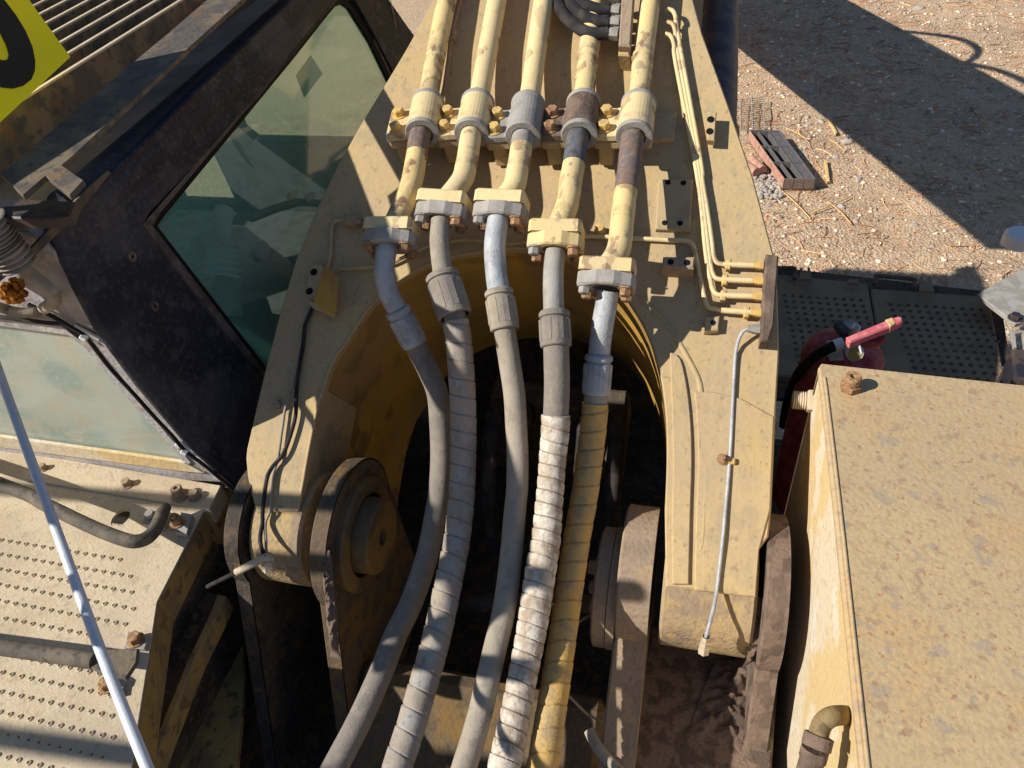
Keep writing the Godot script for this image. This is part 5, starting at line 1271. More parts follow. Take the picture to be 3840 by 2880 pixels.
	obj("hose_collar", mb, M.silver, e)
	mb = MB.new()
	mb.prism([Vector3(0.2792, 1.8620, -1.4066), Vector3(0.3089, 1.8620, -1.4069), Vector3(0.3102, 1.8620, -1.3450), Vector3(0.2823, 1.8620, -1.3393), Vector3(0.2779, 1.8620, -1.3590)], Vector3(0, -0.002, 0))
	obj("paper_tag", mb, M.stone, e)
	mb = MB.new()
	mb.tube(curve([Vector3(0.3152, 1.9300, -1.3686), Vector3(0.3229, 1.9300, -1.3810), Vector3(0.3301, 1.9300, -1.3704), Vector3(0.3241, 1.9300, -1.3470), Vector3(0.3247, 1.9300, -1.3160), Vector3(0.3269, 1.9300, -1.2860)], 5), 0.0025, 8)
	obj("seal_wire", mb, M.silver, e)
	mb = MB.new()
	mb.prism([Vector3(0.2868, 1.9100, -1.4091), Vector3(0.2926, 1.9100, -1.4217), Vector3(0.3009, 1.9100, -1.4203), Vector3(0.3207, 1.9100, -1.3895), Vector3(0.3141, 1.9100, -1.3748), Vector3(0.2980, 1.9100, -1.3775)], Vector3(0, -0.014, 0), 0.003)
	obj("nozzle", mb, M.cylinder, e)
	# hoist cylinder beside the boom
	var h := thing("boom_cylinder", Vector3(0.1200, 1.9236, -2.0048), "dark dusty hydraulic cylinder barrel passing behind the right edge of the boom", "hydraulic cylinder")
	mb = MB.new()
	mb.tube([Vector3(-0.0142, 1.8215, -2.3547), Vector3(-0.0251, 1.8928, -2.8486), Vector3(-0.0420, 1.9719, -3.3481), Vector3(-0.0851, 2.2167, -4.6422)], 0.085, 36)
	obj("barrel", mb, M.cylinder, h)
	mb = MB.new()
	mb.tube([Vector3(-0.0111, 1.7776, -2.2418), Vector3(-0.0157, 1.8317, -2.4640)], 0.094, 36)
	obj("gland", mb, M.cylinder, h)

# ---------------------------------------------------------------- steel pipes with clamps and flanges
func build_pipes():
	var names := ["first", "second", "third", "fourth", "fifth"]
	var paint_state := ["with long rust streaks, nearest the cab", "with a clean sunlit top and a bent lower end", "with a bare grey patch, in the middle of the five", "with a blackened band below its grey clamp", "speckled with rust chips, nearest the right edge of the boom"]
	var clamp_state := ["half in shade and nearest the cab", "all yellow, between the shaded clamp and the grey one", "worn to grey metal, in the middle of the row", "coated in grey brown dust, with black pipe below it", "clean yellow at the right end of the row"]
	var flange_state := ["blue grey and shaded, at the far left and lowest on that side", "with a grey arched clamp, left of the twin beside it", "with a yellow patch under its grey arch, third from the left", "chipped yellow and grey, on the pipe with the blackened band", "grey with rust red bolts, lowest of the five"]
	var tubes: Array = [[Vector3(-0.6437, 2.9517, -2.6946), Vector3(-0.6412, 2.8266, -2.4781), Vector3(-0.6387, 2.7015, -2.2617), Vector3(-0.6362, 2.5765, -2.0452), Vector3(-0.6337, 2.4514, -1.8288), Vector3(-0.6323, 2.3857, -1.7151), Vector3(-0.6244, 2.3278, -1.5934), Vector3(-0.6110, 2.3077, -1.5105), Vector3(-0.6050, 2.2901, -1.4432), Vector3(-0.6003, 2.2742, -1.4044), Vector3(-0.5952, 2.2436, -1.3288), Vector3(-0.5913, 2.2133, -1.2578)], [Vector3(-0.5182, 2.9496, -2.6920), Vector3(-0.5167, 2.8247, -2.4755), Vector3(-0.5151, 2.6997, -2.2590), Vector3(-0.5136, 2.5747, -2.0425), Vector3(-0.5121, 2.4497, -1.8260), Vector3(-0.5113, 2.3850, -1.7140), Vector3(-0.5066, 2.3281, -1.5940), Vector3(-0.4989, 2.3091, -1.5143), Vector3(-0.4928, 2.2929, -1.4491), Vector3(-0.4895, 2.2789, -1.4145), Vector3(-0.4878, 2.2666, -1.3841), Vector3(-0.4888, 2.2531, -1.3504), Vector3(-0.4902, 2.2380, -1.3143)], [Vector3(-0.4253, 2.9476, -2.6894), Vector3(-0.4195, 2.8228, -2.4729), Vector3(-0.4138, 2.6979, -2.2564), Vector3(-0.4080, 2.5730, -2.0399), Vector3(-0.4023, 2.4481, -1.8234), Vector3(-0.3993, 2.3844, -1.7130), Vector3(-0.3921, 2.3260, -1.5841), Vector3(-0.3855, 2.3081, -1.5083), Vector3(-0.3810, 2.2926, -1.4472), Vector3(-0.3787, 2.2758, -1.4056), Vector3(-0.3778, 2.2624, -1.3720), Vector3(-0.3778, 2.2492, -1.3391), Vector3(-0.3781, 2.2373, -1.3110)], [Vector3(-0.2963, 2.9457, -2.6870), Vector3(-0.2931, 2.8209, -2.4705), Vector3(-0.2900, 2.6961, -2.2539), Vector3(-0.2868, 2.5713, -2.0373), Vector3(-0.2836, 2.4464, -1.8207), Vector3(-0.2820, 2.3838, -1.7120), Vector3(-0.2758, 2.3276, -1.5899), Vector3(-0.2696, 2.3102, -1.5145), Vector3(-0.2676, 2.2938, -1.4493), Vector3(-0.2659, 2.2715, -1.3934), Vector3(-0.2658, 2.2542, -1.3496), Vector3(-0.2642, 2.2353, -1.3045), Vector3(-0.2627, 2.2156, -1.2572)], [Vector3(-0.1561, 2.9436, -2.6845), Vector3(-0.1577, 2.8189, -2.4679), Vector3(-0.1593, 2.6942, -2.2512), Vector3(-0.1609, 2.5694, -2.0346), Vector3(-0.1625, 2.4447, -1.8179), Vector3(-0.1633, 2.3831, -1.7109), Vector3(-0.1600, 2.3268, -1.5854), Vector3(-0.1571, 2.3099, -1.5111), Vector3(-0.1578, 2.2950, -1.4513), Vector3(-0.1558, 2.2688, -1.3852), Vector3(-0.1556, 2.2490, -1.3355), Vector3(-0.1545, 2.2238, -1.2749), Vector3(-0.1533, 2.1976, -1.2137), Vector3(-0.1533, 2.1820, -1.1806)]]
	var clampc: Array = [Vector3(-0.6103, 2.3087, -1.5145), Vector3(-0.4992, 2.3095, -1.5157), Vector3(-0.3864, 2.3084, -1.5093), Vector3(-0.2689, 2.3102, -1.5146), Vector3(-0.1564, 2.3104, -1.5135)]
	var flc: Array = [Vector3(-0.6067, 2.1982, -1.2223), Vector3(-0.5116, 2.2255, -1.2853), Vector3(-0.3931, 2.2282, -1.2896), Vector3(-0.2734, 2.2043, -1.2301), Vector3(-0.1672, 2.1731, -1.1620)]
	for i in 5:
		var p: Array = tubes[i]
		var fd: Vector3 = (p[p.size() - 1] - p[p.size() - 2]).normalized()
		p.append(flc[i] - fd * 0.02)
		p.remove_at(p.size() - 2)
		var c := curve(p, 6)
		var mb := MB.new()
		var k0 := 0
		mb.tube(c, 0.0224, 28)
		var t := thing("hydraulic_pipe", p[p.size() - 1], "yellow hydraulic steel pipe %s" % paint_state[i], "pipe", "yellow steel pipes along the boom")
		obj("pipe", mb, M.chipped if i in [0, 3, 4] else M.pipe, t)
		# bare or rusty band below the clamp
		var cd := clampc[i] as Vector3
		var bi := 0
		for j in c.size():
			if (c[j] - cd).dot(BD) > -0.052: bi = j
		var band := []
		var want: float = [0.05, 0.0, 0.03, 0.075, 0.13][i]
		if want > 0.0:
			var s := 0.0
			var a: Vector3 = c[bi]
			var b: Vector3 = c[bi + 1]
			band.append(a)
			var j := bi + 1
			while s < want and j < c.size():
				s += c[j].distance_to(c[j - 1])
				band.append(c[j])
				j += 1
			mb = MB.new()
			mb.tube(band, 0.0228, 28, false)
			obj("bare_band", mb, [M.rust, M.rust, M.steel, M.tray, M.rust][i], t)
		# ---- clamp
		var dirn := Vector3.ZERO
		for j in c.size() - 1:
			if (c[j] - cd).dot(BD) > 0 and (c[j + 1] - cd).dot(BD) <= 0: dirn = (c[j] - c[j + 1]).normalized()
		if dirn == Vector3.ZERO: dirn = BD
		var bx := N.cross(dirn).normalized() * -1.0
		if bx.x < 0: bx = -bx
		var up := dirn.cross(bx).normalized()
		if up.dot(N) < 0: up = -up
		var k := thing("pipe_clamp", cd - up * 0.07, "bolted pipe clamp %s" % clamp_state[i], "pipe clamp", "pipe clamps across the boom")
		var skin: Material = [M.pipe, M.pipe, M.steel, M.mud, M.pipe][i]
		var o := []
		for q in 19:
			var a := deg_to_rad(-20.0 + 200.0 * q / 18.0)
			o.append(Vector2(cos(a) * 0.0355, sin(a) * 0.0355))
		o.append(Vector2(-0.041, -0.003))
		o.append(Vector2(-0.084, -0.003))
		o.append(Vector2(-0.086, -0.006))
		o.append(Vector2(-0.086, -0.02))
		o.append(Vector2(0.034, -0.02))
		var top := []
		for q in o: top.append(cd + bx * q.x + up * q.y - dirn * 0.044)
		mb = MB.new()
		mb.prism(top, dirn * 0.088, 0.003)
		obj("saddle", mb, skin, k)
		mb = MB.new()
		mb.box(frame(cd - up * 0.031 - bx * 0.025, up, bx), Vector3(0.118, 0.020, 0.084), 0.004)
		obj("lower_half", mb, M.plate, k)
		mb = MB.new()
		mb.box(frame(cd - up * 0.0665 - bx * 0.062, up, bx), Vector3(0.03, 0.051, 0.06), 0.003)
		obj("leg", mb, M.plate, k)
		for s in [-1.0, 1.0]:
			mb = MB.new()
			mb.lathe(cd + dirn * (0.044 if s > 0 else -0.056), dirn, [[0.0235, 0.0], [0.0355, 0.0], [0.037, 0.003], [0.037, 0.009], [0.0355, 0.012], [0.0235, 0.012]], 30)
			obj("rubber_ring", mb, M.steel, k)
			nut(k, "bolt", cd - bx * 0.063 + dirn * 0.025 * s - up * 0.003, up, 0.0125, 0.014, M.bolt_yellow if i != 3 else M.bolt_rust, true, 0, 0.4 + s * 0.7 + i)
		# ---- flange pair at the hose end
		var ax: Vector3 = (fd - N * 0.22).normalized()
		var fx := ax.cross(N).normalized()
		if fx.x < 0: fx = -fx
		var fu := fx.cross(ax).normalized()
		if fu.dot(N) < 0: fu = -fu
		var fc := flc[i] as Vector3
		var f := thing("hose_flange", fc, "bolted hose flange %s" % flange_state[i], "flange", "flanges joining pipes to hoses")
		mb = MB.new()
		var oo := []
		for q in [[-0.05, -0.026], [-0.05, 0.030], [-0.044, 0.036], [0.044, 0.036], [0.05, 0.030], [0.05, -0.026], [0.044, -0.034], [-0.044, -0.034]]:
			oo.append(fc + fx * q[0] + fu * q[1] - ax * 0.026)
		mb.prism(oo, ax * 0.026, 0.003)
		obj("block", mb, M.chipped if i in [3, 4] else M.pipe, f)
		for s in [1.0, -1.0]:
			oo = []
			var hole := 0.0245
			for q in [[-0.0525, 0.002], [-0.0525, 0.017], [-0.046, 0.026], [-0.030, 0.032], [-0.016, 0.040], [0.016, 0.040], [0.030, 0.032], [0.046, 0.026], [0.0525, 0.017], [0.0525, 0.002]]:
				oo.append(fc + fx * q[0] + fu * q[1] * s + ax * 0.0262)
			for q in 9:
				var a := PI * q / 8.0
				oo.append(fc + fx * cos(a) * hole + fu * (0.002 + sin(a) * hole) * s + ax * 0.0262)
			mb = MB.new()
			mb.prism(oo, -ax * 0.026, 0.003)
			obj("split_half", mb, M.steel if i != 3 else M.chipped, f)
			for e in [-1.0, 1.0]:
				nut(f, "bolt", fc + fx * 0.037 * e + fu * 0.0185 * s + ax * 0.0262, ax, 0.0108, 0.0125, M.steel if (e < 0 and s > 0 and i != 0) else M.bolt_rust, true, 6, i + e + s)

# ---------------------------------------------------------------- hoses
func build_hoses():
	var L := ["plain grey brown hydraulic hose, the leftmost of the five, in shade", "tan hydraulic hose with a smooth spiral wrap, second from the left", "plain light tan hydraulic hose, the middle one of the five", "hydraulic hose with a puffy whitish spiral wrap", "hydraulic hose with a chipped yellow spiral wrap, the rightmost"]
	var data := [
		[[Vector3(-0.6086, 2.1884, -1.2001), Vector3(-0.6087, 2.1775, -1.1805), Vector3(-0.6087, 2.1518, -1.1571), Vector3(-0.6002, 2.1216, -1.1377), Vector3(-0.5829, 2.0888, -1.1251)], [Vector3(-0.5829, 2.0888, -1.1251), Vector3(-0.5502, 2.0182, -1.1025)], [Vector3(-0.5543, 2.0277, -1.1052), Vector3(-0.5435, 2.0038, -1.0984), Vector3(-0.5180, 1.9715, -1.0726), Vector3(-0.4990, 1.9375, -1.0479), Vector3(-0.4886, 1.8883, -1.0076), Vector3(-0.4798, 1.8451, -0.9626), Vector3(-0.4732, 1.8123, -0.9140), Vector3(-0.4718, 1.7880, -0.8744), Vector3(-0.4727, 1.7460, -0.7934), Vector3(-0.4817, 1.7156, -0.7057), Vector3(-0.4942, 1.7027, -0.6375), Vector3(-0.4987, 1.6933, -0.5814), Vector3(-0.5043, 1.6872, -0.5279), Vector3(-0.5118, 1.6821, -0.4719), Vector3(-0.5248, 1.6722, -0.4149), Vector3(-0.5394, 1.6583, -0.3607)]],
		[[Vector3(-0.5093, 2.2186, -1.2518), Vector3(-0.5051, 2.1987, -1.2181), Vector3(-0.4965, 2.1818, -1.1877), Vector3(-0.4872, 2.1676, -1.1621), Vector3(-0.4824, 2.1600, -1.1486)], [Vector3(-0.4859, 2.1618, -1.1518), Vector3(-0.4480, 2.1105, -1.0887)], [Vector3(-0.4519, 2.1177, -1.0962), Vector3(-0.4446, 2.1008, -1.0787), Vector3(-0.4353, 2.0667, -1.0518), Vector3(-0.4236, 1.9948, -0.9980), Vector3(-0.4147, 1.9270, -0.9397), Vector3(-0.4050, 1.8725, -0.8688), Vector3(-0.4016, 1.8534, -0.8377), Vector3(-0.3983, 1.8245, -0.7866), Vector3(-0.3977, 1.8022, -0.7332), Vector3(-0.3977, 1.7806, -0.6805), Vector3(-0.3972, 1.7638, -0.6271), Vector3(-0.3990, 1.7479, -0.5752), Vector3(-0.4018, 1.7350, -0.5245), Vector3(-0.4040, 1.7235, -0.4748), Vector3(-0.4082, 1.7128, -0.4264), Vector3(-0.4126, 1.7016, -0.3781)]],
		[[Vector3(-0.3931, 2.2225, -1.2581), Vector3(-0.3922, 2.2018, -1.2231), Vector3(-0.3874, 2.1850, -1.1930), Vector3(-0.3751, 2.1632, -1.1488), Vector3(-0.3659, 2.1481, -1.1232)], [Vector3(-0.3674, 2.1515, -1.1273), Vector3(-0.3461, 2.1020, -1.0706)], [Vector3(-0.3489, 2.1102, -1.0780), Vector3(-0.3414, 2.0850, -1.0551), Vector3(-0.3323, 2.0563, -1.0313), Vector3(-0.3200, 2.0086, -0.9975), Vector3(-0.3123, 1.9620, -0.9613), Vector3(-0.3039, 1.9214, -0.9207), Vector3(-0.2966, 1.8888, -0.8724), Vector3(-0.2948, 1.8700, -0.8417), Vector3(-0.2886, 1.8308, -0.7654), Vector3(-0.2840, 1.7962, -0.6816), Vector3(-0.2869, 1.7729, -0.6120), Vector3(-0.2890, 1.7575, -0.5620), Vector3(-0.2899, 1.7450, -0.5138), Vector3(-0.2936, 1.7332, -0.4660), Vector3(-0.2975, 1.7254, -0.4287), Vector3(-0.3004, 1.7161, -0.3885)]],
		[[Vector3(-0.2712, 2.1922, -1.2054), Vector3(-0.2690, 2.1764, -1.1707), Vector3(-0.2633, 2.1620, -1.1325), Vector3(-0.2579, 2.1421, -1.1030), Vector3(-0.2552, 2.1342, -1.0913)], [Vector3(-0.2557, 2.1362, -1.0942), Vector3(-0.2446, 2.0944, -1.0425)], [Vector3(-0.2457, 2.1012, -1.0500), Vector3(-0.2416, 2.0756, -1.0260), Vector3(-0.2379, 2.0412, -1.0015), Vector3(-0.2363, 1.9987, -0.9723), Vector3(-0.2346, 1.9705, -0.9464), Vector3(-0.2347, 1.9391, -0.9151), Vector3(-0.2316, 1.9069, -0.8675), Vector3(-0.2302, 1.8885, -0.8375), Vector3(-0.2273, 1.8608, -0.7885), Vector3(-0.2274, 1.8398, -0.7372), Vector3(-0.2271, 1.8173, -0.6879), Vector3(-0.2269, 1.7986, -0.6382), Vector3(-0.2282, 1.7808, -0.5897), Vector3(-0.2292, 1.7659, -0.5425), Vector3(-0.2298, 1.7522, -0.4959), Vector3(-0.2315, 1.7413, -0.4499), Vector3(-0.2325, 1.7313, -0.4036)]],
		[[Vector3(-0.1643, 2.1473, -1.1515), Vector3(-0.1666, 2.1244, -1.1364), Vector3(-0.1702, 2.0963, -1.1176), Vector3(-0.1732, 2.0596, -1.0992), Vector3(-0.1735, 2.0407, -1.0878)], [Vector3(-0.1738, 2.0434, -1.0899), Vector3(-0.1741, 1.9824, -1.0448)], [Vector3(-0.1740, 1.9911, -1.0509), Vector3(-0.1738, 1.9694, -1.0355), Vector3(-0.1737, 1.9351, -1.0073), Vector3(-0.1751, 1.8934, -0.9650), Vector3(-0.1759, 1.8598, -0.9151), Vector3(-0.1775, 1.8405, -0.8836), Vector3(-0.1803, 1.8114, -0.8322), Vector3(-0.1806, 1.7892, -0.7790), Vector3(-0.1804, 1.7703, -0.7250), Vector3(-0.1794, 1.7574, -0.6701), Vector3(-0.1783, 1.7457, -0.6171), Vector3(-0.1771, 1.7371, -0.5660), Vector3(-0.1763, 1.7301, -0.5158), Vector3(-0.1751, 1.7222, -0.4685), Vector3(-0.1752, 1.7121, -0.4219)]]]
	for i in 5:
		var el: Array = data[i][0]
		var fe: Array = data[i][1]
		var bd: Array = data[i][2]
		var t := thing("hydraulic_hose", el[0], L[i], "hose", "five big hoses over the arch")
		var mb := MB.new()
		mb.tube(curve(el, 8), [0.0205, 0.019, 0.0208, 0.0192, 0.0205][i], 28)
		obj("elbow", mb, [M.elbow, M.elbow_tan, M.elbow, M.steel, M.elbow][i], t)
		# ferrule: collar, crimped sleeve
		var r: float = [0.0265, 0.0335, 0.0275, 0.0285, 0.0265][i]
		var ax: Vector3 = (fe[1] - fe[0])
		var ln := ax.length()
		ax = ax / ln
		mb = MB.new()
		mb.lathe(fe[0], ax, [[0.017, 0.0], [r - 0.003, 0.0], [r, 0.004], [r, 0.011], [r - 0.0035, 0.013], [r - 0.0035, 0.016], [r, 0.018], [r + 0.0006, ln * 0.5], [r, ln - 0.002], [r - 0.002, ln], [r - 0.006, ln]], 32)
		for j in 8:
			var a := TAU * j / 8 + 0.3
			var x := ax.cross(Vector3.RIGHT).normalized().rotated(ax, a)
			mb.box(frame(fe[0] + ax * ln * 0.55 + x * r, x, ax), Vector3(ln * 0.6, 0.0012, r * 0.42), 0.0005)
		obj("ferrule", mb, [M.elbow, M.hose, M.hose_light, M.hose, M.elbow][i], t)
		var c := curve(bd, 10)
		var hr: float = [0.0222, 0.0215, 0.0205, 0.0235, 0.0225][i]
		mb = MB.new()
		mb.tube(c, hr, 28)
		obj("rubber_hose", mb, [M.hose, M.hose, M.hose_light, M.hose, M.hose_light][i], t)
		if i == 1:
			mb = MB.new()
			wrapped(mb, c, 0.0252, 0.034, 0.003, 0.0, 0.0, 0.02, 32, 0.012)
			obj("spiral_wrap", mb, M.wrap_tan, t)
		elif i == 3:
			mb = MB.new()
			wrapped(mb, c, 0.0258, 0.0235, 0.0034, 0.0, 0.0008, 0.135, 32, 0.05)
			obj("spiral_wrap", mb, M.wrap_white, t)
		elif i == 4:
			mb = MB.new()
			wrapped(mb, c, 0.0252, 0.036, 0.003, 0.0, 0.0, 0.028, 32, 0.012, -1.0)
			obj("spiral_wrap", mb, M.wrap_yellow, t)

# ---------------------------------------------------------------- thin lines on the boom
func build_small_lines():
	var fit := func(t: Node, a: Vector3, b: Vector3, r: float, mat: Material):
		var ax := (b - a).normalized()
		var L := a.distance_to(b)
		var mb := MB.new()
		mb.lathe(a, ax, [[r * 0.8, 0.0], [r * 0.8, L * 0.35]], 6)
		mb.lathe(a, ax, [[0.0001, L * 0.3], [r, L * 0.3], [r, L * 0.62]], 6)
		mb.lathe(a, ax, [[0.0001, L * 0.58], [r * 1.15, L * 0.58], [r * 1.15, L * 0.96], [r, L], [0.0001, L]], 6)
		obj("fitting", mb, mat, t)
	var lines := [
		["yellow grease pipe curling to the top fitting of the manifold bar", [Vector3(-0.1275, 2.4278, -1.8132), Vector3(-0.1135, 2.4248, -1.8084), Vector3(-0.1052, 2.4158, -1.7937), Vector3(-0.0967, 2.3893, -1.7657), Vector3(-0.0240, 2.2291, -1.5120), Vector3(-0.0163, 2.2049, -1.4724), Vector3(-0.0014, 2.1710, -1.4172), Vector3(0.0140, 2.1325, -1.3544), Vector3(0.0180, 2.1206, -1.3349), Vector3(0.0225, 2.1132, -1.3228), Vector3(0.0296, 2.1091, -1.3161), Vector3(0.0417, 2.1081, -1.3146), Vector3(0.0509, 2.1081, -1.3145)]],
		["yellow grease pipe bending to the second fitting of the manifold bar", [Vector3(-0.1225, 2.4097, -1.7837), Vector3(-0.1103, 2.4070, -1.7793), Vector3(-0.1029, 2.3948, -1.7689), Vector3(-0.0948, 2.3676, -1.7341), Vector3(-0.0302, 2.2290, -1.5118), Vector3(-0.0098, 2.1765, -1.4261), Vector3(0.0038, 2.1377, -1.3629), Vector3(0.0163, 2.1054, -1.3101), Vector3(0.0213, 2.0970, -1.2963), Vector3(0.0275, 2.0923, -1.2888), Vector3(0.0387, 2.0911, -1.2868), Vector3(0.0497, 2.0912, -1.2869)]],
		["yellow grease pipe bending to the third fitting of the manifold bar", [Vector3(-0.1230, 2.3939, -1.7580), Vector3(-0.1115, 2.3911, -1.7534), Vector3(-0.1022, 2.3760, -1.7383), Vector3(-0.0952, 2.3511, -1.7072), Vector3(-0.0360, 2.2289, -1.5117), Vector3(-0.0140, 2.1764, -1.4260), Vector3(0.0000, 2.1321, -1.3537), Vector3(0.0111, 2.1031, -1.3063), Vector3(0.0177, 2.0904, -1.2857), Vector3(0.0228, 2.0810, -1.2703), Vector3(0.0301, 2.0754, -1.2612), Vector3(0.0394, 2.0740, -1.2588), Vector3(0.0521, 2.0741, -1.2591)]],
		["yellow grease pipe crossing the plate below the mounting pad to the fourth fitting", [Vector3(-0.2625, 2.1276, -1.3578), Vector3(-0.2225, 2.1292, -1.3605), Vector3(-0.1866, 2.1291, -1.3602), Vector3(-0.1451, 2.1288, -1.3598), Vector3(-0.1041, 2.1288, -1.3598), Vector3(-0.0693, 2.1286, -1.3595), Vector3(-0.0445, 2.1290, -1.3601), Vector3(-0.0330, 2.1282, -1.3588), Vector3(-0.0250, 2.1256, -1.3546), Vector3(-0.0194, 2.1203, -1.3459), Vector3(-0.0100, 2.1030, -1.3177), Vector3(0.0009, 2.0818, -1.2831), Vector3(0.0088, 2.0671, -1.2591), Vector3(0.0136, 2.0599, -1.2473), Vector3(0.0198, 2.0559, -1.2408), Vector3(0.0310, 2.0544, -1.2384), Vector3(0.0547, 2.0536, -1.2370)]]]
	var ends := [[Vector3(0.0490, 2.1093, -1.3126), Vector3(0.1142, 2.1099, -1.3137)], [Vector3(0.0478, 2.0924, -1.2850), Vector3(0.1154, 2.0931, -1.2861)], [Vector3(0.0484, 2.0753, -1.2571), Vector3(0.1165, 2.0762, -1.2586)], [Vector3(0.0508, 2.0589, -1.2305), Vector3(0.1169, 2.0588, -1.2302)]]
	for i in 4:
		var p: Array = lines[i][1]
		var t := thing("grease_pipe", p[p.size() - 1], lines[i][0], "pipe", "thin grease pipes on the right of the boom")
		var mb := MB.new()
		mb.tube(curve(p, 5), 0.0048, 12)
		obj("pipe", mb, M.pipe, t)
		var a: Vector3 = ends[i][0]
		var b: Vector3 = ends[i][1]
		mb = MB.new()
		mb.tube([a - (b - a) * 0.12, a.lerp(b, 0.75)], 0.0058, 12)
		obj("nipple", mb, M.pipe, t)
		fit.call(t, a.lerp(b, 0.72), b + (b - a) * 0.02, 0.0085, M.bolt_yellow)
		mb = MB.new()
		var s: Vector3 = a.lerp(b, [0.0, -0.04, -0.05, 0.6][i])
		mb.box(frame(s - N * 0.004, N, Vector3.RIGHT), Vector3(0.012, 0.018, 0.022), 0.003)
		obj("p_clip", mb, M.bolt_yellow, t)
	# pale line down the right leg
	var p := [Vector3(0.1098, 2.0485, -1.1943), Vector3(0.0957, 2.0479, -1.1933), Vector3(0.0862, 2.0432, -1.1895), Vector3(0.0803, 2.0324, -1.1833), Vector3(0.0779, 2.0156, -1.1750), Vector3(0.0768, 1.9931, -1.1459), Vector3(0.0810, 1.9012, -0.9960), Vector3(0.0803, 1.8484, -0.9060), Vector3(0.0797, 1.8247, -0.8655), Vector3(0.0771, 1.7834, -0.7999), Vector3(0.0734, 1.7719, -0.7620), Vector3(0.0668, 1.7589, -0.7255), Vector3(0.0634, 1.7421, -0.7134)]
	var t := thing("grease_line", p[8], "long thin pale grease line running down the right boom leg to its pin boss", "pipe")
	var mb := MB.new()
	mb.tube(curve(p, 6), 0.0033, 12)
	obj("line", mb, M.elbow, t)
	fit.call(t, Vector3(0.0942, 2.0482, -1.1938), Vector3(0.1170, 2.0483, -1.1939), 0.0095, M.steel)
	fit.call(t, Vector3(0.0643, 1.7470, -0.7138), Vector3(0.0624, 1.7114, -0.7016), 0.009, M.deck)
	mb = MB.new()
	mb.box(frame(Vector3(0.0801, 1.8973, -0.9897), N, Vector3.RIGHT), Vector3(0.024, 0.012, 0.012), 0.003)
	obj("p_clip", mb, M.bolt_yellow, t)
	nut(t, "bolt", Vector3(0.0689, 1.8967, -0.9924), N, 0.0085, 0.012, M.bolt_rust, true, 0, 0.3, true)
	# two lines down the left leg
	var defs := [["black grease hose running down the left boom leg to the cross pipe", [Vector3(-0.8148, 2.0274, -1.1944), Vector3(-0.8191, 2.0158, -1.1754), Vector3(-0.8235, 2.0005, -1.1505), Vector3(-0.8190, 1.9820, -1.1202), Vector3(-0.8145, 1.9471, -1.0633), Vector3(-0.8087, 1.9220, -1.0223), Vector3(-0.7995, 1.8975, -0.9823), Vector3(-0.8029, 1.8692, -0.9361), Vector3(-0.8099, 1.8531, -0.9099), Vector3(-0.8254, 1.8401, -0.8887), Vector3(-0.8322, 1.8277, -0.8684), Vector3(-0.8290, 1.8058, -0.8327), Vector3(-0.8247, 1.7895, -0.8061), Vector3(-0.8210, 1.7778, -0.7907), Vector3(-0.8136, 1.7711, -0.7608), Vector3(-0.8025, 1.7650, -0.7412), Vector3(-0.7949, 1.7525, -0.7304)], 0.0042, M.rubber], ["thin grey grease pipe left of the black hose on the left boom leg", [Vector3(-0.8198, 2.0221, -1.1895), Vector3(-0.8272, 2.0047, -1.1611), Vector3(-0.8238, 1.9804, -1.1215), Vector3(-0.8227, 1.9490, -1.0702), Vector3(-0.8258, 1.9233, -1.0283), Vector3(-0.8278, 1.9052, -0.9988), Vector3(-0.8244, 1.8805, -0.9584), Vector3(-0.8190, 1.8494, -0.9076), Vector3(-0.8194, 1.8424, -0.8963), Vector3(-0.8219, 1.8285, -0.8736), Vector3(-0.8162, 1.8051, -0.8353), Vector3(-0.8110, 1.7903, -0.8112), Vector3(-0.8158, 1.7765, -0.7925), Vector3(-0.8024, 1.7648, -0.7601), Vector3(-0.7917, 1.7537, -0.7324)], 0.003, M.hose_light]]
	for d in defs:
		mb = MB.new()
		mb.tube(curve(d[1], 6), d[2], 10)
		solo("grease_hose", mb, d[3], d[1][0], d[0], "hose")
	var x := thing("grease_tee", Vector3(-0.7887, 1.7529, -0.7311), "dusty grease fitting and pipe stub on the left pin boss", "fitting")
	fit.call(x, Vector3(-0.7869, 1.7591, -0.7317), Vector3(-0.7891, 1.7225, -0.7196), 0.012, M.deck)
	fit.call(x, Vector3(-0.7715, 1.7527, -0.7307), Vector3(-0.7901, 1.7569, -0.7281), 0.008, M.deck)
	mb = MB.new()
	mb.tube([Vector3(-0.7881, 1.7571, -0.7283), Vector3(-0.8185, 1.7433, -0.7154), Vector3(-0.8537, 1.7240, -0.7030)], 0.008, 12)
	obj("sleeve", mb, M.deck, x)
	mb = MB.new()
	mb.tube(curve([Vector3(-0.8493, 1.7261, -0.7046), Vector3(-0.8858, 1.7062, -0.6932), Vector3(-0.9284, 1.6781, -0.6856)], 5), 0.005, 10)
	obj("hose", mb, M.rubber, x)
	# valve and pipe run near the cab
	var v := thing("small_valve", Vector3(-0.7645, 2.1379, -1.3690), "small brown grease valve on a thin pipe at the left edge of the boom", "valve")
	mb = MB.new()
	mb.box(frame(Vector3(-0.7669, 2.1365, -1.3646), N, Vector3(1, 0.1, 0.3)), Vector3(0.032, 0.02, 0.024), 0.004)
	obj("body", mb, M.lug, v)
	fit.call(v, Vector3(-0.7404, 2.1361, -1.3640), Vector3(-0.7574, 2.1363, -1.3643), 0.009, M.lug)
	mb = MB.new()
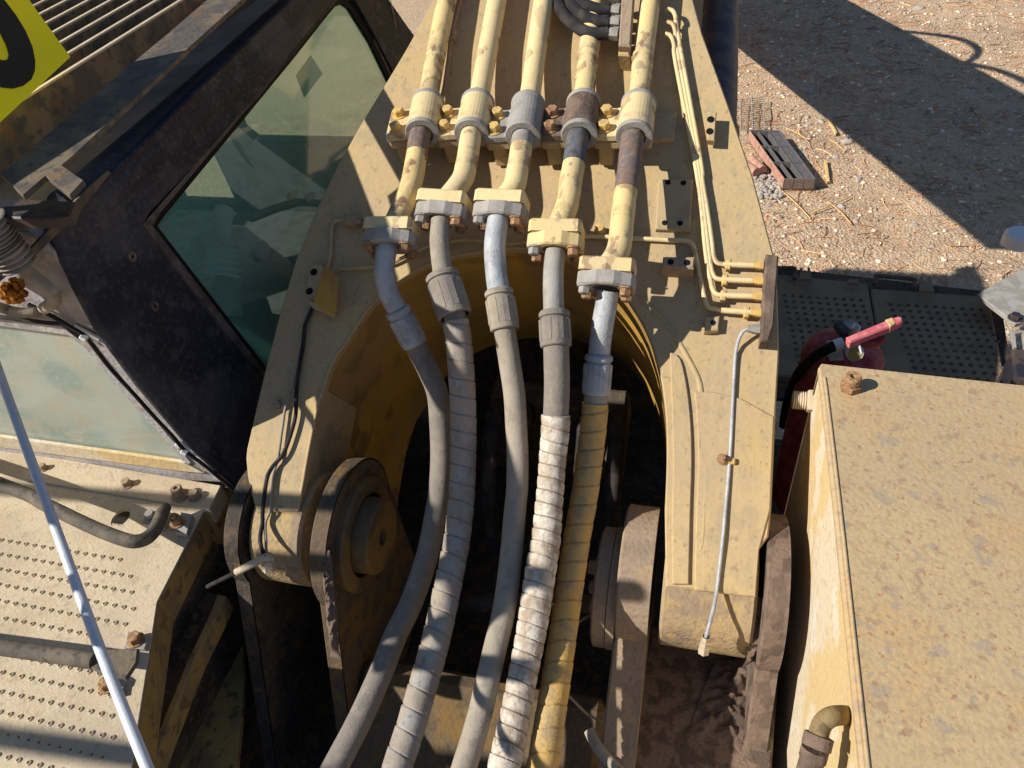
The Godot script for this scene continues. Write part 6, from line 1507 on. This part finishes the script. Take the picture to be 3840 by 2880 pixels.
	mb.tube(curve([Vector3(-0.6410, 2.1303, -1.3622), Vector3(-0.6855, 2.1311, -1.3636), Vector3(-0.7231, 2.1322, -1.3653), Vector3(-0.7770, 2.1349, -1.3697), Vector3(-0.7996, 2.1343, -1.3688), Vector3(-0.8097, 2.1311, -1.3635), Vector3(-0.8120, 2.1229, -1.3502), Vector3(-0.8055, 2.1031, -1.3178), Vector3(-0.7999, 2.0855, -1.2890), Vector3(-0.8016, 2.0717, -1.2665)], 5), 0.0042, 10)
	obj("pipe", mb, M.plate, v)
	mb = MB.new()
	mb.tube(curve([Vector3(-0.3434, 2.1217, -1.3482), Vector3(-0.3959, 2.1155, -1.3381), Vector3(-0.4370, 2.1153, -1.3378), Vector3(-0.4934, 2.1176, -1.3415), Vector3(-0.5686, 2.1097, -1.3287), Vector3(-0.6272, 2.0926, -1.3007), Vector3(-0.6667, 2.0818, -1.2830), Vector3(-0.7305, 2.0759, -1.2734), Vector3(-0.7812, 2.0723, -1.2676)], 5), 0.0042, 10)
	solo("grease_pipe", mb, M.plate, Vector3(-0.3434, 2.1217, -1.3482), "thin grease pipe passing behind the flanges along the rim of the arch", "pipe")
	# elbow nut on the plate
	mb = MB.new()
	mb.lathe(Vector3(-0.2122, 2.1256, -1.3775), N, [[0.012, 0.0], [0.012, 0.014], [0.009, 0.016], [0.009, 0.03], [0.0001, 0.032]], 12)
	solo("grease_nipple", mb, M.bolt_yellow, Vector3(-0.2122, 2.1256, -1.3775), "small grease nipple on the plate left of the rust chipped pipe", "fitting")
	nut(self_thing("stud_bolt", Vector3(-0.8517, 1.8995, -1.0085), "small round stud on the left boom leg beside the two grease lines", "bolt"), "bolt", Vector3(-0.8517, 1.8995, -1.0085), N, 0.008, 0.01, M.lug)
	# brown hose along the left pipe
	mb = MB.new()
	p = curve([Vector3(-0.6066, 2.4609, -1.8864), Vector3(-0.6103, 2.4424, -1.8563), Vector3(-0.6129, 2.4150, -1.8115), Vector3(-0.6131, 2.3924, -1.7747), Vector3(-0.6122, 2.3745, -1.7455), Vector3(-0.6098, 2.3480, -1.7022), Vector3(-0.6072, 2.3176, -1.6525), Vector3(-0.6089, 2.3004, -1.6245), Vector3(-0.6064, 2.2876, -1.6036)], 6)
	mb.tube(p, 0.0052, 12)
	var bh := solo("thin_brown_hose", mb, M.lug, p[p.size() - 1], "thin brown hose lying between the two leftmost yellow pipes", "hose")
	mb = MB.new()
	mb.tube([Vector3(-0.6104, 2.3958, -1.7801), Vector3(-0.6112, 2.3830, -1.7593)], 0.009, 12)
	obj("clip", mb, M.lug, bh)
	# bracket with three black hoses at the top
	var k := thing("bulkhead_bracket", Vector3(-0.2110, 2.3852, -1.8011), "upright rusty bulkhead bracket with three hose fittings at the top of the boom", "bracket")
	mb = MB.new()
	mb.prism([Vector3(-0.2238, 2.4840, -1.8188), Vector3(-0.1966, 2.4835, -1.8180), Vector3(-0.1889, 2.3972, -1.6772), Vector3(-0.2146, 2.3983, -1.6790)], -N * 0.02, 0.003)
	obj("plate", mb, M.lug, k)
	mb = MB.new()
	mb.prism([Vector3(-0.2162, 2.3907, -1.7049), Vector3(-0.1919, 2.3895, -1.7030), Vector3(-0.1911, 2.3762, -1.6812), Vector3(-0.2157, 2.3773, -1.6830)], -N * 0.055, 0.003)
	obj("post", mb, M.plate, k)
	for j in 4:
		var y := -30.0
		fit.call(k, [Vector3(-0.2526, 2.4573, -1.8040), Vector3(-0.2494, 2.4398, -1.7754), Vector3(-0.2486, 2.4237, -1.7492), Vector3(-0.2485, 2.4082, -1.7239)][j], [Vector3(-0.2255, 2.4559, -1.8016), Vector3(-0.2224, 2.4382, -1.7728), Vector3(-0.2198, 2.4226, -1.7473), Vector3(-0.2192, 2.4072, -1.7221)][j], 0.0125, M.steel)
	var bl := ["black hose curving under the fourth yellow pipe, lowest of three at the top", "black hose curving under the fourth yellow pipe, middle of three at the top", "black hose curving under the fourth yellow pipe, highest of three at the top"]
	var bp := [[Vector3(-0.2424, 2.4082, -1.7238), Vector3(-0.2764, 2.4078, -1.7232), Vector3(-0.3065, 2.4123, -1.7401), Vector3(-0.3431, 2.4266, -1.7730), Vector3(-0.3660, 2.4402, -1.8144), Vector3(-0.3808, 2.4629, -1.8609)], [Vector3(-0.2441, 2.4237, -1.7491), Vector3(-0.2734, 2.4246, -1.7506), Vector3(-0.3065, 2.4335, -1.7651), Vector3(-0.3332, 2.4437, -1.8010), Vector3(-0.3536, 2.4621, -1.8501)], [Vector3(-0.2460, 2.4398, -1.7753), Vector3(-0.2736, 2.4405, -1.7766), Vector3(-0.3029, 2.4473, -1.7877), Vector3(-0.3217, 2.4545, -1.8185), Vector3(-0.3367, 2.4662, -1.8568)]]
	for j in 3:
		mb = MB.new()
		mb.tube(curve(bp[j], 6), 0.0135, 16)
		solo("black_hose", mb, M.rubber, bp[j][0], bl[j], "hose", "black hoses at the bulkhead bracket")

func self_thing(called: String, at: Vector3, label: String, cat: String) -> Node3D:
	return thing(called, at, label, cat)

# ---------------------------------------------------------------- ground and yard
var gn: FastNoiseLite
func gy(x: float, z: float) -> float:
	return 0.02 * gn.get_noise_2d(x * 1.0, z * 1.0) + 0.008 * gn.get_noise_2d(x * 9.0 + 40.0, z * 9.0)
func build_ground():
	gn = FastNoiseLite.new()
	gn.seed = 3
	gn.frequency = 0.6
	gn.fractal_octaves = 3
	var xs := [-160.0, -70.0, -30.0, -12.0, -6.0]
	var zs := [-200.0, -80.0, -40.0, -22.0, -15.0]
	var q := -3.0
	while q < 4.0: xs.append(q); q += 0.05
	q = -12.0
	while q < -2.5: zs.append(q); q += 0.05
	xs.append_array([6.0, 12.0, 30.0, 70.0, 160.0])
	zs.append_array([0.0, 6.0, 20.0, 70.0, 160.0])
	var rings := []
	for z in zs:
		var r := PackedVector3Array()
		for x in xs: r.append(Vector3(x, gy(x, z), z))
		rings.append(r)
	var mb := MB.new()
	mb.grid(rings, false, true)
	var o := obj("ground", mb, M.ground)
	meta(o, "dry gravelly tan ground of the yard", "ground", "", "structure")

func scatter(called: String, mesh: Mesh, mat: Material, cnt: int, sd: int, smin: float, smax: float, lift: float, label: String, cat: String, tint: Array, lie: bool):
	var rng := RandomNumberGenerator.new()
	rng.seed = sd
	var mm := MultiMesh.new()
	mm.transform_format = MultiMesh.TRANSFORM_3D
	mm.use_colors = true
	mm.mesh = mesh
	mm.instance_count = cnt
	for i in cnt:
		var p := Vector3(rng.randf_range(-0.1, 3.2), 0, rng.randf_range(-11.5, -3.2))
		if i % 6 == 0: p = Vector3(rng.randf_range(-2.6, -0.6), 0, rng.randf_range(-11.5, -5.0))
		p.y = gy(p.x, p.z) + lift
		var s := smin * pow(smax / smin, pow(rng.randf(), 2.2))
		var b := Basis(Vector3.UP, rng.randf() * TAU)
		if not lie: b = b * Basis(Vector3.RIGHT, rng.randf_range(-0.3, 0.3)) * Basis(Vector3.FORWARD, rng.randf_range(-0.3, 0.3))
		mm.set_instance_transform(i, Transform3D(b.scaled(Vector3.ONE * s), p))
		var c: Color = tint[rng.randi() % tint.size()]
		mm.set_instance_color(i, (c * rng.randf_range(0.8, 1.15)).srgb_to_linear())
	var o := MultiMeshInstance3D.new()
	o.multimesh = mm
	o.material_override = mat
	o.name = called
	add_child(o)
	meta(o, label, cat, "", "stuff")

func build_yard():
	var rng := RandomNumberGenerator.new()
	rng.seed = 21
	var vc := StandardMaterial3D.new()
	vc.vertex_color_use_as_albedo = true
	vc.roughness = 0.95
	vc.metallic_specular = 0.2
	var mb := MB.new()
	lump(mb, Vector3.ZERO, 1.0, rng, 0.6)
	scatter("pebbles", mb.mesh(), vc, 12000, 7, 0.003, 0.02, 0.002, "small pebbles strewn over the yard", "pebbles", [c8(208, 192, 172), c8(188, 168, 146), c8(176, 158, 140), c8(222, 204, 178)], false)
	mb = MB.new()
	mb.tube([Vector3(-0.5, 0, 0), Vector3(-0.2, 0.02, 0.05), Vector3(0.15, 0.03, 0.03), Vector3(0.5, 0.0, -0.05)], 0.022, 4)
	scatter("straw", mb.mesh(), vc, 8000, 8, 0.025, 0.17, 0.004, "dry straw and twigs littered over the yard", "straw", [c8(206, 150, 106), c8(186, 132, 96), c8(224, 186, 136), c8(150, 108, 82), c8(214, 166, 128)], true)
	mb = MB.new()
	var leaf := [PackedVector3Array([Vector3(-0.5, 0.0, 0.0), Vector3(-0.5, 0.0, 0.01)]), PackedVector3Array([Vector3(-0.2, 0.08, -0.11), Vector3(-0.2, 0.05, 0.12)]), PackedVector3Array([Vector3(0.15, 0.1, -0.12), Vector3(0.15, 0.06, 0.1)]), PackedVector3Array([Vector3(0.5, 0.02, 0.0), Vector3(0.5, 0.02, 0.01)])]
	mb.grid(leaf, false)
	scatter("dry_leaves", mb.mesh(), vc, 11000, 9, 0.012, 0.05, 0.004, "curled dry leaves lying on the yard", "leaves", [c8(208, 150, 112), c8(186, 124, 92), c8(222, 182, 140), c8(204, 166, 142)], false)
	# stones one can pick out
	var st := [[Vector3(0.7513, 0.0000, -6.6865), 0.0270, "pale oval stone near the tray, leftmost of three close together"], [Vector3(0.8539, 0.0000, -6.6075), 0.0306, "pale flat stone near the tray, right of its neighbour"], [Vector3(0.7574, 0.0000, -6.5300), 0.0216, "small pale stone below two larger pale stones by the tray"], [Vector3(1.0345, 0.0000, -6.2186), 0.0324, "light stone beside the edge of the big shadow"], [Vector3(0.7802, 0.0000, -7.2387), 0.0540, "large tan stone half in the big shadow"], [Vector3(0.7957, 0.0000, -8.0769), 0.0306, "grey upright stone in the shadow, upper middle"], [Vector3(1.1072, 0.0000, -7.7608), 0.0252, "rounded grey stone in the middle of the shadow"], [Vector3(0.6706, 0.0000, -7.6134), 0.0270, "dark grey stone in the shadow left of the rounded one"], [Vector3(1.9797, 0.0000, -9.3617), 0.0432, "long pale stone in the sunlit ground at the top"], [Vector3(1.0658, 0.0000, -5.6099), 0.0270, "pale stone in the sun right of the wooden stick"], [Vector3(0.9195, 0.0000, -5.2267), 0.0306, "grey stone in the sunny debris below the tray"], [Vector3(1.0031, 0.0000, -5.0372), 0.0234, "small grey stone in the debris near the boom edge"], [Vector3(1.3676, 0.0000, -5.0018), 0.0234, "round stone in the sun near the point of the shadow"], [Vector3(1.4434, 0.0000, -4.7489), 0.0180, "small white stone near the rounded tip of the shadow"], [Vector3(0.9299, 0.0000, -5.9610), 0.0234, "pale stone left of the shadow edge above the stick"], [Vector3(0.3910, 0.0000, -5.4729), 0.0270, "grey stone in the rubble beside the tray, largest of the heap"], [Vector3(0.3515, 0.0000, -5.4941), 0.0198, "pale stone in the rubble beside the tray"], [Vector3(0.4017, 0.0000, -5.3344), 0.0270, "flat grey stone below the rubble heap"], [Vector3(0.4282, 0.0000, -5.1907), 0.0216, "bluish stone by the boom edge below the rubble"], [Vector3(0.2634, 0.0000, -8.9509), 0.0234, "pale stone in the shadow at the upper left"], [Vector3(0.4651, 0.0000, -9.1108), 0.0198, "blue grey stone in the shadow near the dark cylinder"], [Vector3(0.6678, 0.0000, -6.0804), 0.0270, "pale pink stone at the right side of the tray"]]
	for q in st:
		var p := on_ground(q[0])
		mb = MB.new()
		lump2(mb, p, q[1], rng)
		solo("stone", mb, M.stone, p, q[2], "stone", "larger stones on the yard")
	# sticks of pale wood
	for q in [[[Vector3(0.8361, 0.0300, -5.8538), Vector3(0.8560, 0.0300, -5.8650), Vector3(0.8576, 0.0300, -5.5299), Vector3(0.8362, 0.0300, -5.5168)], "split pale wooden stick lying right of the tray"], [[Vector3(0.9016, 0.0300, -6.6028), Vector3(0.9171, 0.0300, -6.6153), Vector3(0.9625, 0.0300, -6.3337), Vector3(0.9470, 0.0300, -6.3134)], "short pale wood splinter above the long stick"]]:
		mb = MB.new()
		mb.prism(q[0], Vector3(0, -0.02, 0), 0.002)
		solo("wood_stick", mb, M.timber, q[0][0], q[1], "stick")
	for q in [[[Vector3(0.4885, 0.0200, -5.4312), Vector3(0.5931, 0.0200, -5.2231), Vector3(0.7011, 0.0200, -5.0069)], "long thin pale twig below the tray"], [[Vector3(0.7147, 0.0200, -5.0812), Vector3(0.8250, 0.0200, -5.1962), Vector3(0.9807, 0.0200, -5.3277)], "long brown twig in the sunny debris"], [[Vector3(0.8281, 0.0200, -5.2509), Vector3(0.8927, 0.0200, -5.1158), Vector3(0.9626, 0.0200, -4.9563)], "bent reddish twig beside a grey stone"], [[Vector3(0.5634, 0.0300, -6.4060), Vector3(0.6461, 0.0300, -6.2939), Vector3(0.7268, 0.0300, -6.1989)], "pale twig beside the top of the tray"], [[Vector3(0.8960, 0.0200, -6.2265), Vector3(0.9480, 0.0200, -6.1196), Vector3(0.9995, 0.0200, -6.0289)], "straight straw coloured twig near the shadow edge"]]:
		mb = MB.new()
		mb.tube(curve([q[0][0], q[0][1] + Vector3(0.012, 0.004, 0.01), q[0][2]], 5), 0.0045, 6)
		solo("twig", mb, M.timber, q[0][0], q[1], "twig")
	# steel tray with compartments
	var t := thing("steel_tray", Vector3(0.5226, 0.0000, -5.9538), "rusty black steel tray with six open compartments on the ground", "tray")
	var A := Vector3(0.2645, 0.1000, -6.2083)
	var Bq := Vector3(0.5071, 0.1000, -6.2054)
	var C := Vector3(0.7438, 0.1000, -5.4285)
	var Dq := Vector3(0.5210, 0.1000, -5.4103)
	var wall := func(called: String, a: Vector3, b: Vector3, dep: float, th: float, mat: Material):
		var side := (b - a).cross(Vector3.UP).normalized() * th
		var m := MB.new()
		m.prism([a, b, b + side, a + side], Vector3(0, -dep, 0), 0.001)
		obj(called, m, mat, t)
	wall.call("wall", A, Dq, 0.09, -0.008, M.rod)
	wall.call("wall", Bq, C, 0.09, 0.008, M.tray)
	wall.call("wall", A, Bq, 0.09, 0.008, M.tray)
	wall.call("wall", Dq, C, 0.09, -0.008, M.rust)
	for f in [0.33, 0.66]:
		wall.call("divider", A.lerp(Dq, f) - Vector3(0, 0.004, 0), Bq.lerp(C, f) - Vector3(0, 0.004, 0), 0.075, 0.007, M.tray)
		wall.call("divider", A.lerp(Bq, f) - Vector3(0, 0.008, 0), Dq.lerp(C, f) - Vector3(0, 0.008, 0), 0.07, 0.007, M.tray)
	mb = MB.new()
	mb.prism([A - Vector3(0, 0.08, 0), Bq - Vector3(0, 0.08, 0), C - Vector3(0, 0.08, 0), Dq - Vector3(0, 0.08, 0)], Vector3(0, -0.008, 0))
	obj("bottom", mb, M.guard, t)
	mb = MB.new()
	mb.prism([Bq.lerp(A, 0.3) - Vector3(0, 0.012, 0), Bq + Vector3(-0.008, -0.012, 0), C + Vector3(-0.008, -0.012, 0), C.lerp(Dq, 0.3) - Vector3(0, 0.012, 0)], Vector3(0, -0.006, 0))
	obj("cover_strip", mb, M.tray, t)
	# wire grate leaning behind the tray
	var g := thing("wire_grate", Vector3(0.3029, 0.0000, -6.7530), "small galvanised wire grate lying behind the steel tray", "grate")
	var ga := Vector3(0.1918, 0.0600, -6.8839)
	var gb := Vector3(0.3819, 0.0600, -6.9328)
	var gc := Vector3(0.3943, 0.0500, -6.3254)
	var gd := Vector3(0.2068, 0.0500, -6.3074)
	for i in 17:
		mb = MB.new()
		mb.tube([ga.lerp(gd, i / 16.0), gb.lerp(gc, i / 16.0)], 0.0035, 6)
		obj("wire", mb, M.lug, g)
	for f in [0.0, 0.5, 1.0]:
		mb = MB.new()
		mb.tube([ga.lerp(gb, f) + Vector3(0, 0.007, 0), gd.lerp(gc, f) + Vector3(0, 0.007, 0)], 0.0045, 6)
		obj("rod", mb, M.steel, g)
	for q in [[Vector3(0.2455, 0.0600, -5.6935), Vector3(0.3326, 0.0600, -5.5743), "pinkish broken rod lying beside the tray, the nearer one"], [Vector3(0.2910, 0.0600, -5.7851), Vector3(0.3781, 0.0600, -5.6137), "pinkish rod end with a pale cut face against the tray"]]:
		mb = MB.new()
		mb.tube([q[0], q[1]], 0.035, 14)
		solo("broken_rod", mb, M.rod, q[0], q[2], "rod")
	# rubble heap
	mb = MB.new()
	for i in 90:
		var p := on_ground(Vector3(0.3108, 0.0000, -5.6368).lerp(Vector3(0.4016, 0.0000, -5.3116), rng.randf()) + Vector3(rng.randf_range(-0.02, 0.16), 0, rng.randf_range(-0.12, 0.12)))
		lump(mb, p + Vector3(0, 0.01, 0), rng.randf_range(0.01, 0.026), rng, 0.7)
	var rb := solo("rubble", mb, M.stone, Vector3(0.3797, 0.0000, -5.4959), "loose grey rubble spilled beside the steel tray", "rubble")
	rb.set_meta("kind", "stuff")
	# guard rail of the machine, behind and left of the camera
	rails()

func on_ground(p: Vector3) -> Vector3: return Vector3(p.x, gy(p.x, p.z), p.z)
func lump2(mb: MB, at: Vector3, r: float, rng: RandomNumberGenerator):
	var rings := []
	var sx := rng.randf_range(0.9, 1.5)
	var turn := rng.randf() * TAU
	for i in 9:
		var th := PI * (0.02 + 0.96 * i / 8.0)
		var ring := PackedVector3Array()
		for j in 14:
			var a := TAU * j / 14
			var q := r * (1.0 + 0.16 * sin(a * 2 + turn) * sin(th) + 0.1 * sin(a * 3 + th * 2 + turn * 2))
			ring.append(at + Vector3(cos(a) * sin(th) * q * sx, cos(th) * q * 0.6, sin(a) * sin(th) * q).rotated(Vector3.UP, turn))
		rings.append(ring)
	mb.grid(rings, true, true)

func rails():
	var defs := [[-0.2, [[2.9, -3.6, -1.72], [2.72, -1.98, -1.15], [2.42, -1.5, -0.92]], "guard rail of three bars on the machine behind the deck, left of the picture"], [0.42, [[3.08, -3.6, -1.6]], "rear guard rail of one bar behind the machine deck, left of the picture"]]
	for q in defs:
		var t := thing("guard_rail", Vector3(-3.0, 1.7, q[0]), q[2], "guard rail")
		for b in q[1]:
			var mb := MB.new()
			mb.tube([Vector3(b[1], b[0], q[0] + 0.07 * (b[2] - b[1])), Vector3(b[2], b[0], q[0])], 0.019, 14)
			obj("bar", mb, M.lug, t)
		for x in [-3.4] if q[0] > 0 else [-3.4, -1.76, -1.3]:
			var mb := MB.new()
			var lo: float = 1.7 if x < -3 else (2.42 if x > -1.5 else 2.72)
			var hi: float = 2.72 if x > -1.5 else q[1][0][0]
			mb.tube([Vector3(x, lo, q[0] + 0.05), Vector3(x, hi, q[0] + 0.05)], 0.014, 14)
			obj("post", mb, M.lug, t)
